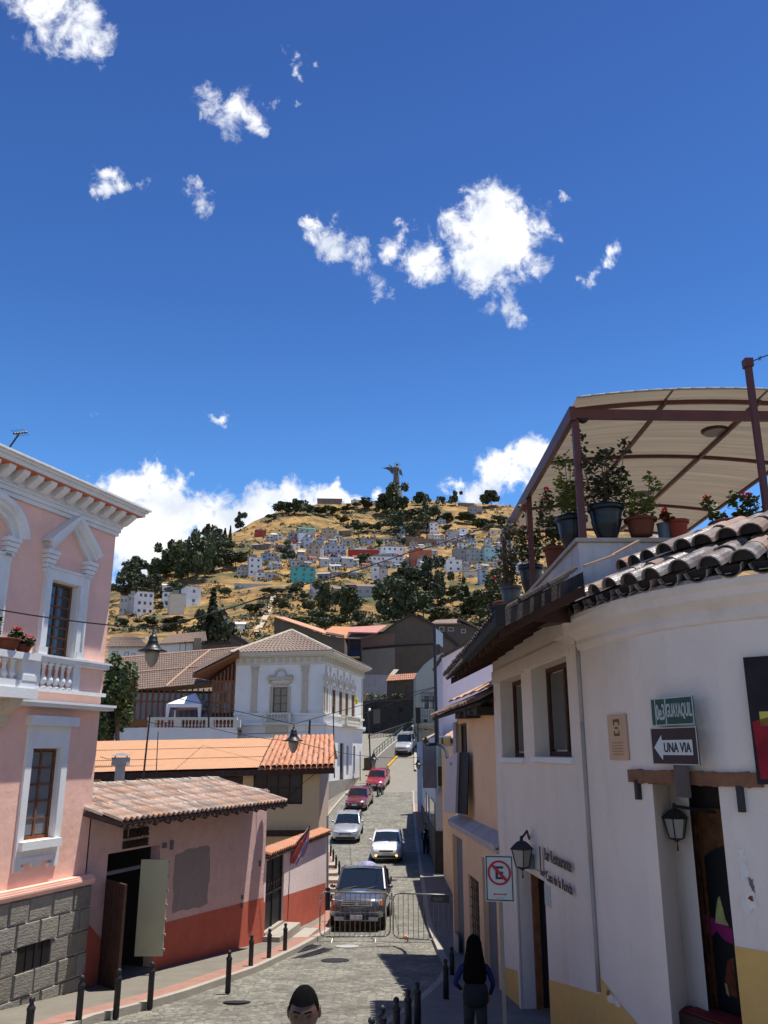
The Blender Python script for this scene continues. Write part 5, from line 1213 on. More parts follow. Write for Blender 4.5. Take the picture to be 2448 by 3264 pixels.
M_scar = mat('bare_white_plaster', (.74,.68,.60), var=.15, scale=8, bump=.9, bscale=30); M_scard = mat('scar_shadow', (.16,.13,.11), var=.3, bump=.6)
def ragged(cx, cy, rx, ry, m, o, n=18, rot=0, sd=0):
 r_ = random.Random(sd); pts = []
 for i in range(n):
  a = 2*pi*i/n; k = r_.uniform(.6, 1.15); x, y = cos(a)*rx*k, sin(a)*ry*k; pts.append((cx+x*cos(rot)-y*sin(rot), cy+x*sin(rot)+y*cos(rot)))
 flake(None, pts, m, o=o)
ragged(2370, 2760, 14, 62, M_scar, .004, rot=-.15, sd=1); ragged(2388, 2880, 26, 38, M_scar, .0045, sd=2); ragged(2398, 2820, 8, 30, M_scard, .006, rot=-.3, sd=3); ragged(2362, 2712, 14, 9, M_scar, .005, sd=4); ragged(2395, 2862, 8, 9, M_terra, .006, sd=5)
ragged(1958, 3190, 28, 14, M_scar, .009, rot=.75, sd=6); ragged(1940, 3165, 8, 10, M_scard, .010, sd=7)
mb = MB(WD.M); q0 = WD.px(2150, 3215, .5); mb.box(q0[0], q0[0]+.9, -.55, -.1, -5.2, q0[1]); mb.top('side_table', M_woodd, 'dark wooden table standing in the curved doorway', 'table')
mb = MB(WD.M); mb.box(q0[0]+.1, q0[0]+.85, -.5, -.15, q0[1]+.002, q0[1]+.015); mb.top('red_cloth', mat('red_runner', (.22,.02,.02), bump=.1), 'narrow dark red cloth lying on the doorway table', 'cloth')
def curved_plate(x0, y0, x1, y1, o, th, m, name, parent, n=4):
 t0, za = c_of(x0, (y0+y1)/2)[0], c_of((x0+x1)/2, y0)[1]; t1, zb = c_of(x1, (y0+y1)/2)[0], c_of((x0+x1)/2, y1)[1]
 p0, p1 = cv(t0, 0, o), cv(t1, 0, o); W_ = Wall((p0.x, p0.y), (p1.x, p1.y)); mb = MB(W_.M); mb.box(0, W_.len, -th, 0, zb, za)
 return W_, zb, za, mb
W1_, zb, za, mb = curved_plate(1946, 2278, 2004, 2422, .01, .02, None, '', None)
pl = thing('wall_plaque', 'narrow tan ceramic plaque with a small emblem on the white curved wall', 'plaque', W1_.P(W1_.len/2, zb)); mb.build('plate', mat('tan_ceramic', (.52,.33,.20), var=.08, bump=.1, rough=.4), pl)
mb = MB(W1_.M); s_ = W1_.len; zc_ = zb+(za-zb)*.80; mk = s_*.16
mb.box(s_*.5-mk, s_*.5+mk, -.026, -.021, zc_+.02, zc_+.055); mb.box(s_*.5-mk, s_*.5-mk+.02, -.026, -.021, zc_-.02, zc_+.02); mb.box(s_*.5+mk-.02, s_*.5+mk, -.026, -.021, zc_-.02, zc_+.02)
for a in (-1, 1):
 mb.box(s_*.5-.012+a*.02, s_*.5+.012+a*.02, -.0261, -.021, zc_-.065, zc_-.04)
mb.box(s_*.5-mk*.9, s_*.5+mk*.9, -.026, -.021, zc_-.15, zc_-.12); mb.box(s_*.5-mk*.9, s_*.5-mk*.9+.02, -.026, -.021, zc_-.12, zc_-.09); mb.box(s_*.5+mk*.9-.02, s_*.5+mk*.9, -.026, -.021, zc_-.12, zc_-.09); mb.build('emblem', mat('emblem_olive', (.13,.10,.03), bump=0), pl)
mb = MB(W1_.M)
for k in range(5): mb.box(s_*.2, s_*.8-.02*(k % 2), -.0255, -.021, zb+.06+k*.035, zb+.072+k*.035)
mb.build('small_print', mat('faint_print', (.36,.21,.12), bump=0), pl, kind='stuff')
M_sgreen = mat('street_sign_green', (.018,.075,.055), var=.1, bump=0, rough=.5); M_sgrey = mat('sign_grey_white', (.42,.47,.45), var=.1, bump=0); M_sbrown = mat('sign_dark_brown', (.035,.022,.022), var=.15, bump=0, rough=.5)
g0 = c_of(2079, 2330); g1 = c_of(2220, 2330); OO = .16
p0, p1 = cv(g0[0], 0, 0), cv(g1[0], 0, 0)
SG = Wall((p0.x-.05, p0.y-.12), (p1.x-.1, p1.y-.24))
def SR(x0, y0, x1, y1): return (*[SG.px(x, (y0+y1)/2)[0] for x in (x0, x1)], SG.px((x0+x1)/2, y1)[1], SG.px((x0+x1)/2, y0)[1])
ss = thing('street_name_sign', 'green street name plate above a brown one-way plate reading UNA VIA', 'sign', SG.P(SG.len/2, SG.px(2150,2440)[1]))
r = SR(2079, 2222, 2214, 2312); mb = MB(SG.M); mb.box(r[0], r[1], -.015, 0, r[2], r[3]); mb.build('name_plate', M_sgreen, ss)
mb = MB(SG.M); e = .012
def border(mb, r, e, o=.019): mb.box(r[0], r[1], -o, -.015, r[3]-e, r[3]); mb.box(r[0], r[1], -o, -.015, r[2], r[2]+e); mb.box(r[0], r[0]+e, -o, -.015, r[2]+e, r[3]-e); mb.box(r[1]-e, r[1], -o, -.015, r[2]+e, r[3]-e)
border(mb, r, e); sx = r[0]+(r[1]-r[0])*.36; mb.box(sx-.008, sx+.008, -.019, -.015, r[2]+e, r[3]-e); sx0 = r[0]+(r[1]-r[0])*.11; mb.box(sx0-.005, sx0+.005, -.019, -.015, r[2]+e, r[3]-e); mb.build('plate_border', M_sgrey, ss)
def fit_text(txt, r0, r1, z0, z1, W_, o, m, parent, nm, bold=True):
 me = text_mesh(nm, txt, 1, .003, m, bold); xs = [v.co.x for v in me.vertices]; ys_ = [v.co.y for v in me.vertices]
 cx, cy = (min(xs)+max(xs))/2, (min(ys_)+max(ys_))/2
 me.transform(Matrix.Translation((-cx, -cy, 0))); me.transform(Matrix.Diagonal(((r1-r0)/(max(xs)-min(xs)), (z1-z0)/(max(ys_)-min(ys_)), 1, 1)))
 inst(nm, me, parent, face_M(W_, (r0+r1)/2, (z0+z1)/2, o))
h_ = r[3]-r[2]
fit_text('0e3', sx0+.012, sx-.018, r[2]+h_*.2, r[3]-h_*.22, SG, .02, M_sgrey, ss, 'lettering'); fit_text('GUAYAQUIL', sx+.015, r[1]-.02, r[2]+h_*.2, r[3]-h_*.22, SG, .02, M_sgrey, ss, 'lettering')
r = SR(2081, 2318, 2228, 2438); mb = MB(SG.M); mb.box(r[0], r[1], -.015, 0, r[2], r[3]); mb.build('one_way_plate', M_sbrown, ss); mb = MB(SG.M); border(mb, r, .010); mb.build('plate_border', M_sgrey, ss)
w_, h_ = r[1]-r[0], r[3]-r[2]; zc_ = r[2]+h_*.46; ah = h_*.17
mb = MB(SG.M); mb.add([(r[0]+w_*x, -.019, zc_+h_*z) for x, z in ((.06,0),(.24,.34),(.25,.20),(.90,.20),(.90,-.20),(.25,-.20),(.24,-.34))], [(0,1,2,3,4,5,6)]); mb.build('arrow', mat('sign_white', (.55,.60,.57), var=.05, bump=0), ss)
fit_text('UNA VIA', r[0]+w_*.29, r[0]+w_*.87, zc_-h_*.13, zc_+h_*.13, SG, .021, M_sbrown, ss, 'lettering')
mb = MB(SG.M); mb.box(r[0]+w_*.42, r[0]+w_*.67, .002, .05, r[2]-.34, r[2]+.1); mb.build('bracket', mat('sign_post_grey', (.10,.08,.075), bump=.05), ss)
mb = MB(SG.M); mb.box(r[0]+.03, r[1]-.03, .0, .02, r[2]+.2, r[2]+.24); mb.box(r[0]+.03, r[1]-.03, .0, .02, r[2]+.5, r[2]+.54)
mb.box(r[0]+w_*.45, r[0]+w_*.5, .02, .45, r[2]+.2, r[2]+.24); mb.build('mounting_rail', M_steel, ss)
lt = thing('wall_lettering', 'weathered brown raised lettering in two lines on the white wall by the door', 'lettering', WW.P(WW.px(1790,2770)[0], -1.6))
M_let = mat('letter_brown', (.10,.075,.06), var=.2, bump=.1)
def lline(txt, x0, yt0, yb0, x1, yt1, yb1, nm='lettering'):
 s0, za = WW.px(x0, yt0); _, zb = WW.px(x0, yb0); s1, zc2 = WW.px(x1, yt1); _, zd = WW.px(x1, yb1)
 fit_text(txt, s0, s1, (zb+zd)/2, (za+zc2)/2, WW, .05, M_let, lt, nm)
lline('Bar Restaurante', 1744, 2704, 2742, 1830, 2735, 2778)
lline('Casa de la Ronda', 1750, 2778, 2810, 1834, 2812, 2848)
lline('L', 1728, 2696, 2788, 1740, 2702, 2790)
mb = MB(WW.M)
for (x0, yt, x1, yb) in ((1744,2704,1830,2742),(1750,2778,1834,2812)):
 s0 = WW.px(x0, 0)[0]
s, z = WW.px(1698, 2745); mb = MB(WW.M); mb.box(s-.12, s+.14, -.16, 0, z-.11, z+.12); mb.box(s-.1, s+.12, -.17, -.16, z-.09, z+.1); mb.top('alarm_box', mat('box_green_grey', (.2,.23,.22), bump=.05), 'small grey-green box fixed to the wall above the tavern door', 'wall box')
s0, s1, z0, z1 = prj(WW, 1738, 1756, 2822, 2888); mb = MB(WW.M); mb.box(s0, s1, -.012, 0, z0, z1); mb.top('poster', mat('poster_pale', (.34,.37,.35), col2=(.52,.52,.5), scale=12, bump=0), 'small pale torn poster right of the tavern door', 'poster')
def lantern(name, lab, p, sc, group=None, arm=None, bell=False, n=6):
 t = thing(name, lab, 'lamp', p, 0, group); T = Matrix.Translation(p) @ Matrix.Scale(sc, 4)
 mb = MB(T)
 if bell:
  mb.smooth = True
  mb.lathe([(.03,0),(.05,-.03),(.05,-.08),(.09,-.10),(.12,-.17),(.12,-.24),(.15,-.26),(.14,-.30),(.20,-.40),(.26,-.47),(.40,-.52),(.40,-.54),(.22,-.545)][::-1], n=16); mb.tube([(0,0,0),(0,0,.1)], .018, 6); mb.build('lamp_shade', mat('lamp_green_black', (.02,.027,.024), var=.1, rough=.4, bump=.05), t)
  mb = MB(T); mb.smooth = True; mb.lathe([(.02,-.98),(.06,-.95),(.12,-.87),(.17,-.76),(.195,-.64),(.20,-.55)], n=16); mb.build('lamp_glass', mat('frosted_glass', (.36,.32,.25), var=.1, rough=.3, bump=0, trans=.3), t)
 else:
  mb.lathe([(.02,.0),(.05,.03),(.14,.06),(.15,.08)], n=n); mb.lathe([(.24,.42),(.26,.43),(.17,.52),(.10,.58),(.04,.60),(.03,.68),(.01,.70)], n=n)
  for i in range(n): a = 2*pi*i/n; mb.cyl((cos(a)*.14, sin(a)*.14, .07), (cos(a)*.22, sin(a)*.22, .43), .012, n=4)
  mb.cyl((0,0,-.15), (0,0,.02), .02, .005, 6)
  mb.build('lamp_frame', M_blackmetal, t); mb = MB(T); mb.lathe([(.13,.075),(.205,.42)], n=n); mb.build('lamp_glass', mat('dusty_lamp_glass', (.42,.40,.34), var=.1, rough=.4, bump=0, trans=.2), t)
 if arm: mb = MB(); mb.tube(arm, .02, 6); mb.build('arm', M_blackmetal, t)
 return t
p = at(1666, 2775, 15.1); wp = WW.P(WW.px(1690, 2740)[0], p.z+.3); lantern('wall_lantern', 'black four-sided wall lantern beside the tavern door', p, .78, arm=[p+Vector((0,0,.5)), p+Vector((.1,0,.62)), Vector((wp.x, wp.y, p.z+.45))], n=4)
pq = WD.P(WD.px(2240, 2620)[0], WD.px(2240, 2678)[1], .45); lantern('doorway_lantern', 'lantern with pale glass hanging in the curved doorway', pq, .62, arm=[pq+Vector((0,0,.4)), WD.P(WD.px(2290,2590)[0], WD.px(2290,2590)[1], .05)])
tb0 = c_of(2400, 2300)[0]; q0, q1 = cv(tb0, 0, .06), cv(tb0+.9, 0, .06); WB = Wall((q0.x, q0.y), (q1.x, q1.y)); zb0_, zb1_ = WB.px(2440, 2500)[1], WB.px(2425, 2092)[1]
bn = thing('banner', 'dark printed vertical banner at the right edge of the picture', 'banner', WB.P(.4, zb0_)); mb = MB(WB.M); mb.box(0, .8, -.01, 0, zb0_, zb1_); mb.build('banner_cloth', mat('banner_dark', (.018,.014,.017), var=.4, bump=0), bn)
mb = MB(WB.M); mb.box(.10, .5, -.013, -.01, zb0_+(zb1_-zb0_)*.45, zb0_+(zb1_-zb0_)*.56); mb.build('banner_print', mat('print_yellow', (.5,.45,.08), bump=0), bn); mb = MB(WB.M); mb.add([(.04,-.013,zb0_+.05),(.5,-.013,zb0_+.05),(.5,-.013,zb0_+.75),(.02,-.013,zb0_+.62)], [(0,1,2,3)]); mb.build('banner_print', mat('print_red', (.25,.01,.02), var=.4, bump=0), bn)
EX, EZ = 1.43, 1.56
E_far, E_near = Vector((1.42, 18.75, EZ)), Vector((1.46, 10.3, EZ)); I_far, I_near = Vector((2.75, 18.75, 2.35)), Vector((2.86, 11.9, 2.38))
rf = thing('eaves_roof', 'overhanging dark tile eaves with timber rafters above the tavern windows', 'roof', (1.9, 14, 1.5))
mb = MB(); mb.slab([E_far, E_near, I_near, I_far], (0,0,-.035)); mb.build('roof_boards', M_woodd, rf)
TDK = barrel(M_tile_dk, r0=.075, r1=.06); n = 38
for i in range(n):
 a = E_far.lerp(E_near, (i+.5)/n); dirn = Vector((1, 0, .58)).normalized(); xv = Vector((0,1,0)); zv = xv.cross(dirn).normalized() if xv.cross(dirn).z > 0 else -xv.cross(dirn).normalized()
 xv = dirn.cross(zv)
 for j in range(3):
  b = a+dirn*(.42*j)+zv*.02-Vector((.10,0,0))+Vector((0, random.uniform(-.02,.02), random.uniform(-.01,.02)))
  Mx = Matrix(((xv.x, dirn.x, zv.x, b.x), (xv.y, dirn.y, zv.y, b.y), (xv.z, dirn.z, zv.z, b.z), (0,0,0,1))); inst('tile', TDK, rf, Mx)
mb = MB()
corr_roof(mb, E_near+Vector((-.08,0,.0)), E_far+Vector((-.08,0,.0)), I_far+Vector((0,0,.03)), I_near+Vector((0,0,.03)), 38, -.05, .03, 4); mb.build('roof_pans', M_tile_dk, rf)
for i in range(11):
 u = (i+.4)/11; a = E_far.lerp(E_near, u); b = Vector((2.6, a.y, EZ+.55)); mb = MB(); mb.hexa([a+Vector((.03,-.045,-.17)), a+Vector((.03,.045,-.17)), b+Vector((0,.045,-.17)), b+Vector((0,-.045,-.17))], [a+Vector((.03,-.045,-.04)), a+Vector((.03,.045,-.04)), b+Vector((0,.045,-.04)), b+Vector((0,-.045,-.04))]); mb.build('rafter', mat('rafter_brown', (.055,.022,.014), var=.3, bump=.2), rf)
mb = MB(); mb.slab([E_near+Vector((0,-.02,-.1)), I_near+Vector((0,-.02,-.12)), I_near+Vector((0,-.02,.10)), E_near+Vector((0,-.02,.08))], (0,-.05,0)); mb.slab([at(1742,1985,11.2), at(1850,1880,11.9), Vector((2.85,11.95,1.8)), Vector((2.2,12.1,1.7))], (0,.04,0)); mb.build('verge_board', M_tile_dk, rf); mb = MB(); mb.slab([Vector((1.36,10.2,1.47)), Vector((1.35,14.6,1.47)), Vector((1.35,14.6,1.62)), Vector((1.36,10.2,1.72))], (.12,0,0)); mb.slab([Vector((1.36,10.2,1.72)), Vector((1.35,14.6,1.62)), I_near.lerp(I_far,.39)+Vector((0,0,.07)), I_near+Vector((0,0,.07))], (0,0,-.04)); mb.build('gutter_board', mat('tarred_board', (.022,.02,.02), bump=.3), rf)
mb = MB(); g0_ = Vector((1.9,10.6,1.86)); mb.quad(Vector((1.5,10.4,1.55)), Vector((2.85,11.9,1.75)), Vector((2.85,11.9,2.34)), Vector((1.5,10.4,1.6))); mb.build('gable_board', M_wood if 0 else mat('brown_gable_board', (.07,.03,.02), var=.2, bump=.1), rf)
tp = thing('roof_terrace', 'white roof terrace parapet above the tavern', 'parapet', (3.5, 12.1, 2.3))
M_par = mat('parapet_plaster', (.56,.53,.51), var=.08, scale=1.5, bump=.3, stain=.7, stcol=(.20,.17,.15), mixscale=2.2, streak=1, stlo=.45)
mb = MB(); mb.box(2.85, 3.0, 12.1, 21.5, 1.9, 2.94); mb.box(2.85, 4.9, 11.95, 12.1, 1.5, 2.94); mb.build('parapet_wall', M_par, tp)
mb = MB(); mb.box(2.80, 3.1, 12.16, 21.5, 2.94, 3.0); mb.box(2.80, 4.9, 11.9, 12.16, 2.94, 3.0); mb.build('coping', mat('coping_stone', (.42,.34,.27), var=.15, bump=.3), tp)
mb = MB(); mb.box(3.0, 12, 12.1, 21.5, 2.3, 2.4); mb.build('terrace_floor', M_walk, tp)
mb = MB(); mb.box(3.3, 3.5, 12.6, 18.7, -4, 1.9); mb.box(2.35, 12, 18.25, 18.4, -5, 1.9); mb.build('wall_core', M_rwhite, tp)
mb = MB(); a = at(1964,1758,12); b = at(2100,1750,11.95); mb.box(a.x, b.x, 11.86, 11.95, 2.48, 2.62); mb.top('plank', mat('pale_plank', (.42,.34,.28), var=.15, bump=.3), 'pale plank leaning on the front of the parapet beside the tiles', 'plank')
mb = MB(); mb.box(a.x+.05, a.x+.62, 11.80, 11.94, 2.36, 2.40); mb.top('metal_box', mat('bluish_metal', (.12,.16,.2), metal=.5, rough=.4, bump=0), 'bluish metal bracket below the pale plank', 'bracket')
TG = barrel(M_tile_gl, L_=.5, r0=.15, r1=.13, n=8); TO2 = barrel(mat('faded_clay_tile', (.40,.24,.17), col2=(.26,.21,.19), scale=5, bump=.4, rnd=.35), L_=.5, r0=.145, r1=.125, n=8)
cr = thing('curved_tile_roof', 'two stepped rows of grey and clay barrel tiles round the curved corner', 'roof', (4.2, 9.6, 1.8))
def tile_ring(t0, t1, off, z, me, seed, rows=3, pitch=.34, slope=.42, mix=None):
 rng = random.Random(seed); t = t0; i = 0
 while t < t1:
  n_, d_ = cn(t); nin_ = -n_; yv = Vector((nin_.x, nin_.y, slope)).normalized(); xv = Vector((d_.x, d_.y, 0)); zv = xv.cross(yv);
  if zv.z < 0: zv = -zv
  xv = yv.cross(zv)
  for j in range(rows):
   b = cv(t+rng.uniform(-.02,.02), z+rng.uniform(-.01,.015), off)+yv*(.42*j)+zv*(.03+.02*(i % 2 == 5));
   Mx = Matrix(((xv.x, yv.x, zv.x, b.x), (xv.y, yv.y, zv.y, b.y), (xv.z, yv.z, zv.z, b.z), (0,0,0,1))) @ Matrix.Rotation(rng.uniform(-.05,.05), 4, 'Z')
   inst('tile', (mix if mix and rng.random() < .4 else me), cr, Mx)
   c2 = cv(t+pitch/2, z-.02, off-.03)+yv*(.42*j); Mu = Matrix(((-xv.x, yv.x, -zv.x, c2.x), (-xv.y, yv.y, -zv.y, c2.y), (-xv.z, yv.z, -zv.z, c2.z+.03), (0,0,0,1))); inst('pan_tile', (mix if mix and rng.random() < .3 else me), cr, Mu)
  t += pitch; i += 1
tile_ring(-.25+.25, 6.2, .33, 1.90, TG, 3, rows=2, mix=TO2)
tile_ring(1.0, 6.2, -.30, 2.33, TO2, 5, rows=2, pitch=.33, mix=TG)
mb = MB(); n = 26
for i in range(n):
 a, b = 6.3*i/n, 6.3*(i+1)/n; mb.quad(cv(a,1.83,.3), cv(b,1.83,.3), cv(b,2.18,-.45), cv(a,2.18,-.45)); mb.quad(cv(a,2.18,-.38), cv(b,2.18,-.38), cv(b,2.30,-.36), cv(a,2.30,-.36)); mb.quad(cv(a,2.27,-.33), cv(b,2.27,-.33), cv(b,2.75,-1.5), cv(a,2.75,-1.5))
mb.build('roof_underlay', M_tile_dk, cr)
for i in range(2):
 a = at(1865+i*90, 1800-i*34, 9.9); b = at(1965+i*75, 1765-i*45, 9.7); mb = MB(); mb.slab([a, b, b+Vector((0,.12,.02)), a+Vector((0,.12,.02))], (0,0,-.03)); mb.build('loose_lath', mat('lath_wood', (.45,.28,.18), bump=.2), cr)
# terrace canopy
cy = thing('terrace_canopy', 'arched translucent canopy on dark red steel posts over the roof terrace', 'canopy', (2.93, 12, 3.0))
Zc = 4.92
def rbar(mb, a, b, w_, h_):
 a, b = Vector(a), Vector(b); d = (b-a).normalized(); up = Vector((0,0,1)) if abs(d.z) < .9 else Vector((0,1,0)); s = d.cross(up).normalized()*w_/2; u = s.cross(d).normalized()*h_/2
 mb.hexa([a-s-u, a+s-u, b+s-u, b-s-u], [a-s+u, a+s+u, b+s+u, b-s+u])
for (x, y) in ((2.93,12.0),(2.9,16.1),(2.9,19.7)): mb = MB(); rbar(mb, (x,y,3.0), (x,y,Zc), .10, .10); mb.build('post', M_rust, cy)
mb = MB(); rbar(mb, (2.88,11.9,Zc+.04), (2.88,19.9,Zc+.04), .09, .22); mb.build('side_beam', M_rust, cy)
mb = MB(); rbar(mb, (2.84,11.95,Zc+.04), (9.8,12.1,Zc+.02), .08, .15); mb.build('front_beam', M_rust, cy)
XL, XR, RI = 2.88, 7.2, .15
def arc(u, y, dz=0): x = XL+(XR-XL)*u; return Vector((x, y, Zc+.12+dz+RI*4*u*(1-u)))
for y in (12.0, 14.5, 17.6, 19.8):
 mb = MB()
 for i in range(14): rbar(mb, arc(i/14, y), arc((i+1)/14, y), .05, .06)
 mb.build('arch', M_rust, cy)
for u in (1/3, 2/3, 1.0): mb = MB(); rbar(mb, arc(u, 11.9, -.02), arc(u, 19.8, -.02), .05, .06); mb.build('purlin', M_rust, cy)
def poly_mat():
 m = bpy.data.materials.new('translucent_sheet'); m.use_nodes = True; t = m.node_tree; MATS['translucent_sheet'] = m
 for n in list(t.nodes): t.nodes.remove(n)
 o = nd(t, 'ShaderNodeOutputMaterial'); d = nd(t, 'ShaderNodeBsdfDiffuse'); tr = nd(t, 'ShaderNodeBsdfTranslucent'); a = nd(t, 'ShaderNodeMixShader'); a.inputs[0].default_value = .30
 co = nd(t, 'ShaderNodeTexCoord').outputs['Object']; w = nd(t, 'ShaderNodeTexNoise'); mp = nd(t, 'ShaderNodeMapping'); mp.inputs['Scale'].default_value = (.15, 5, 1); t.links.new(co, mp.inputs[0]); t.links.new(mp.outputs[0], w.inputs['Vector']); w.inputs['Scale'].default_value = 3
 r = nd(t, 'ShaderNodeValToRGB'); r.color_ramp.elements[0].position = .3; r.color_ramp.elements[0].color = (.23,.19,.15,1); r.color_ramp.elements[1].position = .72; r.color_ramp.elements[1].color = (.38,.31,.22,1); t.links.new(w.outputs[0], r.inputs[0])
 t.links.new(r.outputs[0], tr.inputs[0]); d.inputs[0].default_value = (.22,.19,.155,1); t.links.new(d.outputs[0], a.inputs[1]); t.links.new(tr.outputs[0], a.inputs[2]); t.links.new(a.outputs[0], o.inputs[0]); return m
PM = poly_mat()
for k in range(3):
 u0, u1 = k/3*1.0, (k+1)/3+.01; mb = MB(); mb.smooth = True
 for i in range(6):
  a, b = u0+(u1-u0)*i/6, u0+(u1-u0)*(i+1)/6; mb.quad(arc(a,11.6,.04+.012*k), arc(b,11.6,.04+.012*k), arc(b,19.9,.04+.012*k), arc(a,19.9,.04+.012*k))
 mb.build('sheet', PM, cy)
mb = MB(); mb.smooth = True; mb.tube([arc(i/20, 11.6, .045) for i in range(21)], .018, 6); mb.build('sheet_edge', M_conc, cy)
for (x, y, Y, r, lab) in ((2280,1378,13.3,.23,'round flat ceiling lamp under the canopy, nearer one'),(2050,1543,17,.23,'round flat ceiling lamp under the canopy, farther one')):
 p = at(x, y, Y); t = thing('ceiling_lamp', lab, 'lamp', p, group='canopy ceiling lamps'); mb = MB(Matrix.Translation(p)); mb.lathe([(r*.9,.0),(r,.02),(r,.06),(r*.9,.08)], n=18); mb.build('rim', M_rust, t); mb = MB(Matrix.Translation(p)); mb.lathe([(r*.85,-.012),(r*.85,.0)], n=18); mb.build('diffuser', M_conc, t); mb = MB(); mb.cyl(p+Vector((0,0,.08)), p+Vector((0,0,.35)), .015, n=5); mb.build('stem', M_rust, t)
p = at(1858, 1333, 12.0); mb = MB(Matrix.Translation(p)); mb.ball((0,0,0), .085, 10, 8); mb.box(-.12,.0,-.02,.02,.05,.09); mb.top('floodlight', M_blackmetal, 'small black round spotlight under the canopy corner', 'lamp')
pp = thing('fence_post', 'tall dark red steel post with barbed wire rising past the canopy front', 'post', (at(2443,1597,10.4).x, 10.4, 2.2)); mb = MB(); a, b = at(2455, 1660, 10.4), at(2386, 1150, 10.4); b.x = a.x = at(2415,1400,10.4).x
rbar(mb, a, b, .075, .075); mb.build('post', M_rust, pp); mb = MB(); mb.box(b.x-.055, b.x+.055, 10.34, 10.46, b.z-.1, b.z+.02); mb.build('cap', M_rust, pp)
mb = MB(); w_ = [b+Vector((.03+k*.12, -.05*k, -.02+.035*k)) for k in range(10)]; mb.tube(w_, .008, 5)
for q in w_[1:]: mb.cyl(q+Vector((-.02,0,-.035)), q+Vector((.02,0,.035)), .005, n=4); mb.cyl(q+Vector((.02,.01,-.03)), q+Vector((-.02,0,.03)), .005, n=4)
mb.build('barbed_wire', M_wire, pp)
# pots on the terrace parapet
G = 'potted plants along the roof terrace'
def P_(x, y, Y, z=3.0): p = at(x, y, Y); return Matrix.Translation((p.x, Y, z))
pot_plant(0, 'potted_plant', 'large dark teal glazed pot with tall bushy plant right of the corner post', P_(1937, 1715, 12.05), .245, .52, 'urn', 31, M_tealpot, G, hp=1.15, fl=0, leafm=M_leafo)
pot_plant(0, 'potted_plant', 'large dark teal glazed pot with climbing plant left of the corner post', P_(1826, 1720, 12.6), .23, .50, 'urn', 32, M_tealpot, G, hp=1.0, fl=1, leafm=M_leafy)
pot_plant(0, 'potted_plant', 'brown terracotta bowl with sparse twiggy plant on a wooden stand', P_(2045, 1700, 12.05, 3.06), .22, .26, 'pot', 33, M_terra, G, hp=.75, fl=0, leafm=M_leafy)
pot_plant(0, 'potted_plant', 'small bright red-brown flowerpot with a low red plant', P_(2162, 1690, 12.0), .15, .28, 'pot', 34, mat('red_terracotta', (.42,.07,.035), bump=.1), G, hp=.12, fl=2, leafm=M_terra)
pot_plant(0, 'potted_plant', 'long trough with a cluster of bright red geraniums behind the upper tiles', P_(2330, 1640, 11.0, 2.78), .28, .2, 'bowl', 35, M_terra, G, hp=.45, fl=5)
pot_plant(0, 'potted_plant', 'single red geranium with trailing stems at the right of the terrace', P_(2415, 1640, 11.0, 2.75), .22, .2, 'bowl', 36, M_terra, G, hp=.5, fl=2)
pot_plant(0, 'potted_plant', 'dark teal pot with red geraniums beside the second canopy post', P_(1692, 1830, 16.4), .23, .55, 'urn', 37, M_tealpot, G, hp=1.25, fl=3)
pot_plant(0, 'potted_plant', 'terracotta pot on the sloping view of the parapet behind the big teal pot', P_(1770, 1790, 14.2), .19, .40, 'pot', 38, M_terra, G, hp=1.0, fl=2, leafm=M_leafo)
pot_plant(0, 'potted_plant', 'dark glazed pot with a leafy climber between the second and third posts', P_(1628, 1880, 18.6), .23, .55, 'urn', 39, mat('glazed_grey_pot', (.06,.07,.075), rough=.3, bump=.1), G, hp=1.5, fl=2, leafm=M_leafo)
pot_plant(0, 'potted_plant', 'reddish pot with a single red bloom near the far end of the parapet', P_(1606, 1950, 20.3), .23, .5, 'pot', 40, M_terra, G, hp=.6, fl=1, leafm=M_leafo)
pot_plant(0, 'potted_plant', 'black pot at the very far end of the parapet', P_(1583, 1965, 20.9), .2, .5, 'pot', 41, M_blackmetal, G, hp=.9, fl=0, leafm=M_leafo)
mb = MB(Matrix.Translation((at(2118,1700,12.05).x, 12.05, 3.0))); mb.lathe([(.08,0),(.09,.02),(.10,.22),(.11,.25)], n=12); mb.top('jug', mat('blue_grey_jug', (.10,.13,.15), rough=.4, bump=.1), 'small blue-grey jar between the two terracotta pots', 'jar')
# peach house (right, beyond the tavern)
WO = Wall((1.87, 24.8), (2.33, 18.22)); LO = WO.len
oh = thing('peach_house', 'narrow peach coloured house with broken tile eave between tavern and far shops', 'house', WO.P(LO/2, gz(21)), WO.rz)
zl_ = WO.px(1500, 2640)[1]
ztop = WO.px(1500, 2275)[1]
wn = prj(WO, 1437, 1462, 2305, 2412)
d1_ = (*[WO.px(x, 2850)[0] for x in (1446, 1477)], -5.4, WO.px(1460, 2668)[1]); d2_ = (*[WO.px(x, 2900)[0] for x in (1541, 1583)], -5.4, WO.px(1560, 2745)[1])
wa = (*[WO.px(x, 2900)[0] for x in (1496, 1528)], WO.px(1512, 3010)[1], WO.px(1512, 2800)[1])
mb = MB(WO.M); holed(mb, None, 0, LO, zl_, ztop+.3, [wn], .25, y0=.22); mb.box(0, LO, .5, 3, zl_, ztop+.2); mb.quad((0,.22,zl_),(0,3,zl_),(0,3,ztop+.3),(0,.22,ztop+.3)); mb.build('wall', M_orange, oh)
mb = MB(WO.M); holed(mb, None, 0, LO, -5.8, zl_, [d1_, wa, d2_], .25); mb.box(0, LO, .26, .5, -5.8, zl_); mb.quad((0,0,-5.8),(0,3,-5.8),(0,3,zl_),(0,0,zl_)); mb.build('lower_wall', M_orange, oh)
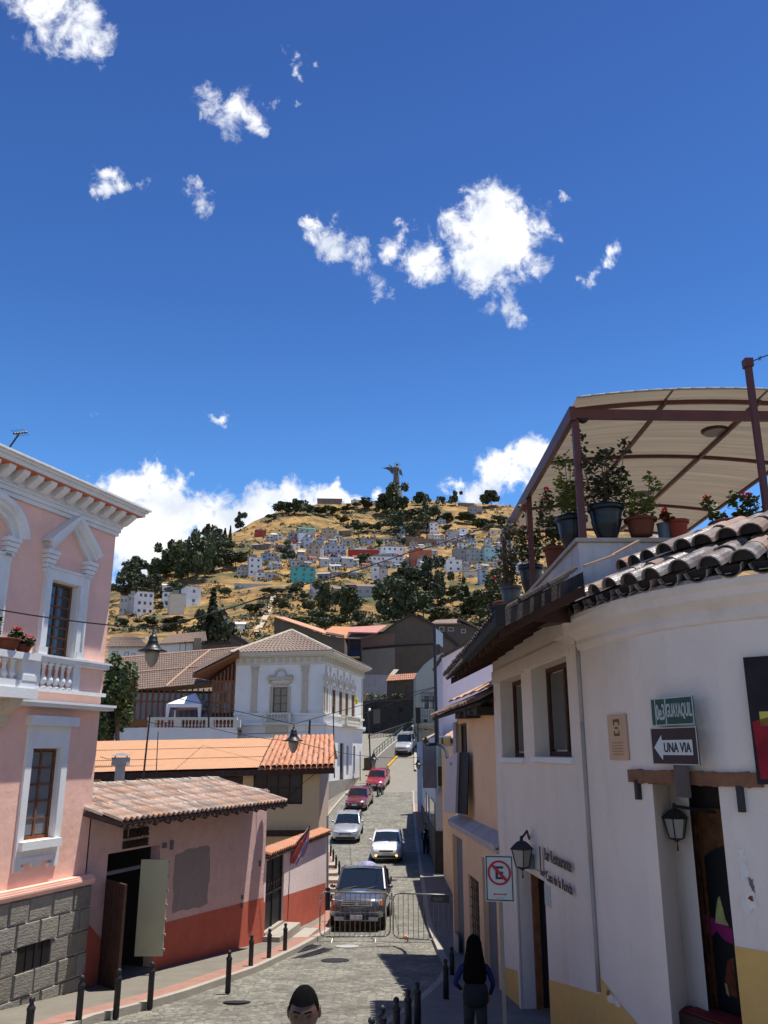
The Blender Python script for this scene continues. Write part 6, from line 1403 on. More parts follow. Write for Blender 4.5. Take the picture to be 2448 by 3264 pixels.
mb = MB(WO.M); mb.slab([(-.03, -.10, zl_-.13), (LO, -.10, zl_-.13), (LO, .22, zl_+.05), (-.03, .22, zl_+.05)], (0,0,.08)); mb.box(-.03, LO, -.06, 0, zl_-.2, zl_-.13); mb.build('ledge', mat('dusty_ledge', (.42,.38,.36), var=.2, bump=.3), oh)
for d in (d1_, d2_): piece('shutter_door', oh, WO.M, d[0], d[1], .12, .2, d[2], d[3], M_greydk)
mb = MB(WO.M); mb.box(wa[0], wa[1], .2, .22, wa[2], wa[3])
for i in range(5): x = wa[0]+(wa[1]-wa[0])*(i+.5)/5; mb.box(x-.01, x+.01, .05, .07, wa[2], wa[3])
for j in range(7): z = wa[2]+(wa[3]-wa[2])*(j+.5)/7; mb.box(wa[0], wa[1], .045, .06, z-.012, z+.012)
mb.build('grille_window', M_blackmetal, oh)
window(WO, oh, *wn, rows=1, cols=2, t=.3, mf=M_blackmetal, mg=M_dark)
mb = MB(WO.M); mb.box(wn[0]-.5, wn[0], .14, .22, wn[2]-.05, wn[3]+.05); mb.build('grey_jamb', M_grey, oh)
piece('dado_board', oh, WO.M, .2, .9, -.02, 0, -5.8, WO.px(1455,2975)[1], M_grey)
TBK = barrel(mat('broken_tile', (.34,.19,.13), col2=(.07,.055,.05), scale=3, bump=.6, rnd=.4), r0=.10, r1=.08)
e0_, e1_ = WO.P(-.6, ztop+.05, .42), WO.P(LO+.0, ztop+.12, .30); rr0, rr1 = WO.P(-.4, ztop+.62, -.9), WO.P(LO, ztop+.75, -.9)
tile_roof(oh, e0_, e1_, rr1, rr0, .2, .4, TBK, M_tile_dk, 21, jit=.05)
mb = MB(WO.M); rng = random.Random(3)
for i in range(9): s = LO*.35+i*.38; mb.box(s, s+.4, -.15-rng.uniform(0,.12), .2, ztop-.02-rng.uniform(0,.10), ztop+.06)
mb.build('rotten_eave', M_tile_dk, oh, kind='stuff')
mb = MB(); corr_roof(mb, WO.P(.6,ztop+.45,.1), WO.P(LO,ztop+.42,.1), WO.P(LO,ztop+.95,-.8), WO.P(.6,ztop+.85,-.8), 5, .04, .02); mb.build('loose_tile_sheet', mat('pale_orange_tile', (.55,.30,.17), bump=.2), oh)
Y0 = 23.6; q = [at(1422,2418,Y0+.5), at(1458,2398,Y0-.9), at(1451,2593,Y0-.9), at(1416,2589,Y0+.5)]
bd = thing('sign_board', 'tall white sign board with faint grey print fixed to the peach house', 'sign', q[3]); mb = MB(); nb = Vector((-.05,-.02,0)); mb.slab(q, (.06,.03,0)); mb.build('board', mat('board_white', (.50,.44,.43), var=.04, bump=.05), bd)
WQ = Wall((q[0].x, q[0].y), (q[1].x, q[1].y)); rng = random.Random(6)
zq0, zq1 = q[3].z, (q[0].z+q[1].z)/2
for nm, tx, z0, z1, a, b in (('lettering','R',.80,.88,.38,.62),('lettering','Asociacion',.68,.72,.15,.85),('lettering','Artesanos',.63,.67,.2,.8),('lettering','La Ronda',.46,.50,.2,.75),('lettering','Quito',.38,.42,.3,.7),('lettering','Bienvenidos',.22,.26,.18,.82)):
 fit_text(tx, WQ.len*a, WQ.len*b, zq0+(zq1-zq0)*z0, zq0+(zq1-zq0)*z1, WQ, .012, mat('faint_grey_print', (.09,.07,.07), bump=0), bd, nm, False)
mb = MB(); mb.slab([q[1]+Vector((.06,.03,.0)), q[2]+Vector((.06,.03,0)), q[2]+Vector((.25,-.45,0)), q[1]+Vector((.25,-.45,0))], (.03,.03,0)); mb.build('board_side', M_dark, bd)
# far shops on the right side
W2 = Wall((2.75, 66.0), (2.52, 45.0)); L2 = W2.len
fs = thing('far_shop_row', 'grey-blue shop front with tall shutters and a tiled porch beyond the peach house', 'building', W2.P(L2/2, gz(48)), W2.rz)
zA_, zB_ = W2.px(1370, 2504)[1], W2.px(1348, 2362)[1]
zgr = W2.px(1365, 2612)[1]
mb = MB(W2.M); mb.box(0, L2, .3, 8, -7, zB_+.1); mb.build('wall', mat('shop_blue_white', (.46,.50,.56), var=.05, bump=.1, stain=.2, stcol=(.3,.3,.3)), fs)
mb = MB(W2.M); mb.box(0, L2, .1, .3, zgr, zA_); mb.build('lower_front', MATS['shop_blue_white'], fs)
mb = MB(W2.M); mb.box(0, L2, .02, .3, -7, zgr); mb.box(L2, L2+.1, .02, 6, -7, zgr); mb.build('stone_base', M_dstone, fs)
def strip2(x0, x1, z0, z1, m, nm, o=.05):
 if x1 < 1391: s0, s1 = [min(L2, max(0, W2.px(x, 2430)[0])) for x in (x0, x1)]; piece(nm, fs, W2.M, s0, s1, .3-o, .3, z0, z1, m)
 else: Ye = 44.95; piece(nm, fs, Matrix(), at(x0,2430,Ye).x, at(x1,2430,Ye).x, Ye-o, Ye, z0, z1, m)
M_sw = mat('shutter_white', (.44,.46,.50), var=.05, bump=.05)
for i, (x0, x1) in enumerate(((1348,1353),(1355,1360),(1362,1367),(1369,1376))): strip2(x0, x1, zA_+.05, zB_-.3, M_sw, 'shutter', .12)
strip2(1347, 1392, zA_+.05, zB_-.25, M_greydk, 'shutter_back', .03); strip2(1383, 1390, zA_+.05, zB_, M_blackmetal, 'post', .2); strip2(1391, 1394, zA_-.3, zB_, M_sw, 'white_post', .1)
strip2(1395, 1408, zA_+.9, zB_, M_green, 'green_panel', .1); strip2(1408, 1413, zA_-.2, zB_, M_blackmetal, 'post', .22); strip2(1413, 1436, zA_+.2, zB_, mat('mustard_panel', (.42,.32,.13), var=.1, bump=.1), 'yellow_panel', .1)
strip2(1395, 1415, zA_+.15, zA_+1.1, mat('green_crates', (.03,.06,.03), bump=.1), 'bench', .12)
for x0, x1 in ((1351,1355),(1359,1363),(1368,1384)): s0, s1 = W2.px(x0,2560)[0], min(L2-.3, W2.px(x1,2560)[0]); piece('lower_window', fs, W2.M, s0, s1, .04, .1, zgr-.4, zA_-.7, M_glassd)
a_, b_, c_2, d_2 = at(1347,2358,62), at(1440,2351,44.5), at(1440,2305,48), at(1378,2335,62)
mb = MB(); corr_roof(mb, a_, b_, c_2+Vector((.8,0,.0)), d_2+Vector((1.2,0,.4)), 40, .07, .05, 3); mb.build('porch_tiles', mat('faded_porch_tile', (.50,.33,.23), col2=(.33,.22,.16), scale=1.5, bump=.3), fs, kind='stuff')
mb = MB(); mb.slab([a_-Vector((0,0,.06)), b_-Vector((0,0,.06)), b_+Vector((.5,0,-.06)), a_+Vector((.5,0,-.06))], (0,0,-.22)); mb.build('fascia', M_woodd, fs)
mb = MB(); mb.box(2.5, 14, 66, 66.3, -5, zB_); mb.build('end_wall', MATS['shop_blue_white'], fs)
mb = MB(); mb.box(2.9, 12, 24.9, 44, -6, WO.px(1500,2300)[1]-.5); mb.top('rear_house', M_orange, 'plain peach rear block hidden behind the sign board', 'house')
bl = thing('bracket_pole', 'tall black pole with curved bracket arm fixed to the peach house corner', 'pole', at(1393,2370,27)); mb = MB(); p0, p1 = at(1384,1990,27), at(1391,2290,27); p2 = at(1393,2372,27)
mb.tube([p0, p1], .05, 7); mb.tube([p1, p2], .075, 7); mb.build('pole', M_blackmetal, bl)
mb = MB(); mb.tube([at(1357,2350,27), at(1357,2371,27), at(1365,2374,27), p2, at(1408,2377,26.6), at(1418,2386,26.2), at(1424,2400,25.8), at(1426,2418,25.2)], .05, 6); mb.build('arm', M_blackmetal, bl)
lh = front_house('lilac_house', 'plain pale lilac gable wall with dark sloping roof edge behind the tavern eaves', 'house', [(1411,2400),(1411,2097),(1560,2016),(1680,1960),(1680,2400)], 50, 8, M_lilac)
mb = MB(); mb.slab([at(1405,2098,49.8), at(1680,1952,49.8), at(1680,1942,49.8), at(1404,2089,49.8)], (0,8.5,0)); mb.build('roof', M_tile_dk, lh)
mb = MB(); mb.tube([at(1411,2400,49.8), at(1411,2097,49.8)], .06, 6); mb.build('downpipe', M_sw, lh)
gh = thing('balcony_house', 'faded white and green house with round balcony at the top of the street', 'house', at(1370, 2340, 93))
def fpoly(parent, pts, Y, dep, m, nm): mb = MB(); mb.slab(pxpoly(pts, Y), (0, dep, 0)); return mb.build(nm, m, parent)
M_fw = mat('faded_white_green', (.42,.46,.42), col2=(.50,.50,.44), scale=.8, bump=.15, stain=.4, stcol=(.3,.33,.28), mixscale=.8)
fpoly(gh, [(1326,2420),(1326,2150),(1352,2118),(1385,2092),(1415,2080),(1415,2420)], 93, 8, M_fw, 'wall')
fpoly(gh, [(1390,2300),(1390,2133),(1411,2128),(1411,2300)], 92.8, .2, M_green, 'green_wall')
for (x0,y0,x1,y1) in ((1350,2215,1370,2262),(1376,2215,1386,2262),(1347,2290,1366,2330)):
 a = at(x0,y0,92.9); b = at(x1,y1,92.9); flatwin(Matrix.Translation((0,92.9,0)), gh, a.x, b.x, b.z, a.z, M_glassd)
for (x0,x1,yt,yb,oo) in ((1344,1386,2208,2232,.6),(1325,1390,2256,2303,1.2)):
 mb = MB(); Y = 93-oo; a, b = at(x0,yt,Y), at(x1,yb,Y); mb.tube([Vector((a.x,93,a.z)), a, Vector((b.x,Y,a.z)), Vector((b.x,93,a.z))], .03, 5); n = 12
 for i in range(n+1): x = a.x+(b.x-a.x)*i/n; mb.cyl((x,Y,b.z), (x,Y,a.z), .015, n=4)
 mb.tube([Vector((a.x,Y,(a.z+b.z)/2)), Vector((b.x,Y,(a.z+b.z)/2))], .015, 4); mb.box(a.x, b.x, Y, 93, b.z-.08, b.z); mb.build('balcony_railing', M_blackmetal, gh)
mb = MB(); c = at(1372, 2300, 92.0); mb.lathe([(.3,-.55),(1.1,-.42),(1.55,-.15),(1.65,0),(1.65,.12)], (c.x, c.y, c.z-.28), n=20); mb.build('balcony_slab', mat('grey_balcony', (.30,.29,.26), var=.2, bump=.2), gh)
piece('pillar', gh, Matrix(), at(1325,2300,91).x, at(1340,2300,91).x, 90.8, 91.4, at(1330,2306,91).z, at(1330,2255,91).z, M_dark)
for x in (1332, 1387): mb = MB(); mb.cyl(at(x,2420,90.5), at(x,2300,90.5), .08, n=6); mb.build('pillar', M_blackmetal, gh)
fpoly(gh, [(1385,2000),(1412,2020),(1412,2064),(1398,2052),(1385,2056)], 95, .1, mat('corrugated_blue', (.45,.52,.55), var=.2, scale=8, bump=.4), 'metal_sheet')
fpoly(gh, [(1412,2014),(1418,2014),(1470,2060),(1466,2068),(1440,2046),(1412,2026)], 95, 5, M_tile_dk, 'roof_edge'); fpoly(gh, [(1412,2026),(1440,2046),(1462,2068),(1412,2100)], 95.2, 5, M_brownw, 'side_wall')
# top of the street: retaining wall, ramp, adobe houses
rw = thing('retaining_wall', 'dark stone retaining wall with a bricked door shape at the top of the street', 'wall', at(1240, 2400, 104))
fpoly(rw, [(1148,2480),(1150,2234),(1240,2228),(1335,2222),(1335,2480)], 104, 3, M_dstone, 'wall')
fpoly(rw, [(1190,2308),(1190,2262),(1212,2258),(1212,2305)], 103.9, .1, mat('blocked_door', (.17,.15,.13), bump=.3), 'blocked_door'); piece('lintel', rw, Matrix(), at(1184,2255,103.8).x, at(1213,2255,103.8).x, 103.7, 103.95, at(1200,2260,103.8).z, at(1200,2255,103.8).z, M_dark)
fpoly(rw, [(1272,2270),(1272,2256),(1284,2256),(1284,2270)], 103.9, .1, M_dark, 'small_window')
mb = MB(); mb.slab([at(1148,2236,103.9), at(1335,2224,103.9), at(1335,2228,103.9), at(1148,2240,103.9)], (0,.6,0)); mb.build('coping', M_brownw, rw)
rng = random.Random(9)
for k, x in enumerate((1168, 1185, 1205, 1225, 1262, 1278)):
 p = at(x, 2232, 104); ml = MB(); leaves(ml, p+Vector((0,0,.45)), .5, .45, 90, .12, rng); ms = MB(); ms.cyl(p, p+Vector((0,0,.5)), .05, .03, 5)
 t = thing('shrub', ['dry tan shrub at the left end of the retaining wall','dark shrub second along the retaining wall','yellowish shrub third along the retaining wall','green shrub beside the small adobe house','small shrub below the adobe house window','last small shrub right along the retaining wall'][k], 'shrub', p, group='shrubs on the retaining wall'); ms.build('stem', M_bark, t); ml.build('foliage', [mat('dry_leaf', (.28,.2,.09), bump=0), M_leafd, M_leafy, M_leafo, M_leafo, M_leafd][k], t)
rp = thing('ramp_balustrade', 'pale balustrade climbing the ramp below the retaining wall', 'balustrade', at(1250, 2330, 101))
A0, A1 = at(1172,2366,99), at(1330,2316,103); B0, B1 = at(1172,2344,99), at(1330,2292,103)
mb = MB(); mb.slab([A0, A1, A1-Vector((0,0,6)), A0-Vector((0,0,6))], (0,.4,0)); mb.build('ramp_wall', M_dstone, rp)
M_gb = mat('grey_baluster', (.20,.20,.19), var=.2, bump=.1); mb = MB(); mb.slab([B0, B1, B1-Vector((0,0,.12)), B0-Vector((0,0,.12))], (0,.2,0)); mb.build('rail', M_gb, rp)
n = 34; bu = MB(); bu.box(-.035,.035,-.035,.035,0,1); bu = bu.mesh('baluster', M_gb)
for i in range(n): p = A0.lerp(A1, (i+.5)/n); h = (B0.lerp(B1, (i+.5)/n)-p).z; inst('baluster', bu, rp, Matrix.Translation(p+Vector((0,.1,0))) @ Matrix.Diagonal((1,1,h-.1,1)))
ph = thing('road_parapet', 'low pale concrete road parapet with green handrail climbing to the left of the silver car', 'parapet', at(1204,2440,84))
PA = [(-1.75,80.5),(-1.25,84),(-.2,90),(1.2,96),(3.1,104)]
PA = [at(1196,2418,80).xy, at(1230,2388,85).xy, at(1268,2356,91).xy, at(1300,2328,97).xy, at(1327,2306,104).xy]
pz = [at(1196,2418,80).z, at(1230,2388,85).z, at(1268,2356,91).z, at(1300,2328,97).z, at(1327,2306,104).z]
mb = MB()
for i in range(4):
 a, b = PA[i], PA[i+1]; za, zb = pz[i], pz[i+1]; d = Vector((b-a)).normalized(); nn = Vector((-d.y, d.x))*.3
 mb.hexa([(a.x,a.y,gz(a.y)-1),(b.x,b.y,gz(b.y)-1),(b.x+nn.x,b.y+nn.y,gz(b.y)-1),(a.x+nn.x,a.y+nn.y,gz(a.y)-1)], [(a.x,a.y,za),(b.x,b.y,zb),(b.x+nn.x,b.y+nn.y,zb),(a.x+nn.x,a.y+nn.y,za)])
mb.build('parapet_wall', M_conc, ph)
mb = MB(); gm = mat('dark_green_rail', (.02,.07,.055), bump=0)
pts = [Vector((p.x-.1, p.y+.15, z+.75)) for p, z in zip(PA, pz)]; mb.tube(pts, .04, 5); mb.tube([p-Vector((0,0,.35)) for p in pts], .03, 5)
for a, b in zip(pts, pts[1:]):
 for k in range(4): q = a.lerp(b, k/4); mb.cyl(q-Vector((0,0,.8)), q, .03, n=4)
mb.build('handrail', gm, ph)
mb = MB()
for (x0,y0,x1,y1) in ((1232,2446,1262,2414),(1322,2352,1347,2333)):
 a, b = ong(x0,y0,0), ong(x1,y1,0); mb = MB(); mb.slab([a+Vector((0,0,.14)), b+Vector((0,0,.14)), b+Vector((.22,0,.14)), a+Vector((.22,0,.14))], (0,0,-.3)); mb.top('yellow_kerb', M_yelstrip, kind='structure')
strip('right_upper_wall_foot', lambda y: right_kerb(y)+.2, lambda y: right_kerb(y)+.45, .2, M_conc, 84, 112, side=[('a', .3)])
ad = front_house('adobe_hut', 'small brown adobe house with red tile roof and dark window on the retaining wall', 'house', [(1234,2245),(1234,2170),(1342,2162),(1342,2245)], 107, 5, M_brownw, [(1294,2188,1320,2224,M_dark,M_woodd)])
mb = MB(); row_roof(mb, at(1229,2172,106.4), at(1345,2164,106.4), at(1338,2146,110), at(1240,2152,110), 16, 3, .08); mb.build('roof_tiles', mat('rust_tile', (.40,.19,.11), col2=(.25,.13,.085), scale=1.5, bump=.4), ad)
mb = MB(); mb.slab([at(1238,2154,110), at(1252,2156,109), at(1271,2134,112), at(1256,2133,113)], (0,0,-.05)); mb.top('metal_sheet', M_conc, 'pale sheet of roofing propped on the adobe house roof', 'roofing sheet')
ag = thing('adobe_gable', 'large blank brown gable house towering behind the retaining wall', 'house', at(1270,2250,120))
fpoly(ag, [(1151,2300),(1151,2024),(1222,2013),(1262,1983),(1312,1958),(1386,1991),(1386,2300)], 120, 12, M_brownw, 'wall')
fpoly(ag, [(1151,2150),(1151,2073),(1259,2064),(1259,2155)], 119.92, .08, M_taupe, 'render_panel'); fpoly(ag, [(1151,2250),(1151,2150),(1259,2152),(1238,2180),(1238,2250)], 119.9, .1, mat('whitewashed', (.42,.42,.44), var=.1, bump=.3, stain=.3), 'whitewash')
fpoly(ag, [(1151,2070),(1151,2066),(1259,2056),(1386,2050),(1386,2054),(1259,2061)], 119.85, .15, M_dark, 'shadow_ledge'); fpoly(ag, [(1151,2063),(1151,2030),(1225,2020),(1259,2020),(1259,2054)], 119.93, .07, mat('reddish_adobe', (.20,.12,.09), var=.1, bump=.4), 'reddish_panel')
mb = MB()
for a, b in (((1148,2024),(1222,2012)),((1222,2012),(1262,1981)),((1262,1981),(1312,1954)),((1312,1954),(1392,1992))): mb.slab([at(*a,119.6), at(*b,119.6), at(b[0],b[1]+5,119.6), at(a[0],a[1]+5,119.6)], (0,12.6,0))
mb.build('roof', M_tile_dk, ag)
bw = front_house('brown_wall_house', 'brown plastered house with bright orange sloping roof edge behind the mansion', 'house', [(874,2150),(874,1968),(1040,2026),(1098,2034),(1098,2150)], 100, 8, M_brownw)
mb = MB(); mb.slab([at(873,1964,99.6), at(1040,2020,99.6), at(1032,2006,106), at(905,1966,106)], (0,0,-.12)); mb.build('roof', M_tile_or, bw)
mb = MB(); mb.slab([at(1040,2020,99.6), at(1098,2030,99.6), at(1098,2024,104), at(1040,2014,104)], (0,0,-.12)); mb.build('side_roof', M_tile_dk, bw)
po = front_house('porch_house', 'house with orange, pink and brown roofs and an open porch between the brown walls', 'house', [(1098,2150),(1098,2032),(1151,2032),(1151,2150)], 112, 6, M_darkroom)
for pts, m in (([(1032,2012),(1072,2030),(1100,2034),(1124,1998),(1060,1996)], M_tile_or), ([(1124,1998),(1235,1992),(1200,2016),(1110,2014)], mat('pink_roof', (.62,.27,.22), bump=.1)), ([(1100,2034),(1151,2034),(1200,2018),(1112,2012)], M_tile_br)):
 n_ = len(pts); ymax = max(p[1] for p in pts); ymin = min(p[1] for p in pts); mb = MB(); mb.slab([at(x, y, 112+(ymax-y)/(ymax-ymin)*6-.5) for x, y in pts], (0,0,-.15)); mb.build('roof', m, po)
for x in (1083, 1112, 1150): mb = MB(); mb.cyl(at(x,2096,111.5), at(x,2034,111.5), .22 if x < 1100 else .1, n=6); mb.build('column', MATS['cornice_cream'] if x < 1100 else M_woodd, po)
mb = MB(); a, b = at(1098,2090,111.6), at(1150,2072,111.6); mb.box(a.x, b.x, 111.5, 111.7, a.z, b.z); mb.build('blue_parapet', mat('navy_board', (.02,.03,.07), bump=0), po)
mb = MB(); a, b = at(1105,2098,111.4), at(1146,2092,111.4); mb.box(a.x, b.x, 111.3, 111.6, a.z, b.z); mb.build('yellow_ledge', mat('yellow_ledge', (.55,.40,.15), bump=0), po)
bk = front_house('back_house', 'house with dull tile roof and small white windows behind the large gable', 'house', [(1370,2100),(1370,1985),(1465,1985),(1500,1996),(1560,2024),(1560,2100)], 128, 8, M_brownw, [(1428,2000,1446,2012,M_glassd,M_white),(1400,1998,1416,2012,M_glassd,M_white),(1470,2006,1484,2018,M_glassd,M_white)])
mb = MB(); mb.slab([at(1368,1988,127.5), at(1470,1986,127.5), at(1462,1972,133), at(1390,1976,133)], (0,0,-.2)); mb.slab([at(1462,1966,127.4), at(1562,2018,127.4), at(1562,2024,127.4), at(1462,1972,127.4)], (0,8,0)); mb.build('roof', M_tile_br, bk)
h1 = front_house('tiled_cottage', 'white cottage with tile roof and blue-framed windows left of the big street lamp', 'house', [(345,2120),(345,2060),(470,2056),(470,2120)], 108, 8, M_bluew, [(359,2076,374,2098),(398,2078,409,2096),(420,2082,430,2096)])
mb = MB(); row_roof(mb, at(340,2062,107.2), at(474,2062,107.2), at(440,2031,114), at(352,2030,114), 26, 6, .1); mb.build('roof_tiles', M_tile_br, h1); mb = MB(); mb.slab([at(393,2038,112), at(462,2031,112), at(462,2036,112), at(393,2043,112)], (0,2,0)); mb.build('white_parapet', M_conc, h1)
h2 = front_house('long_white_house', 'long low white house with weathered tile roof right of the big street lamp', 'house', [(505,2110),(505,2052),(615,2048),(615,2110)], 106, 8, M_bluew, [(574,2049,591,2082,M_dark,M_woodd)])
mb = MB(); row_roof(mb, at(500,2054,105.3), at(660,2044,105.3), at(655,2014,112), at(540,2024,112), 30, 6, .1); mb.build('roof_tiles', M_tile_br, h2)
mb = MB(); a, b = at(614,2110,105), at(642,2034,105); mb.box(a.x, b.x, 105, 107, a.z, b.z); mb.build('pillar', mat('tan_pillar', (.30,.23,.15), var=.1, bump=.2), h2)
h3 = front_house('adobe_shed', 'brown adobe shed with mono-pitch gable left of the mansion roof', 'house', [(642,2110),(642,2052),(733,2048),(733,2022),(760,2028),(806,2058),(806,2110)], 103, 6, M_brownw)
mb = MB(); mb.slab([at(640,2049,102.6), at(733,2045,102.6), at(733,2049,102.6), at(640,2053,102.6)], (0,6.5,0)); mb.slab([at(731,2019,102.6), at(808,2056,102.6), at(808,2062,102.6), at(731,2025,102.6)], (0,6.5,0)); mb.build('roof', M_tile_dk, h3)
ws = thing('stone_boundary_wall', 'rough stone boundary wall at the corner beside the mansion and red cars', 'wall', at(1170,2440,86)); fpoly(ws, [(1160,2462),(1160,2416),(1200,2410),(1200,2440)], 84.5, .5, M_brownw, 'wall')
up = thing('utility_pole', 'grey concrete utility pole with pale insulators by the mansion corner', 'pole', at(1183,2500,80)); mb = MB(); mb.cyl(at(1183,2500,80), at(1174,2262,80), .075, .06, 8); mb.build('pole', M_blackmetal, up)
mb = MB(); mb.box(at(1166,2268,80).x, at(1186,2268,80).x, 79.85, 79.95, at(1170,2270,80).z, at(1170,2266,80).z); mb.build('crossarm', M_blackmetal, up)
for x, y in ((1178,2262),(1160,2328)): mb = MB(); mb.ball(at(x,y,79.7), .13, 8, 6); mb.build('insulator', mat('porcelain', (.75,.75,.75), bump=0, rough=.3), up)
gp = thing('corner_pole', 'slim metal pole with thick dark base at the courtyard wall corner', 'pole', ong(1046, 2905)); b_ = at(1044,2905,34.3); mb = MB(); mb.cyl(b_, at(1044,2600,34.3), .05, .04, 7); mb.build('pole', M_grey, gp)
mb = MB(); mb.cyl(b_-Vector((0,0,.3)), at(1045,2830,34.3), .12, .09, 8); mb.build('base', M_blackmetal, gp)
p = ong(1063, 2878, .13); mb = MB(TR(p.x, p.y, p.z)); mb.box(-.28,.32,-.2,.3,-.2,.42); mb.top('utility_box', M_blackmetal, 'low dark metal box on the pavement behind the pickup', 'box')
for (x0,y0,x1,y1,Y,r,lab) in ((1062,2250,1066,2480,66,.05,'thin black pole rising before the mansion side'),(1148,2395,1148,2490,78,.04,'thin grey pole by the far end of the mansion')):
 mb = MB(); mb.cyl(at(x1,y1,Y), at(x0,y0,Y), r, n=6); mb.top('pole', M_blackmetal, lab, 'pole')
# houses on the hillside
HH = 'houses scattered over the hillside'
hm = {k: mat('hill_'+k, c, var=.1, scale=.4, bump=.1, stain=.35, stcol=tuple(q*.5 for q in c), mixscale=.5) for k, c in dict(white=(.76,.75,.73), grey=(.44,.43,.42), block=(.28,.27,.26), tan=(.42,.34,.24), blue=(.40,.46,.54), lilac=(.50,.48,.58), teal=(.10,.42,.38), brown=(.22,.15,.11), red=(.36,.05,.04), aqua=(.38,.55,.56), brick=(.45,.13,.07), cream=(.60,.54,.42)).items()}
rm_ = {k: mat('hillroof_'+k, c, var=.12, scale=.8, bump=.1) for k, c in dict(grey=(.36,.35,.34), white=(.66,.64,.60), red=(.42,.10,.07), orange=(.60,.27,.14), green=(.05,.26,.15), brown=(.26,.18,.15), slab=(.30,.28,.27), dark=(.10,.09,.085)).items()}
hill_houses = []
LM = [(966,1830,'turquoise house'),(1160,1762,'long red hall'),(1342,1780,'brick and blue house'),(1570,1765,'pale aqua block'),(1480,1845,'golden field'),(1330,1920,'central grove'),(1262,1600,'statue'),(600,1800,'big left wood'),(1410,1730,'long brown wall'),(1050,1596,'crest building'),(978,1690,'green-roofed house'),(1541,1838,'narrow blue house'),(1230,1790,'long white block'),(1450,1805,'four-window white house'),(1196,1830,'white tower-like house'),(815,1808,'three-storey pale block'),(1140,1880,'long brown-roofed house'),(1050,1705,'tan unfinished house'),(1383,1687,'tall white house'),(1283,1690,'high aqua house'),(745,2003,'greenhouse'),(670,1980,'tall conifer'),(1125,1930,'very dark round tree'),(460,1925,'white three-storey house'),(910,1750,'dark balcony house'),(1070,1786,'lilac awning house'),(1517,1625,'roofless crest shell'),(850,1920,'pale footpath'),(1312,1990,'great brown gable'),(950,2000,'orange roof edge'),(1490,1920,'pointed dark tree')]
seen_labels = set()
def whereis(x, y, pre):
 c = sorted(LM, key=lambda q: (q[0]-x)**2+(1.5*(q[1]-y))**2)[:4]
 for far in ('just ', ''):
  for lx, ly, nm in c:
   dx, dy = x-lx, (y-ly)*1.5; side = ('right of' if dx > 0 else 'left of') if abs(dx) > abs(dy) else ('below' if dy > 0 else 'above')
   if far and sqrt(dx*dx+dy*dy) > 60: continue
   l_ = '%s %s%s the %s' % (pre, far, side, nm)
   if l_ not in seen_labels: seen_labels.add(l_); return l_
 return None
def hh(x0, x1, y0, y1, c, lab, yaw=.3, rows=2, cols=3, roof='slab', pitched=False, depth=None, wins=True, wm=None, light_roof=False):
 p = on_hill((x0+x1)/2, y1); k = p.y/ray((x0+x1)/2, (y0+y1)/2).y; w = (x1-x0)*k*.92; h = (y1-y0)*k; d = depth or max(4.5, w*.65)
 t = thing('hillside_house', lab, 'house', (p.x, p.y, p.z-.5), yaw, HH); M = MW[t.name] @ Matrix.Translation((0, 0, .5))
 mb = MB(M); mb.box(-w/2, w/2, 0, d, -6, h); mb.build('wall', hm[c], t)
 mb = MB(M)
 if pitched:
  rh_ = h*.22; o = .5
  mb.slab([(-w/2-o, -o, h), (w/2+o, -o, h), (w/2+o, d*.5, h+rh_+.6), (-w/2-o, d*.5, h+rh_+.6)], (0,0,.18)); mb.slab([(-w/2-o, d+o, h), (w/2+o, d+o, h), (w/2+o, d*.5, h+rh_+.6), (-w/2-o, d*.5, h+rh_+.6)], (0,0,.18))
  mb.slab([(-w/2, 0, h), (-w/2, d, h), (-w/2, d/2, h+rh_+.5)], (.1,0,0)); mb.slab([(w/2, 0, h), (w/2, d, h), (w/2, d/2, h+rh_+.5)], (-.1,0,0))
 else:
  mb.box(-w/2-.2, w/2+.2, -.25, d+.2, h, h+.25); rr_ = random.Random(int(x0*7+y0))
  if rr_.random() < .6: mb.box(-w*.3, w*.1, d*.2, d*.7, h+.25, h+2.0)
 mb.build('roof', rm_[roof], t)
 if wins:
  fh = h/rows; cw = w/cols; rr_ = random.Random(int(x0*3+y1))
  for i in range(rows):
   for j in range(cols):
    if rr_.random() < .12: continue
    ww = min(1.3, cw*.5)*rr_.uniform(.8, 1.1); wh = min(1.35, fh*.48); cx = -w/2+cw*(j+.5)+rr_.uniform(-.1,.1)*cw; cz = fh*(i+.55)
    piece('window', t, M, cx-ww/2, cx+ww/2, -.06, .05, cz-wh/2, cz+wh/2, wm or M_glassd)
  for i in range(rows):
   if d > 4 and yaw > .1 and rr_.random() < .6: piece('window', t, M, w/2-.05, w/2+.06, d*.4, d*.4+1.1, fh*(i+.35), fh*(i+.35)+1.1, M_glassd)
 hill_houses.append(t); return t
H = [
(435,487,886,963,0)]
hh(433,487,1888,1963,'white','white three-storey hillside house with three columns of windows, lowest on the left slope',.45,3,3,'slab',depth=9)
hh(516,560,1888,1934,'white','white hillside house with dark balcony band beside the tallest blank wall',.35,2,2,'dark')
hh(538,588,1893,1960,'cream','tall blank pale wall house on the left slope',.35,wins=False,depth=9)
hh(590,640,1872,1932,'white','white sunlit hillside house with one small window, right end of the left row',.5,2,1,'white',depth=10)
hh(516,574,1868,1890,'white','white shed roofed house above the left slope row',.3,1,3,'white',True)
hh(378,404,1900,1962,'grey','grey hillside house half hidden by the pink house cornice',.2,2,2,'orange')
hh(404,434,1896,1955,'grey','grey flat-roofed house just left of the white three-storey one',.2,2,2,'grey')
hh(753,808,1810,1836,'grey','low grey two-storey hillside house left of the three-storey block',.2,2,4)
hh(790,836,1778,1836,'white','pale three-storey hillside block with open yard on its right',.35,3,2)
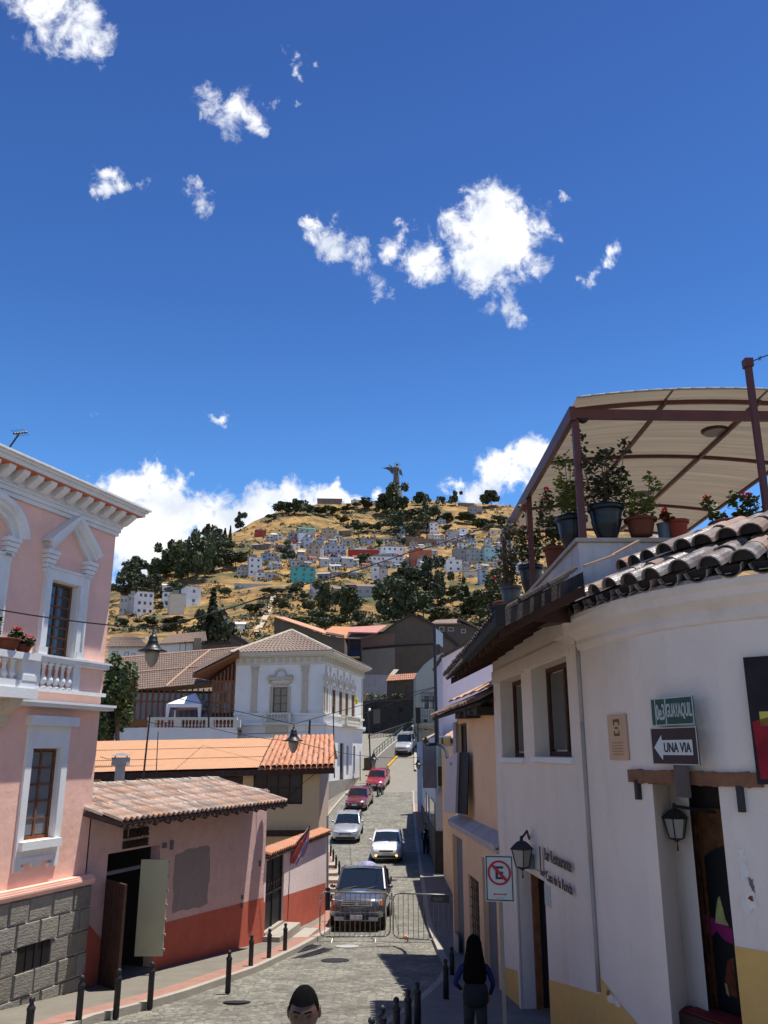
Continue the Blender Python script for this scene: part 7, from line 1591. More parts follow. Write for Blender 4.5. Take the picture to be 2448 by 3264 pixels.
hh(812,862,1826,1852,'white','small white hillside house with two windows beside the grey retaining wall',.3,2,2)
hh(833,878,1765,1788,'blue','pale blue top-floor house above the three-storey block',.25,1,3)
hh(856,880,1788,1814,'cream','small yellowish hillside house beside the blue one',.2,1,1)
hh(811,849,1690,1712,'red','dull red hillside house high under the summit trees',.2,1,2,'grey')
hh(798,862,1736,1753,'brown','long low shed with pale sloping roof above the left houses',-.3,1,3,'white',True)
hh(717,780,1992,2014,'white','white plastic greenhouse at the foot of the hill',.1,1,1,'white',True,wins=False)
hh(672,694,1794,1814,'white','small white house between the forest and the brown field',.3,1,1)
hh(949,1007,1686,1714,'grey','hillside house with bright green roof below the summit',.3,2,3,'green',True)
hh(920,950,1700,1730,'block','dark block hillside house left of the green-roofed one',.25,2,2)
hh(950,976,1698,1733,'white','bright white hillside house under the green-roofed one',.4,2,1)
hh(1025,1076,1688,1723,'tan','tan unfinished two-storey house below the summit road',.15,2,3)
hh(1076,1122,1692,1712,'brown','brown shed with a white gable patch right of the tan house',-.2,1,2,'white')
hh(1008,1092,1590,1606,'brown','long brown-roofed building on the crest of the hill',.05,1,5,'brown',True,depth=10)
hh(1118,1149,1594,1606,'cream','small cream hut on the crest of the hill',.05,1,1,'white')
hh(926,1008,1808,1857,'teal','bright turquoise three-storey hillside house',.22,3,3,'slab')
hh(1002,1034,1722,1738,'blue','small bluish house under the tan unfinished house',.15,1,2)
hh(966,994,1714,1750,'blue','narrow blue-white house left of the small bluish house',.3,2,1)
hh(978,1020,1738,1784,'tan','tan irregular three-storey house in the middle of the slope',.2,3,2)
hh(879,935,1738,1764,'block','dark grey hillside house with wide balcony, left middle of the slope',.25,2,3)
hh(850,876,1765,1790,'blue','pale blue hillside house left of the small dark tree',.3,2,2)
hh(946,976,1768,1797,'grey','grey hillside house with a single tall window',.3,1,1)
hh(1033,1107,1740,1774,'blue','grey-blue three-storey hillside block left of the red hall',.2,3,4,'grey')
hh(1019,1033,1748,1784,'white','narrow sunlit white wall house left of the grey-blue block',.5,wins=False)
hh(1048,1092,1777,1796,'lilac','lilac house with white awning in the middle of the slope',.1,1,2,'grey')
hh(1019,1048,1784,1807,'grey','small grey gabled house left of the lilac one',.2,1,2,'grey',True)
hh(1089,1128,1782,1809,'grey','grey dome-shaped house right of the lilac one',.2,2,2,'grey',True)
hh(925,976,1789,1809,'grey','grey house directly above the turquoise house',.25,1,3)
hh(1106,1212,1752,1777,'red','long dark red hall with pale roof strip',.06,1,2,'white',depth=12,wins=False)
hh(1212,1290,1742,1778,'white','upper part of the white multi-storey block right of the red hall',.12,2,4)
hh(1167,1290,1775,1808,'white','lower long white block with two rows of windows',.12,2,8)
hh(1183,1210,1806,1852,'white','white tower-like house left of the brown field patch',.1,2,1)
hh(1210,1238,1812,1856,'grey','grey annexe right of the white tower-like house',.1,2,1)
hh(850,882,1826,1852,'grey','small grey house above the steep golden slope',.3,1,2)
hh(1009,1050,1830,1850,'block','low block house with sagging grey roof right of turquoise house',-.2,1,2,'grey',True)
hh(1044,1098,1824,1838,'block','low shed with bright white roof, left of the pair',.1,1,2,'white',wins=False)
hh(1105,1158,1826,1840,'block','low shed with bright white roof, right of the pair',.1,1,2,'white',wins=False)
hh(990,1022,1864,1892,'lilac','small lilac house below the turquoise one',.2,1,1,'grey')
hh(980,1008,1893,1913,'cream','tiny cream house above the green trees',.2,1,1,'slab')
hh(1064,1100,1880,1912,'grey','grey gable end of the long brown-roofed house',.3,1,1,'brown',True)
hh(1137,1203,1872,1904,'grey','long grey-white house with brown roof above the big trees',.1,1,3,'brown',True)
hh(1100,1140,1866,1880,'brown','middle section of the long brown-roofed house',.1,1,2,'brown',True,wins=False)
hh(1264,1303,1678,1705,'aqua','pale aqua hillside house high on the right slope',.1,2,3)
hh(1303,1342,1676,1708,'brown','brown house with small red roof high on the right slope',.1,2,1,'red',True,wins=False)
hh(1328,1372,1668,1694,'white','white balcony house with red roof high on the right slope',.1,2,2,'red')
hh(1370,1398,1667,1708,'white','tall white house with four rows of small windows',.2,3,2)
hh(1396,1422,1656,1671,'blue','small bluish house above the tall white one',.1,1,2)
hh(1363,1418,1706,1722,'cream','low house with salmon orange roof on the right slope',.1,1,2,'orange',True,wins=False)
hh(1422,1462,1694,1722,'grey','grey house right of the salmon roof',.1,2,2)
hh(1464,1490,1684,1716,'white','small white open-fronted house on the right slope',.2,2,1)
hh(1488,1512,1700,1720,'white','small white house above the grey long building',.2,1,1)
hh(1306,1380,1754,1808,'brick','orange brick and blue three-storey house',.1,3,3,'red')
hh(1330,1378,1782,1812,'grey','grey lower annexe of the orange brick house',.1,1,2)
hh(1421,1476,1785,1824,'white','white two-storey house with four large windows on the right slope',.15,2,2,'cream' if 0 else 'white')
hh(1444,1486,1750,1790,'block','dark grey gabled house on the right slope',.1,2,2,'grey')
hh(1484,1545,1752,1790,'grey','long grey three-storey block with blue base',.05,3,4)
hh(1543,1597,1744,1790,'aqua','pale aqua block at the right of the long grey one',.05,2,3)
hh(1477,1530,1823,1841,'cream','long low cream building above the golden field',.02,1,1,wins=False)
hh(1478,1498,1806,1824,'grey','little grey house behind the low cream building',.1,1,1)
hh(1528,1555,1815,1860,'blue','narrow three-storey blue house at the edge of the field',.15,3,1)
hh(1494,1540,1614,1640,'block','grey roofless shell on the crest of the hill',.1,1,3)
hh(1463,1514,1604,1616,'brown','low building with dark red roof on the crest',.05,1,3,'red',True,wins=False)
hh(1640,1700,1790,1830,'white','white house seen between the terrace pots',.1,2,2)
hh(1560,1600,1690,1706,'cream','low cream house near the canopy beam',.1,1,2,'white')
rng = random.Random(77)
adj = ['squat','narrow','plain','weathered','half-finished','boxy']; spots_ = []
for k in range(230):
 x = rng.uniform(850, 1640); y = rng.uniform(1718, 1818)
 if any(abs(x-a) < 13 and abs(y-b) < 7 for a, b in spots_): continue
 spots_.append((x, y)); w = rng.uniform(14, 30); h = rng.uniform(9, 20); c = rng.choice(['grey','white','white','white','tan','blue','lilac','grey','cream'])
 rf_ = rng.choice(['slab','grey','grey','white','red','brown']); hh_a = (rng.uniform(-.2,.45), 1 if h < 13 else 2, 2 if w > 20 else 1, rf_, rng.random() < .3)
 lb = whereis(x, y, '%s %s house with %s roof' % (rng.choice(adj), {'block':'dark grey'}.get(c, c), {'slab':'flat'}.get(rf_, rf_)))
 if lb: hh(x-w/2, x+w/2, y-h, y, c, lb, *hh_a)
def hill_wall(a, b, hpx, m, name, lab, posts=0):
 n = 14; pts = []
 for i in range(n+1): x = a[0]+(b[0]-a[0])*i/n; y = a[1]+(b[1]-a[1])*i/n; pts.append(on_hill(x, y))
 k = pts[0].y/ray(*a).y; h = hpx*k; Ym = sum(p.y for p in pts)/len(pts)
 t = thing(name, lab, 'wall', pts[0]); mb = MB()
 ps = [at(a[0]+(b[0]-a[0])*i/n, a[1]+(b[1]-a[1])*i/n, Ym) for i in range(n+1)]
 for p, q in zip(ps, ps[1:]): mb.hexa([p-Vector((0,0,5)), q-Vector((0,0,5)), q+Vector((0,.6,-5)), p+Vector((0,.6,-5))], [p+Vector((0,0,h)), q+Vector((0,0,h)), q+Vector((0,.6,h)), p+Vector((0,.6,h))])
 mb.build('wall', m, t)
 for i in range(posts):
  u = (i+.5)/posts; p = ps[0].lerp(ps[-1], u); piece('post', t, Matrix.Translation(p), -.3, .3, -.15, .1, -.5, h+.5, hm['brown'])
hill_wall((747,1868),(881,1872),9,hm['grey'],'hill_retaining_wall','long grey retaining wall above the steep golden slope')
hill_wall((1292,1722),(1530,1748),13,hm['brown'],'hill_fence_wall','long brown panelled wall crossing the upper slope',26)
hill_wall((1150,1730),(1285,1724),9,hm['block'],'hill_fence_wall','dark spiky fence line left of the long brown wall',18)
hill_wall((1310,1800),(1430,1776),4,hm['brown'],'hill_fence_wall','low dark line of wall beside the brick house')
mb = MB(); pts = [on_hill(x, y)+Vector((0,0,.35)) for x, y in ((872,1895),(866,1930),(848,1965),(832,1995),(815,2020))]
for a, b in zip(pts, pts[1:]): d = (b-a).normalized(); s = Vector((d.y, -d.x, 0)).normalized()*1.1; mb.quad(a-s, a+s, b+s, b-s)
mb.top('footpath', hm['tan'], kind='structure')
# vegetation on the hill
def blob(name, n, leaf, seed, ml, sp, lumps): return tree_mesh(name, None, n, leaf, seed, ml, sp, lumps)
RT = [blob('crown', 1700, .12, 50+i, [M_leafd, M_leafo], (1,1,.95), 12) for i in range(4)]
OL = [blob('crown', 1200, .12, 60+i, [M_leafo, M_leafd], (1,1,.7), 10) for i in range(3)]
def conifer(seed, n=1100):
 rng = random.Random(seed); mb = MB()
 for i in range(n):
  h = rng.random()**1.3; r = (1-h)*.34*rng.uniform(.6,1.1)+.02; a = rng.uniform(0, 2*pi); p = Vector((cos(a)*r, sin(a)*r, h*2-1)); s = .07*rng.uniform(.6,1.4)
  u = Vector((cos(a), sin(a), -.4)).normalized()*s*1.4; v = Vector((-sin(a), cos(a), rng.uniform(-.3,.3)))*s; mb.cur = rng.random() < .2; mb.add([p-u, p-v, p+u, p+v], [(0,1,2,3)])
 return mb.mesh('crown', [M_leafd, M_leafo])
CN = [conifer(i) for i in range(3)]
tk = MB(); tk.cyl((0,0,-.6), (0,0,.75), .05, .03, 7); tk.cyl((0,0,.2), (.25,.05,.6), .022, .01, 5); tk.cyl((0,0,.3), (-.22,.1,.68), .022, .01, 5); TRK = tk.mesh('trunk', M_bark)
GT = 'trees on the hill'
ti = [0]
def htree(x, yb, w, h, kind, lab, p=None, trunk=.3, cat='tree'):
 p = p or on_hill(x, yb); k = p.y/ray(x, yb).y; W_ = w*k/2; H_ = h*k; t = thing({'r':'leafy_tree','o':'olive_tree','c':'conifer_tree'}[kind] if kind != 'o' else 'bushy_tree', lab, cat, p, 0, GT); i = ti[0]; ti[0] += 1
 ch = H_*(1-trunk*.6); me = {'r':RT,'o':OL,'c':CN}[kind][i % (4 if kind == 'r' else 3)]
 if kind == 'c': M = Matrix.Translation(p+Vector((0,0,H_*.5))) @ Matrix.Rotation(i, 4, 'Z') @ Matrix.Diagonal((W_*2.6, W_*2.6, H_*.5, 1))
 else: M = Matrix.Translation(p+Vector((0,0,H_-ch*.5))) @ Matrix.Rotation(i*1.7, 4, 'Z') @ Matrix.Diagonal((W_*1.18, W_*1.18, ch*.58, 1))
 inst('crown', me, t, M); inst('trunk', TRK, t, Matrix.Translation(p) @ Matrix.Diagonal((H_*.55, H_*.55, H_*.8, 1)))
T_ = [
(1234,1636,56,66,'r','dark tree left of the statue pedestal'),(1258,1638,60,84,'r','tallest dark tree hiding the statue pedestal'),(1284,1636,48,62,'r','dark tree right of the statue pedestal'),(1218,1636,34,46,'r','low dark tree at the left foot of the statue'),
(1344,1612,38,46,'r','round dark tree standing on the crest right of the statue'),(1358,1630,26,36,'r','small dark tree under the round crest tree'),(1411,1612,27,34,'r','lollipop-shaped tree on the crest, left of the pair'),(1452,1612,30,42,'r','lollipop-shaped tree on the crest, right of the pair'),(1566,1618,52,56,'r','broad tree on the crest at the right near the canopy'),
(765,1692,32,52,'r','slender egg-shaped tree alone on the left skyline'),(733,1722,14,48,'c','thin pointed tree on the left skyline'),(716,1722,20,40,'c','small pointed tree on the left skyline'),
(900,1640,50,40,'r','first tree of the dark row below the summit'),(940,1640,52,42,'r','second tree of the dark row below the summit'),(980,1642,48,38,'r','third tree of the dark row below the summit'),(1018,1645,50,34,'o','olive tree below the crest building'),(1060,1640,44,28,'o','low olive tree below the crest building'),(1110,1636,44,28,'o','low bushy tree below the crest hut'),(1160,1626,60,34,'o','greyish bushy tree below the crest hut'),(865,1660,34,22,'o','low bush on the left shoulder of the hill'),
(420,1868,70,96,'r','dark tree at the left edge beside the pink house cornice'),(400,1905,60,70,'r','dark tree below the leftmost one'),(455,1892,50,60,'o','olive tree above the white houses'),(480,1895,46,60,'r','round green tree above the white houses'),(500,1850,48,60,'r','left tree of the big dark forest'),(530,1838,60,90,'r','large forest tree, second from left'),(560,1840,66,120,'r','tall forest tree with pointed top'),(598,1846,70,130,'r','tall forest tree in the middle of the wood'),(622,1852,60,120,'r','forest tree with bare trunk showing left of the pair'),(652,1852,66,135,'r','tallest forest tree with bare trunk showing'),(660,1745,48,75,'r','tree with sky showing through on the wood ridge'),(690,1752,44,66,'r','tree right of the see-through one on the wood ridge'),(712,1760,50,50,'r','low tree at the right end of the wood'),(640,1775,50,60,'r','tree behind the bare trunked pair'),(575,1770,50,70,'r','tree behind the pointed forest tree'),(680,1830,70,70,'o','wide olive tree right of the forest'),(750,1812,80,56,'o','wide dusty green tree in the middle left of the slope'),(720,1800,60,50,'o','dusty green tree beside the wide one'),
(670,2075,70,200,'c','tall dark conifer at the foot of the hill'),(700,2080,90,130,'r','dark tree beside the tall conifer'),(640,2060,70,100,'o','scrubby tree left of the tall conifer'),
(912,1790,42,42,'r','small dark tree left of the grey house with a tall window'),(1155,1800,36,40,'r','dark tree in front of the long red hall'),
(1040,1950,60,90,'r','dark tree below the cream house'),(1015,2000,70,60,'o','olive bushy tree behind the orange roof'),(950,2010,90,50,'o','wide scrub tree behind the orange roof edge'),(1075,2005,60,50,'o','olive tree right of the dark one'),(1125,1975,70,96,'r','very dark round tree above the pink roof'),(1145,1992,40,50,'r','dark tree right of the very dark round one'),
(1225,1980,80,110,'r','large tree of the central grove, lower left'),(1262,1930,74,110,'r','large tree of the central grove, upper left'),(1300,1985,84,120,'r','large tree of the central grove, lower middle'),(1330,1905,80,100,'r','large tree of the central grove, upper middle'),(1372,1900,70,110,'r','tallest tree of the central grove'),(1350,1975,84,100,'r','large tree of the central grove, lower right'),(1405,1930,60,100,'r','right tree of the central grove'),(1290,1860,56,50,'r','small tree at the top of the central grove'),(1415,1990,90,60,'o','brownish tree right of the grove'),(1440,1915,60,50,'o','olive tree under the golden field'),(1462,1905,50,45,'o','olive tree beside the golden field'),
(1490,1960,40,92,'c','pointed dark tree right of the grove'),(1520,1965,60,70,'r','dark tree right of the pointed one'),(1560,1950,70,70,'r','dark tree below the narrow blue house'),(1575,1900,60,80,'r','dark tree right of the narrow blue house'),(1540,2020,80,50,'o','scrub tree above the back house'),(1590,1990,80,80,'o','olive tree by the terrace end'),
(1130,1700,50,40,'o','scrub tree in the upper golden field'),(1170,1695,44,34,'o','scrub tree right of the first upper one'),(1203,1696,34,32,'r','small dark tree in the upper golden field'),(1095,1670,40,24,'o','scrub tree below the crest'),(1320,1655,60,40,'o','leafy green tree below the crest right of statue'),(1290,1660,50,40,'o','yellowish tree below the statue'),(1365,1660,44,44,'r','dark tree under the crest pair'),(1420,1665,60,30,'o','scrubby tree under the lollipop trees'),(1480,1670,70,40,'o','scrubby tree under the crest shell'),(1530,1690,60,36,'r','dark tree below the crest shell'),(1590,1680,60,40,'o','scrubby tree near the canopy beam'),(860,1905,60,34,'o','scrub on the golden slope'),(800,1960,60,40,'o','scrub tree on the lower golden slope'),(930,1900,50,36,'o','scrub tree below the turquoise house'),(560,2005,90,40,'o','scrub tree behind the long white house'),(470,1998,70,30,'o','scrub tree behind the tiled cottage')]
for a in T_: htree(*a)
rng = random.Random(31); zones = [(880,1640,1880,2030,34,''),(1150,1640,1640,1715,12,''),(390,500,1800,1890,8,''),(510,700,1780,1850,14,''),(380,720,1900,2060,14,''),(880,1600,1720,1860,22,'among the hillside houses')]
for xa, xb, ya, yb, n_, wh in zones:
 for i in range(n_):
  x, y = rng.uniform(xa, xb), rng.uniform(ya, yb); k_ = rng.choice('rroo'); w_ = rng.uniform(26, 60) if n_ != 22 else rng.uniform(12, 24)
  lb = whereis(x, y, '%s %s tree' % (rng.choice(['broad','rounded','straggly','spreading']) if w_ > 30 else 'small', 'dark green' if k_ == 'r' else 'olive green'))
  if lb: htree(x, y, w_, w_*rng.uniform(.7, 1.15), k_, lb)
rng = random.Random(5); mb = MB(); mats_ = [M_leafo, mat('dry_bush', (.34,.21,.07), col2=(.20,.15,.06), scale=.3, bump=0), M_leafd]
for i in range(5200):
 x = rng.uniform(250, 1800); y = rng.uniform(1600, 2060)
 if y < lerpX(SK, x)+4: continue
 r = ray(x, y); Y0 = None
 yk = lerpX(YSK, x); es = elev(lerpX(SK, x)); e = elev(y, x); g_ = max(0.0, min(1.0, (e-.105)/(es-.105))); Y = 200+(yk-200)*g_**(1/.82); X = r.x/r.y*Y
 nz_ = noise.noise(Vector((X*.02, Y*.02, 1)))
 if nz_ < rng.uniform(-.35, .25): continue
 z = hill_z(X, Y); s = rng.uniform(.7, 2.2)*(1 if y < 1850 else .8); mb.cur = 0 if rng.random() < .5 else (1 if rng.random() < .6 else 2)
 for _ in range(13):
  d = Vector((rng.gauss(0,1), rng.gauss(0,1), abs(rng.gauss(0,.8)))).normalized(); p = Vector((X, Y, z))+Vector((d.x*s*1.3, d.y*s*1.3, d.z*s))
  u = Vector((rng.gauss(0,1), rng.gauss(0,1), rng.gauss(0,1))).normalized()*s*.45; v = u.cross(d).normalized()*s*.4; mb.add([p-u, p-v, p+u, p+v], [(0,1,2,3)])
mb.top('hillside_scrub', mats_, kind='stuff', loc=(0,400,60))
# statue on the summit (plain generic winged figure)
p = on_hill(1262, 1600); k = p.y/ray(1262, 1540).y; base = at(1263, 1585, p.y)
st = thing('hilltop_statue', 'tall grey winged statue standing on the summit of the hill', 'statue', base); M_al = mat('aluminium_grey', (.07,.068,.064), col2=(.13,.125,.115), scale=.3, rough=.6, bump=.3, bscale=2)
ST = Matrix.Translation(base) @ Matrix.Scale(k, 4) @ Matrix.Diagonal((1.32,1.3,1.02,1))   # units: photo pixels
mb = MB(ST); mb.lathe([(15,-10),(14,20),(13,22),(12,34),(10,38)], n=14); mb.build('pedestal', mat('pedestal_stone', (.20,.19,.17), bump=.2), st)
mb = MB(ST); mb.smooth = True
sec = [(8.5,36,0,0),(8.2,46,.3,0),(7.4,58,.2,0),(6.8,68,0,0),(6.6,78,-.5,0),(6.4,84,-.8,0),(7.6,90,-1,0),(8.0,96,-.5,0),(5.5,101,.5,0),(2.6,103.5,1.5,0)]
vs = []; n = 14
for r, z, ox, oy in sec:
 for i in range(n): a = 2*pi*i/n; f = 1+.10*sin(a*5+z*.12); vs.append((ox+cos(a)*r*f, oy+sin(a)*r*.8*f, z))
mb.add(vs, [(j*n+i, j*n+(i+1) % n, (j+1)*n+(i+1) % n, (j+1)*n+i) for j in range(len(sec)-1) for i in range(n)]); mb.tube([(-4,-2,95),(-11,-5,97),(-16,-7,104)], 1.8, 7); mb.tube([(5,-2,95),(9,-6,89),(6,-8,84)], 1.9, 7)
mb.build('robed_body', M_al, st)
mb = MB(ST); mb.smooth = True; mb.ball((2.6,-.5,108), 3.4, 10, 8, sz=1.2); mb.tube([(1.6,0,101),(2.4,0,105)], 2.0, 8); mb.build('head', M_al, st)
mb = MB(ST);
for i in range(16):
 a, b = 2*pi*i/16, 2*pi*(i+1)/16; mb.cyl((2.6+cos(a)*7,1,109+sin(a)*7), (2.6+cos(b)*7,1,109+sin(b)*7), .35, n=4)
mb.build('halo', M_al, st)
for sg, pts in ((-1, [(-5,3,96),(-18,6,103),(-30,8,100),(-35,9,101),(-24,7,96),(-17,5,90),(-12,4,82),(-9,3,76),(-7,3,84)]), (1, [(7,3,98),(12,6,94),(15,8,82),(16,9,70),(12,7,78),(9,5,74),(7,3,84)])):
 mb = MB(ST); mb.slab(pts, (0, 1.6, 0)); mb.build('wing', M_al, st)
# vehicles
M_tyre = mat('tyre_rubber', (.015,.015,.016), var=.1, bump=.1); M_rim = mat('alloy_rim', (.35,.35,.36), metal=.8, rough=.3, var=0, bump=0)
M_cglass = mat('windscreen_glass', (.012,.016,.02), var=0, bump=0, rough=.05, spec=1.0); M_head = mat('headlamp_glass', (.55,.56,.6), var=0, bump=0, rough=.08, spec=1); M_chrome = mat('chrome', (.75,.75,.78), metal=1, rough=.12, var=0, bump=0)
M_blackpl = mat('black_plastic', (.018,.018,.02), var=0, bump=0, rough=.5); M_plate = mat('number_plate', (.62,.62,.58), var=0, bump=0)
def paint(n, c, metal=.0): return mat('paint_'+n, c, var=.02, bump=0, rough=.28, metal=metal, coat=1.0, spec=.5)
def car(lab, cat, pos, rz, pitch, P, col, group=None, L=4.2, Wd=1.72, H=1.46, hood=.92, belt=.98, nose=.62, ws0=1.25, ws1=1.95, rf1=3.3, rg=3.95, kind='car', fog=False, rack=False, name='parked_car', lamp='wide'):
 M = Matrix.Translation(pos) @ Matrix.Rotation(rz, 4, 'Z') @ Matrix.Rotation(pitch, 4, 'X')
 t = bpy.data.objects.new(name, None); COL.objects.link(t); t.matrix_world = M; t.location = pos; t.rotation_euler = M.to_euler(); MW[t.name] = M; tag(t, lab, cat, group)
 w = Wd/2; z0 = .20 if kind == 'car' else .34
 def tz(y):
  K = [(0, nose), (.12, nose+.10), (.45, hood-.07), (ws0, hood), (ws0+.15, belt), (rg, belt+.02), (L-.15, belt-.02 if kind != 'sedan' else belt), (L, belt-.12)]
  for (a, za), (b, zb) in zip(K, K[1:]):
   if y <= b: return za+(zb-za)*(y-a)/(b-a)
  return K[-1][1]
 mb = MB(M); mb.smooth = True; st_ = [0,.05,.14,.3,.5,.8,1.1,ws0,ws0+.15,ws0+.6,L*.5,L*.62,L*.75,L*.88,L-.15,L-.04,L]
 rows = []
 for y in st_:
  e = 1-.24*max(0, 1-y/.55)**2-.14*max(0, (y-L+.4)/.4)**2; zt = tz(y); bl = z0+.06*max(0,1-y/.2)
  hw = w*e; fl = max(0, 1-abs(y-.75)/.5)*.02
  sec = [(hw*.80, bl), (hw*.97, bl+.06), (hw+fl, bl+(zt-bl)*.35), (hw+fl, bl+(zt-bl)*.62), (hw*.975, zt-.07), (hw*.90, zt-.01), (hw*.6, zt+.025), (0, zt+.04)]
  full = [(x, z) for x, z in sec]+[(-x, z) for x, z in sec[-2::-1]]
  rows.append([(x, y, z) for x, z in full])
 k = len(rows[0]); vs = [p for r in rows for p in r]; fs = [(j*k+i, j*k+i+1, (j+1)*k+i+1, (j+1)*k+i) for j in range(len(rows)-1) for i in range(k-1)]
 fs += [tuple(range(k))[::-1], tuple((len(rows)-1)*k+i for i in range(k)), ] + [(j*k, (j+1)*k, (j+1)*k+k-1, j*k+k-1) for j in range(len(rows)-1)]
 mb.add(vs, fs); mb.build('body', col, t)
 zb = belt+.01; zr = H; tw = w*.80; bw = w*.93
 cab1 = rg if kind != 'pickup' else rf1+.35
 A = [(-bw, ws0+.05, zb), (bw, ws0+.05, zb), (tw, ws1, zr-.04), (-tw, ws1, zr-.04)]; B = [(-tw, ws1, zr-.04), (tw, ws1, zr-.04), (tw, rf1, zr-.04), (-tw, rf1, zr-.04)]; C_ = [(-tw, rf1, zr-.04), (tw, rf1, zr-.04), (bw, cab1, zb), (-bw, cab1, zb)]
 mb = MB(M); mb.smooth = True
 n = 8; ysr = [ws1-.02, ws1+.15, (ws1+rf1)/2, rf1-.15, rf1+.02]; rr_ = []
 for y in ysr:
  e = .03 if y in (ysr[0], ysr[-1]) else (0.0 if y != ysr[2] else -.015)
  rr_.append([(tw*(2*i/n-1)*1.02, y, zr-.045-e+.05*(1-(2*i/n-1)**2)) for i in range(n+1)])
 vs = [p for r in rr_ for p in r]; m_ = n+1; mb.add(vs, [(j*m_+i, j*m_+i+1, (j+1)*m_+i+1, (j+1)*m_+i) for j in range(4) for i in range(n)]); mb.smooth = False
 for sg in (-1, 1):
  for a, b in (((bw*sg, ws0+.05, zb), (tw*sg, ws1, zr-.04)), ((tw*sg, rf1, zr-.04), (bw*sg, cab1, zb)), ((tw*sg, ws1, zr-.045), (tw*sg, rf1, zr-.045)), ((bw*sg*.985, (ws1+rf1)/2+.1, zb), (tw*sg, (ws1+rf1)/2+.05, zr-.05))): mb.tube([a, b], .045, 6)
 mb.build('roof', col, t)
 cen = Vector((0, (ws1+rf1)/2, zb+.1))
 def gl(q, nm): m2 = MB(M); m2.slab([Vector(p)+(cen-Vector(p))*.012 for p in q], (0,0,-.012)); m2.build(nm, M_cglass, t)
 gl(A, 'windscreen'); gl(C_, 'rear_window')
 for sg in (-1, 1): gl([(bw*sg, ws0+.1, zb), (tw*sg, ws1, zr-.05), (tw*sg, rf1, zr-.05), (bw*sg, cab1-.05, zb)], 'side_window')
 for sg in (-1, 1):
  m2 = MB(M); m2.smooth = True; m2.ball((sg*(w+.10), ws0+.28, belt+.08), .085, 8, 6, sx=1.25, sy=.7, sz=.8); m2.cyl((sg*w*.92, ws0+.25, belt+.02), (sg*(w+.05), ws0+.28, belt+.06), .025, n=5); m2.build('mirror', col, t)
  fy = .10; hx = w*.68; hz = nose-.02; M2 = M
  m2 = MB(M)
  if lamp == 'swept': m2.slab([(sg*w*.50, -.012, nose-.06), (sg*w*.80, .07, nose-.02), (sg*w*.93, .38, nose+.20), (sg*w*.86, .33, nose+.16), (sg*w*.60, .05, nose+.06)], (0, .06, -.03)); hm_ = M_cglass if 0 else mat('smoked_headlamp', (.08,.085,.09), var=0, bump=0, rough=.1, spec=1)
  elif lamp == 'round': m2.slab([(sg*w*.55, -.02, nose-.09), (sg*w*.84, .07, nose-.09), (sg*w*.87, .12, nose+.10), (sg*w*.58, .0, nose+.08)], (0, .12, .02)); hm_ = M_head
  else: m2.slab([(sg*w*.52, -.02, nose-.10), (sg*w*.90, .11, nose-.10), (sg*w*.90, .13, nose+.06), (sg*w*.52, -.0, nose+.05)], (0, .14, .02)); hm_ = M_head
  m2.build('headlight', hm_, t)
  if fog: m2 = MB(M); m2.cyl((sg*w*.66, -.03, z0+.19), (sg*w*.66, .06, z0+.19), .06, n=10); m2.build('fog_light', mat('lit_fog_lamp', (.9,.55,.15), var=0, bump=0, emit=((1,.55,.12), 3.0)), t)
  if kind == 'pickup': m2 = MB(M); m2.slab([(sg*w*.86, .06, nose-.09), (sg*w*.95, .15, nose-.09), (sg*w*.95, .17, nose+.05), (sg*w*.86, .08, nose+.05)], (0,.05,0)); m2.build('indicator', mat('amber_lens', (.6,.16,.03), var=0, bump=0, rough=.2), t)
  for yy in (.80, L-.85):
   r = .31 if kind == 'car' else .37; wh = MB(M); wh.cyl((sg*(w-.20), yy, r), (sg*(w+.01), yy, r), r, n=20); wt = wh.build('wheel', M_tyre, t)
   wr = MB(M); wr.cyl((sg*(w), yy, r), (sg*(w+.022), yy, r), r*.62, n=14); wr.build('rim', M_rim, wt)
 m2 = MB(M)
 if kind == 'pickup':
  m2.box(-w*.50, w*.50, -.06, .02, nose-.12, nose+.03); m2.build('grille', M_blackpl, t)
  for zz in (nose-.10, nose-.045, nose+.01): m3 = MB(M); m3.box(-w*.5, w*.5, -.075, -.05, zz, zz+.022); m3.build('grille_bar', M_chrome, t)
  m3 = MB(M)
  for a in (90, 210, 330): ca, sa = cos(radians(a)), sin(radians(a)); m3.slab([(0,-.08,nose-.045), (ca*.04-sa*.02,-.08,nose-.045+sa*.04+ca*.02), (ca*.075,-.08,nose-.045+sa*.075), (ca*.04+sa*.02,-.08,nose-.045+sa*.04-ca*.02)], (0,-.012,0))
  m3.build('badge', M_chrome, t)
  m3 = MB(M); m3.hexa([(-w*.98,.02,z0+.10),(w*.98,.02,z0+.10),(w*.9,.2,z0+.1),(-w*.9,.2,z0+.1)], [(-w*.93,-.08,z0+.24),(w*.93,-.08,z0+.24),(w*.9,.2,z0+.26),(-w*.9,.2,z0+.26)]); m3.box(-w*.8, w*.8, -.09, .1, z0-.02, z0+.10); m3.build('bumper', paint('bumper_silver', (.30,.31,.34), .6), t)
  m3 = MB(M); m3.box(-w*.45, w*.45, -.10, -.05, z0-.0, z0+.1); m3.build('lower_grille', M_blackpl, t)
  m3 = MB(M); m3.box(-w*.96, -w*.90, cab1+.02, L, belt-.04, belt+.12); m3.box(w*.90, w*.96, cab1+.02, L, belt-.04, belt+.12); m3.tube([(-w*.9, cab1+.2, belt+.05), (-w*.86, cab1+.25, H-.18), (w*.86, cab1+.25, H-.18), (w*.9, cab1+.2, belt+.05)], .035, 8); m3.build('load_bed_rail', M_blackpl, t)
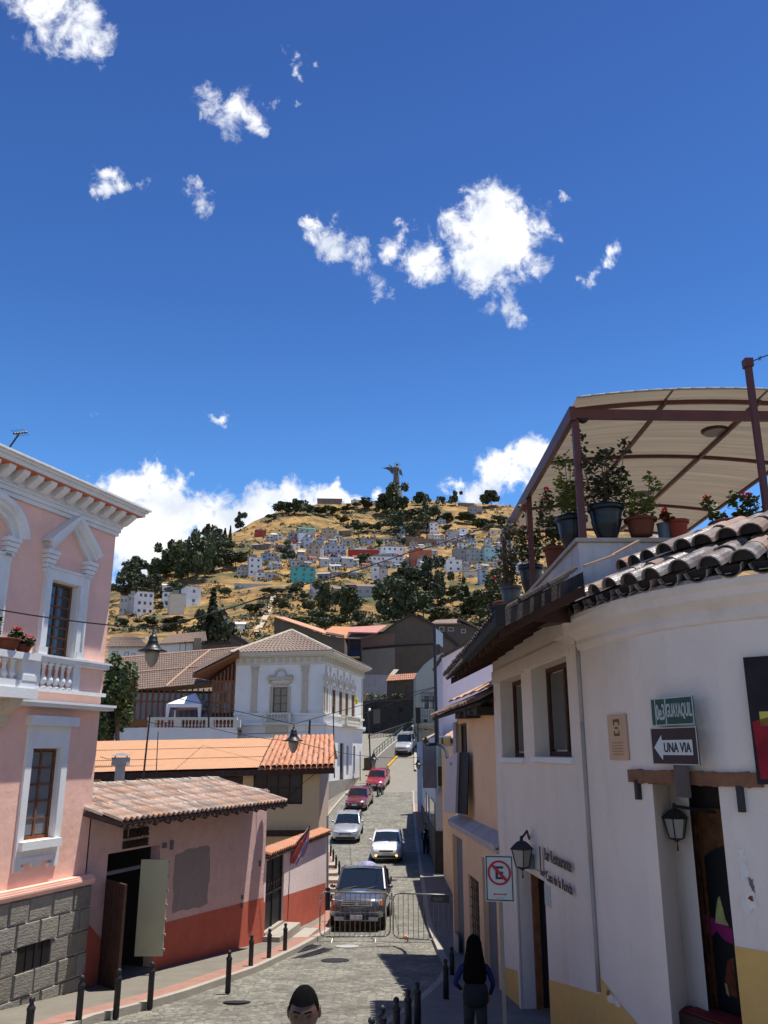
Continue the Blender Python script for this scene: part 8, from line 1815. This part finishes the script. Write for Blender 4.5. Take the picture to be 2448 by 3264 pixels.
  m3 = MB(M); m3.smooth = True; m3.ball((.05, L-1.6, belt+.45), .33, 10, 8, sx=1.3); m3.build('load_bundle', mat('blue_white_bundle', (.06,.07,.3), col2=(.5,.5,.55), scale=4, bump=.2), t)
  m3 = MB(M); m3.slab([(-.25, .62, hood+.03), (.25, .62, hood+.03), (.22, .95, hood+.09), (-.22, .95, hood+.09)], (0,0,-.04)); m3.build('bonnet_scoop', col, t)
 else:
  m2.box(-w*.45, w*.45, -.035, .03, nose-.07, nose+.01); m2.build('grille', M_blackpl, t)
  m3 = MB(M); m3.box(-w*.72, w*.72, -.03, .06, z0+.08, z0+.20); m3.build('air_intake', M_blackpl, t)
  m3 = MB(M); m3.box(-w*.45, w*.45, -.045, -.03, nose+.005, nose+.025); m3.build('chrome_strip', M_chrome, t)
 m3 = MB(M); zp = z0+.24 if kind != 'pickup' else z0+.02; m3.box(-.2, .2, -.125 if kind == 'pickup' else -.055, -.03, zp, zp+.13); pl_ = m3.build('number_plate', M_plate, t)
 for sg in (-1, 1):
  m3 = MB(M); a = Vector((sg*.1-.28, ws0+.03, zb-.005)); m3.tube([(sg*.35-.25, ws0, zb), (sg*.35+.2, ws0+.12, zb+.075)], .012, 4); m3.build('wiper', M_blackpl, t)
 if rack:
  m3 = MB(M)
  for sg in (-1, 1): m3.tube([(sg*tw*.8, ws1+.2, zr+.08), (sg*tw*.8, rf1-.1, zr+.08)], .025, 5)
  m3.box(-tw*.85, tw*.85, ws1+.1, ws1+.25, zr+.05, zr+.12); m3.build('roof_rack', M_conc, t)
 return t
def on_street(x, y, rz=0, Ls=4.2):
 p = ong(x, y); q = gz(p.y+Ls*.85); pit = atan2(q-gz(p.y+.6), Ls*.85-.6); return Vector((p.x, p.y, gz(p.y)+.01)), pit
p, a = on_street(1135, 2972); p.y += .1
car('dark grey pickup truck facing the camera just behind the crowd barrier', 'pickup truck', p, radians(-4), a, None, paint('dark_grey', (.09,.095,.118), .3), None, L=5.0, Wd=1.80, H=1.78, hood=1.10, belt=1.12, nose=.86, ws0=1.35, ws1=2.05, rf1=3.1, rg=3.4, kind='pickup', name='pickup_truck', lamp='wide')
p, a = on_street(1231, 2753); car('white saloon car with lit yellow fog lamps driving down the middle of the street', 'car', p, radians(-2), a, None, paint('white', (.80,.80,.79)), None, L=4.3, Wd=1.72, H=1.46, hood=.93, belt=.97, nose=.66, ws0=1.2, ws1=2.0, fog=True, name='moving_car', lamp='swept')
p, a = on_street(1100, 2690); car('silver saloon parked on the left between the white car and the red cars', 'car', p, radians(-3), a, None, paint('silver', (.50,.51,.53), .5), 'cars parked along the left kerb', L=4.25, Wd=1.74, H=1.48, hood=.92, nose=.64, lamp='round')
p, a = on_street(1130, 2588); car('dark maroon older saloon parked on the left, nearer of the two red cars', 'car', p, radians(-9), a, None, paint('maroon', (.13,.012,.022)), 'cars parked along the left kerb', L=4.2, Wd=1.66, H=1.40, hood=.88, belt=.92, nose=.62, lamp='wide')
p, a = on_street(1192, 2522); car('brighter red saloon parked on the left, farther of the two red cars', 'car', p, radians(-10), a, None, paint('red', (.28,.012,.02)), 'cars parked along the left kerb', L=4.2, Wd=1.66, H=1.40, hood=.88, belt=.92, nose=.62, lamp='wide')
p, a = on_street(1280, 2411); car('silver off-road car parked by the parapet at the top of the street', 'car', p, radians(-14), a, None, paint('silver_grey', (.42,.43,.45), .2), 'cars parked along the left kerb', L=4.5, Wd=1.85, H=1.85, hood=1.12, belt=1.18, nose=.86, ws0=1.3, ws1=1.9, rf1=4.0, rg=4.4, kind='suv', rack=True, lamp='wide')
p = ong(1200, 2540); mt = thing('motorcycle', 'dark motorcycle standing between the two red cars', 'motorcycle', (p.x+.15, p.y, gz(p.y)), radians(-15)); M = MW[mt.name]
for y in (0, 1.3):
 mb = MB(M); mb.cyl((-.05,y,.3), (.05,y,.3), .3, n=16); wt = mb.build('wheel', M_tyre, mt); mb = MB(M); mb.cyl((-.055,y,.3), (.055,y,.3), .17, n=12); mb.build('rim', M_rim, wt)
mb = MB(M); mb.tube([(0,0,.3),(0,.22,.95)], .03, 6); mb.tube([(0,.2,.75),(0,1.3,.35)], .05, 6); mb.box(-.12,.12,.4,.75,.3,.6); mb.build('frame', M_blackpl, mt)
mb = MB(M); mb.smooth = True; mb.ball((0,.45,.82), .18, 8, 6, sy=1.5); mb.build('fuel_tank', paint('maroon', (0,0,0)), mt); mb = MB(M); mb.box(-.12,.12,.68,1.25,.72,.82); mb.build('seat', M_blackpl, mt)
mb = MB(M); mb.tube([(-.33,.25,1.02),(0,.2,.96),(.33,.25,1.02)], .02, 5); mb.build('handlebar', M_blackpl, mt); mb = MB(M); mb.cyl((0,.1,.88),(0,.2,.88), .09, n=10); mb.build('headlight', M_head, mt)
# crowd barriers
M_bar = mat('barrier_steel', (.38,.38,.35), var=.1, metal=.5, rough=.45, bump=0)
def barrier(lab, A, B, ztA, ztB, zbA, zbB, nb, sign=False, wh=False):
 t = thing('crowd_barrier', lab, 'barrier', (A+B)/2, 0, 'crowd barriers across the street'); d = (B-A).normalized(); L_ = (B-A).length; r = .19
 def P(s, f): return A+d*s+Vector((0,0, (zbA+(zbB-zbA)*s/L_)*(1-f)+(ztA+(ztB-ztA)*s/L_)*f-A.z-(B-A).z*s/L_))
 mb = MB(); H_ = ztA-zbA; rf = r/H_; pts = []
 for (cx, cf, a0) in ((r, rf, 180), (r, 1-rf, 90), (L_-r, 1-rf, 0), (L_-r, rf, -90)):
  seq = {180:(270,180),90:(180,90),0:(90,0),-90:(0,-90)}[a0]
  for k in range(5): a = radians(seq[0]+(seq[1]-seq[0])*k/4); pts.append(P(cx+cos(a)*r, cf+sin(a)*rf))
 pts.append(pts[0]); mb.smooth = True; mb.tube(pts, .022, 7); mb.build('frame', M_bar, t)
 for i in range(nb): s = L_*(i+1)/(nb+1); mb = MB(); e = 0 if r < s < L_-r else rf*(1-sqrt(max(0,1-((r-min(s, L_-s))/r)**2))); mb.cyl(P(s, e), P(s, 1-e), .0095, n=5); mb.build('bar', M_bar, t)
 for s in (L_*.19, L_*.80):
  p = P(s, 0); g_ = Vector((p.x, p.y, gz(p.y)+.01)); mb = MB()
  if wh: mb.cyl(p, g_+Vector((0,0,.12)), .02, n=6); mb.cyl(g_+Vector((-.02,0,.09)), g_+Vector((.02,0,.09)), .085, n=12); mb.build('castor_wheel', M_bar, t)
  else: mb.tube([g_+Vector((-.03,-.28,0)), p+Vector((0,-.08,0)), p+Vector((0,.08,0)), g_+Vector((0,.28,0))], .016, 5); mb.build('foot', M_bar, t)
 if sign:
  a, b = L_*.50, L_*.74; mb = MB(); mb.slab([P(a, .83), P(b, .83), P(b, .985), P(a, .985)], (0,-.02,0)); mb.build('plate', mat('plate_dark_grey', (.07,.075,.09), bump=0), t)
  me = text_mesh('lettering', 'QUITO', .13, .002, M_bar, True); q = (P(a,.9)+P(b,.9))/2+Vector((0,-.025,0)); inst('lettering', me, t, Matrix(((1,0,0,q.x),(0,0,-1,q.y),(0,1,0,q.z),(0,0,0,1))))
 return t
Yb = 27.6
def bz(x, y): return at(x, y, Yb)
a, b = bz(1020,2915), bz(1244,2918); barrier('left crowd barrier, standing in front of the pickup', Vector((a.x,Yb,a.z)), Vector((b.x,Yb,b.z)), bz(1020,2842).z, bz(1244,2846).z, bz(1020,2986).z, bz(1244,2984).z, 13)
a, b = bz(1253,2918), bz(1530,2922); barrier('right crowd barrier with a small dark plate, reaching to the peach house', Vector((a.x,Yb-.15,a.z)), Vector((b.x-.35,Yb-.3,b.z)), bz(1253,2844).z, bz(1530,2850).z, bz(1253,2986).z, bz(1530,2994).z, 14, True, True)
mb = MB(); p = bz(1292,2985)+Vector((0,-.17,0)); mb.ball(p, .06, 8, 6); mb.top('reflector', mat('orange_reflector', (.8,.22,.03), bump=0), 'small orange reflector fixed low on the right crowd barrier', 'reflector')
# bollards
def bollard_proto():
 t = thing('bollard', 'x', 'bollard', (0,0,0)); mb = MB(); mb.smooth = True; mb.lathe([(.055,-.1),(.055,.52),(.05,.54)], n=12); mb.build('post', M_blackmetal, t)
 mb = MB(); mb.smooth = True; mb.lathe([(.062,.50),(.062,.53),(.035,.57),(.03,.60),(.045,.625),(.04,.66),(.01,.68)], n=12); mb.build('cap', M_blackmetal, t); return t
bp_ = bollard_proto(); index_kids(bp_)
def ong_lift(x, y, h): return ong(x, y, h)
BL = [((478,3196),0,'near left bollard standing in front of the cream door leaf'),((370,3225),0,'near left bollard standing in front of the dark restaurant doorway'),((250,3253),0,'near left bollard at the corner between pink and mauve houses'),((103,3178),.66,'leftmost bollard, cut off by the bottom left corner'),((908,3031),0,'left bollard just right of the stone door steps'),((857,3054),0,'left bollard directly before the stone door steps'),((799,3080),0,'left bollard two before the stone door steps'),((732,3031),.66,'left bollard below the brick red dado, three before the steps')]
BF = [(1089,2815),(1081,2791),(1071,2769),(1062,2747),(1054,2729)]
BR = [((1441,3075),.0,'right bollard nearest the peach house corner'),((1420,3058),.66,'right bollard second from the peach house corner'),((1330,3132),.66,'right bollard third from the peach house corner, standing alone'),((1300,3155),.66,'right bollard with dark round cap, fourth from the corner'),((1263,3180),.66,'right bollard fifth from the corner at the shadow edge'),((1219,3207),.66,'right bollard sixth from the corner with a bright cap tip'),((1184,3245),.66,'right bollard cut off at the bottom edge')]
first = True
for (x, y), lf, lab in BL+[(q, 0, ['first bollard beside the pickup bonnet on the left kerb','second bollard up from the pickup on the left kerb','third bollard up from the pickup on the left kerb','fourth bollard up from the pickup on the left kerb','fifth bollard up, nearest the silver car'][i]) for i, q in enumerate(BF)]+BR:
 p = ong(x, y, lf+.13); z = gz(p.y)+.12
 if lab.startswith('right bollard nearest'): p = ong(1441, 3108, .12)
 M = Matrix.Translation((p.x, p.y, z))
 if first: bp_.location = (p.x, p.y, z); bp_['label'] = lab; bp_['group'] = 'street bollards along the kerbs'; MW[bp_.name] = M; first = False
 else: copy_tree(bp_, M, lab, 'street bollards along the kerbs')
# no parking sign
np_ = thing('no_parking_sign', 'white no-parking sign with crossed black E on a slim pole before the peach house', 'sign', (at(1605,3000,12).x, 12, gz(12)))
pc = [at(1545,2724,12), at(1633,2727,12), at(1636,2876,12), at(1551,2872,12)]; WNP = Wall((pc[0].x, 12.02), (pc[1].x, 11.95)); wN = WNP.len; zt, zb = (pc[0].z+pc[1].z)/2, (pc[2].z+pc[3].z)/2; hN = zt-zb
mb = MB(WNP.M); mb.box(0, wN, 0, .012, zb, zt); mb.build('plate', mat('np_white', (.46,.47,.43), var=.04, bump=0), np_)
mb = MB(WNP.M); e = .014
for o_, q in ((.004, .012),): mb.box(q, wN-q, -o_, 0, zt-q-e, zt-q); mb.box(q, wN-q, -o_, 0, zb+q, zb+q+e); mb.box(q, q+e, -o_, 0, zb+q+e, zt-q-e); mb.box(wN-q-e, wN-q, -o_, 0, zb+q+e, zt-q-e)
mb.build('plate_border', M_blackmetal, np_)
cx, cz, R_ = wN*.5, zt-hN*.38, wN*.41; M_red = mat('sign_red', (.38,.02,.035), var=.05, bump=0)
mb = MB(WNP.M)
for i in range(28):
 a, b = 2*pi*i/28, 2*pi*(i+1)/28; mb.quad((cx+cos(a)*R_, -.008, cz+sin(a)*R_), (cx+cos(b)*R_, -.008, cz+sin(b)*R_), (cx+cos(b)*R_*.83, -.008, cz+sin(b)*R_*.83), (cx+cos(a)*R_*.83, -.008, cz+sin(a)*R_*.83))
s_ = sqrt(.5)*R_*.9; w_ = R_*.085; mb.quad((cx-s_-w_, -.0095, cz+s_-w_), (cx-s_+w_, -.0095, cz+s_+w_), (cx+s_+w_, -.0095, cz-s_+w_), (cx+s_-w_, -.0095, cz-s_-w_)); mb.build('prohibition_ring', M_red, np_)
fit_text('E', cx-R_*.33, cx+R_*.36, cz-R_*.52, cz+R_*.52, WNP, .006, M_blackmetal, np_, 'letter_e')
mb = MB(WNP.M); za = zb+hN*.16; mb.add([(cx+wN*x, -.006, za+wN*z) for x, z in ((-.24,0),(-.18,.04),(-.18,.015),(.18,.015),(.18,.04),(.24,0),(.18,-.04),(.18,-.015),(-.18,-.015),(-.18,-.04))], [tuple(range(10))]); mb.build('arrow', M_red, np_)
mb = MB(WNP.M); mb.box(cx-.05, cx+.05, -.005, 0, zb+hN*.075, zb+hN*.09); mb.build('small_print', M_grey, np_)
mb = MB(WNP.M); mb.box(cx-.022, cx+.028, .015, .06, -4.6, zt-.03); mb.build('post', mat('sign_post_tan', (.24,.21,.15), var=.1, bump=.05), np_)
# hanging street lamps and wires
def hang(x, ytop, ybot, Y, lab):
 a, b = at(x, ytop, Y), at(x, ybot, Y); sc = (a.z-b.z)/1.08; lantern('hanging_street_lamp', lab, a-Vector((0,0,.1*sc)), sc, 'bell shaped street lamps hung on wires', bell=True); return a
h1_ = hang(491, 2003, 2128, 15.5, 'large bell street lamp hanging beside the pink house'); h2_ = hang(937, 2308, 2401, 26, 'bell street lamp hanging over the orange tiled roof'); h3_ = hang(1191, 2393, 2440, 44, 'small bell street lamp hanging before the mansion corner, far left'); h4_ = hang(1333, 2412, 2455, 44, 'small bell street lamp hanging over the pale upper road')
def wire(pts, r, lab, sag=0):
 mb = MB(); P = []
 for a, b in zip(pts, pts[1:]):
  for i in range(12): u = i/12; q = a.lerp(b, u); q = q-Vector((0,0,sag*4*u*(1-u))); P.append(q)
 P.append(pts[-1]); mb.tube(P, r, 5); mb.top('wire', M_wire, lab, 'wire', 'overhead wires')
wire([at(-160,1920,12.5), at(-5,1943,13.2), h1_], .012, 'thick wire crossing the pink facade to the large street lamp', .04); wire([h1_, at(900,1880,17), at(1300,1762,19), at(1575,1668,20.8)], .014, 'wire rising from the large lamp across the hill to the terrace post', .05)
wire([at(560,2225,24), at(760,2268,25), h2_], .011, 'wire from the tent side down to the middle street lamp'); wire([h2_, at(1180,2240,28), at(1386,2190,27)], .011, 'wire from the middle street lamp up to the bracket pole')
wire([at(470,2300,30), at(665,2318,40), at(937,2362,36), at(1190,2412,44)], .013, 'long low wire passing behind the middle street lamp', .1); wire([at(755,2340,36), at(905,2336,36), at(988,2332,42)], .012, 'short level wire reaching the short post on the orange roof')
wire([at(1190,2412,44), at(1333,2414,44), at(1393,2420,30)], .012, 'thin wire between the two far street lamps', .05); wire([at(1040,2310,60), at(1182,2266,80), at(1386,2192,27.2)], .012, 'thin wire from the mansion across to the bracket pole')
wire([at(320,2412,29), at(345,2420,29), at(380,2416,29.5)], .01, 'short wire at the flue cap behind the restaurant roof'); wire([at(880,2560,36), at(960,2500,36.5), at(1066,2400,37)], .012, 'cable sagging across the cream house side wall', .1)
# people
def skin_body(name, verts, edges, radii, m, parent, sub=2):
 me = bpy.data.meshes.new(name); me.from_pydata(verts, edges, []); o = bpy.data.objects.new(name, me); COL.objects.link(o)
 md = o.modifiers.new('skin', 'SKIN'); md.use_smooth_shade = True; me.skin_vertices[0].data[0].use_root = True
 for i, r in enumerate(radii): me.skin_vertices[0].data[i].radius = r if isinstance(r, tuple) else (r, r)
 s = o.modifiers.new('sub', 'SUBSURF'); s.levels = sub; s.render_levels = sub
 dg = bpy.context.evaluated_depsgraph_get(); m2 = bpy.data.meshes.new_from_object(o.evaluated_get(dg)); bpy.data.objects.remove(o)
 m2.materials.clear(); m2.materials.append(m); m2.polygons.foreach_set('use_smooth', [True]*len(m2.polygons))
 q = bpy.data.objects.new(name, m2); COL.objects.link(q); q.parent = parent; MW[q.name] = MW[parent.name]; return q
def person(lab, p, rz, h, cloth_top, cloth_bot, skin, hairm, pose='walk', arms=None, head_only=False):
 t = thing('person', lab, 'person', p, rz); s = h/1.75
 V = [(0,0,.95),(0,0,1.10),(0,.01,1.30),(0,.01,1.42),(0,.0,1.52),(0,-.01,1.60)]; R = [.13,.12,(.15,.11),(.12,.09),.055,.06]; E = [(0,1),(1,2),(2,3),(3,4),(4,5)]
 st_ = .12 if pose == 'walk' else .0
 legs = [[(.09,0,.90),(.10,-st_,.50),(.10,st_*.4,.09),(.10,-.12+st_*.4,.04)], [(-.09,0,.90),(-.10,st_*.7,.50),(-.10,st_*1.6,.12),(-.10,-.10+st_*1.6,.04)]]
 for lg in legs:
  b = len(V); V += lg; R += [.095,.065,.045,.04]; E += [(0,b),(b,b+1),(b+1,b+2),(b+2,b+3)]
 arms = arms or [[(.19,0,1.40),(.24,.02,1.14),(.25,-.08,.90)], [(-.19,0,1.40),(-.24,.02,1.14),(-.25,-.06,.90)]]
 for ar in arms:
  b = len(V); V += ar; R += [.06,.045,.03]; E += [(3,b),(b,b+1),(b+1,b+2)]
 V = [(x*s, y*s, z*s) for x, y, z in V]; R = [(r[0]*s, r[1]*s) if isinstance(r, tuple) else r*s for r in R]
 skin_body('body', V, E, R, cloth_top, t); M = MW[t.name] @ Matrix.Scale(s, 4)
 mb = MB(M); mb.smooth = True
 for lg in legs: mb.cyl(lg[0], lg[1], .105, .078, 10); mb.cyl(lg[1], lg[2], .078, .06, 10)
 mb.lathe([(.13,.84),(.155,.92),(.14,1.02)], n=14, sy=.8); mb.build('trousers', cloth_bot, t)
 for lg in legs: mb = MB(M); mb.smooth = True; mb.ball((lg[3][0], lg[3][1]+.02, .04), .055, 8, 6, sy=1.9, sz=.8); mb.build('shoe', M_blackpl, t)
 for k, ar in enumerate(arms):
  mb = MB(M); mb.smooth = True; w_ = Vector(ar[2]); d = (w_-Vector(ar[1])).normalized(); mb.ball(w_+d*.04, .038, 8, 6, sx=.6, sz=1.2)
  sd_ = d.cross(Vector((1,0,0))).normalized()
  for f in range(4): b0 = w_+d*.075+sd_*(-.03+.02*f); mb.tube([b0, b0+d*(.035+.006*(f in (1,2))), b0+d*.065+Vector((-ar[2][0]*.06,0,0))], .0095, 5)
  mb.tube([w_+d*.03-sd_*.03, w_+d*.07-sd_*.055], .011, 5); mb.build('hand', skin, t)
 head(t, M @ Matrix.Translation((0,-.01,1.62)), skin, hairm); return t
def head(t, M, skin, hairm, style='short', det=1):
 mb = MB(); n = 28; k = 24; mb.smooth = True; vs = []
 for j in range(k+1):
  ph = pi*j/k; z = -cos(ph)
  for i in range(n):
   a = 2*pi*i/n; x, y = cos(a)*sin(ph), sin(a)*sin(ph)
   px, py, pz = x*.076, y*.098, z*.122
   if z < 0: px *= 1-.22*(-z)**1.5; py *= 1-.10*(-z)
   fr = max(0, -y)                                      # front side
   if z < -.2 and y > 0: py *= 1-.35*min(1, (-z-.2))
   py -= fr*.010*math.exp(-((z-.30)/.12)**2)            # brow
   py += fr*.012*math.exp(-((z-.12)/.10)**2)*math.exp(-((abs(x)-.40)/.2)**2)  # eye sockets
   py -= fr*.030*math.exp(-((z+.12)/.15)**2)*math.exp(-(x/.13)**2)            # nose
   py -= fr*.013*math.exp(-((z+.42)/.10)**2)*math.exp(-(x/.28)**2)            # lips
   py -= fr*.012*math.exp(-((z+.78)/.14)**2)*math.exp(-(x/.3)**2)             # chin
   px *= 1+.05*math.exp(-((z+.05)/.2)**2)*(1 if y < .2 else 0)
   vs.append((px, py, pz+.12))
 mb.M = M; mb.add(vs, [(j*n+i, j*n+(i+1) % n, (j+1)*n+(i+1) % n, (j+1)*n+i) for j in range(k) for i in range(n)]); mb.cyl((0,.015,-.08), (0,.012,.07), .056, .052, 12); hd = mb.build('head', skin, t)
 for sg in (-1, 1):
  m2 = MB(M); m2.smooth = True; m2.ball((sg*.080, .012, .118), .030, 10, 8, sx=.35, sy=.7, sz=1.05); m2.build('ear', skin, hd)
  m2 = MB(M); m2.smooth = True; m2.ball((sg*.030, -.078, .139), .0125, 8, 6, sx=1.15); m2.build('eye', mat('eye_dark', (.02,.015,.012), var=0, bump=0, rough=.2), hd)
  m2 = MB(M); m2.slab([(sg*.012,-.100,.156),(sg*.048,-.086,.158),(sg*.048,-.086,.164),(sg*.012,-.101,.163)], (0,.006,0)); m2.build('eyebrow', hairm, hd)
 m2 = MB(M); m2.slab([(-.024,-.104,.068),(.024,-.104,.068),(.020,-.106,.074),(-.020,-.106,.074)], (0,.006,0)); m2.build('mouth', mat('lip_brown', (.10,.03,.025), var=0, bump=0), hd)
 mh = MB(M); mh.smooth = True; vs = []; n = 28; k = 14
 if style == 'short':
  for j in range(k+1):
   u = j/k; z = 1-u*1.05
   for i in range(n):
    a = 2*pi*i/n; x, y = cos(a), sin(a); low = .50 if y < -.3 else (.10 if abs(y) < .35 else -.4)
    zz = 1-u*(1-low); rr = sqrt(max(0, 1-min(1, zz)**2)); tk_ = 1.07+.05*noise.noise(Vector((x*5, y*5, zz*7)))
    vs.append((x*rr*.076*tk_*(1 if zz > 0 else 1), y*rr*.098*tk_, .12+zz*.122*1.06+.002))
  mh.add(vs, [(j*n+i, j*n+(i+1) % n, (j+1)*n+(i+1) % n, (j+1)*n+i) for j in range(k) for i in range(n)])
 mh.build('hair', hairm, t); return hd
M_skind = mat('dark_brown_skin', (.085,.036,.021), var=.12, scale=14, bump=.12, bscale=60, rough=.42, spec=.5); M_hairb = mat('black_hair', (.004,.0035,.0035), var=.3, scale=60, bump=.5, bscale=220, rough=1, spec=.08)
M_skinm = mat('tan_skin', (.30,.16,.10), var=.05, bump=0, rough=.5); M_cblack = mat('black_clothes', (.012,.012,.015), var=.2, bump=.2); M_cblue = mat('royal_blue_jacket', (.009,.012,.075), var=.2, bump=.2); M_cgrey = mat('charcoal_trousers', (.03,.028,.03), var=.2, bump=.2)
Yh = 4.95; tp_ = at(972, 3130, Yh); hh_ = 1.74; g_ = tp_.z-hh_
man = thing('person', 'man with short black hair whose head rises at the bottom edge, facing the camera', 'person', (tp_.x, Yh, g_)); Mh = MW[man.name]
Vb = [(0,0,.95),(0,0,1.12),(0,.01,1.30),(0,.01,1.40),(0,.01,1.47),(0,.0,1.52),(.09,0,.88),(.10,-.02,.5),(.10,.02,.08),(.10,-.12,.04),(-.09,0,.88),(-.10,.02,.5),(-.10,.04,.08),(-.10,-.10,.04),(.20,0,1.40),(.25,.03,1.12),(.24,-.08,.88),(-.20,0,1.40),(-.25,.03,1.12),(-.24,-.08,.88)]
Eb = [(0,1),(1,2),(2,3),(3,4),(4,5),(0,6),(6,7),(7,8),(8,9),(0,10),(10,11),(11,12),(12,13),(3,14),(14,15),(15,16),(3,17),(17,18),(18,19)]; Rb = [.14,.13,(.16,.12),(.13,.09),.06,.055,.10,.07,.05,.045,.10,.07,.05,.045,.065,.05,.032,.065,.05,.032]
skin_body('body', Vb, Eb, Rb, mat('grey_shirt', (.12,.12,.13), bump=.1), man)
head(man, Mh @ Matrix.Translation((0,0,hh_-.255)) @ Matrix.Rotation(radians(10), 4, 'X'), M_skind, M_hairb)
pw = at(1512, 2998, 12.6); gw_z = gz(12.6)+.12; hw_ = pw.z-gw_z
M_w = person('woman with long black hair and blue jacket walking away on the shaded right pavement', Vector((at(1512,3100,12.6).x, 12.6, gw_z)), radians(180), hw_*.985, M_cblue, M_cgrey, M_skinm, M_hairb, 'walk', arms=[[(.21,0,1.38),(.32,.02,1.16),(.20,-.18,1.02)], [(-.21,0,1.38),(-.30,.02,1.15),(-.26,-.14,.95)]])
Mw = MW[M_w.name] @ Matrix.Scale(hw_*.985/1.75, 4); mb = MB(Mw); mb.smooth = True
mb.lathe([(.15,1.14),(.19,1.22),(.185,1.38),(.165,1.50),(.145,1.60),(.13,1.70),(.12,1.77),(.10,1.82),(.07,1.855),(.03,1.875),(.005,1.88)], (0,.045,0), n=20, sy=.8); mb.build('long_hair', M_hairb, M_w)
mb = MB(Mw); mb.smooth = True; mb.lathe([(.12,.84),(.20,.90),(.21,1.02),(.18,1.16),(.05,1.2)], (0,.12,0), n=14, sy=.6); mb.build('backpack', M_cblack, M_w)
pf = ong(1358, 2728); person('person in dark clothes standing in the deep shade beside the white car', Vector((pf.x, pf.y, gz(pf.y))), radians(10), 1.68, M_cblack, M_cblack, M_skinm, M_hairb, 'stand', arms=[[(.18,0,1.38),(.26,.02,1.16),(.12,-.16,1.10)], [(-.18,0,1.38),(-.24,.02,1.14),(-.24,-.05,.90)]])
mb = MB(Matrix.Translation((pf.x-.1, pf.y-.17, gz(pf.y)+1.32))); mb.ball((0,0,0), .07, 8, 6); mb.top('paper', mat('white_paper', (.7,.7,.7), bump=0), 'small white object held by the shaded pedestrian', 'paper')
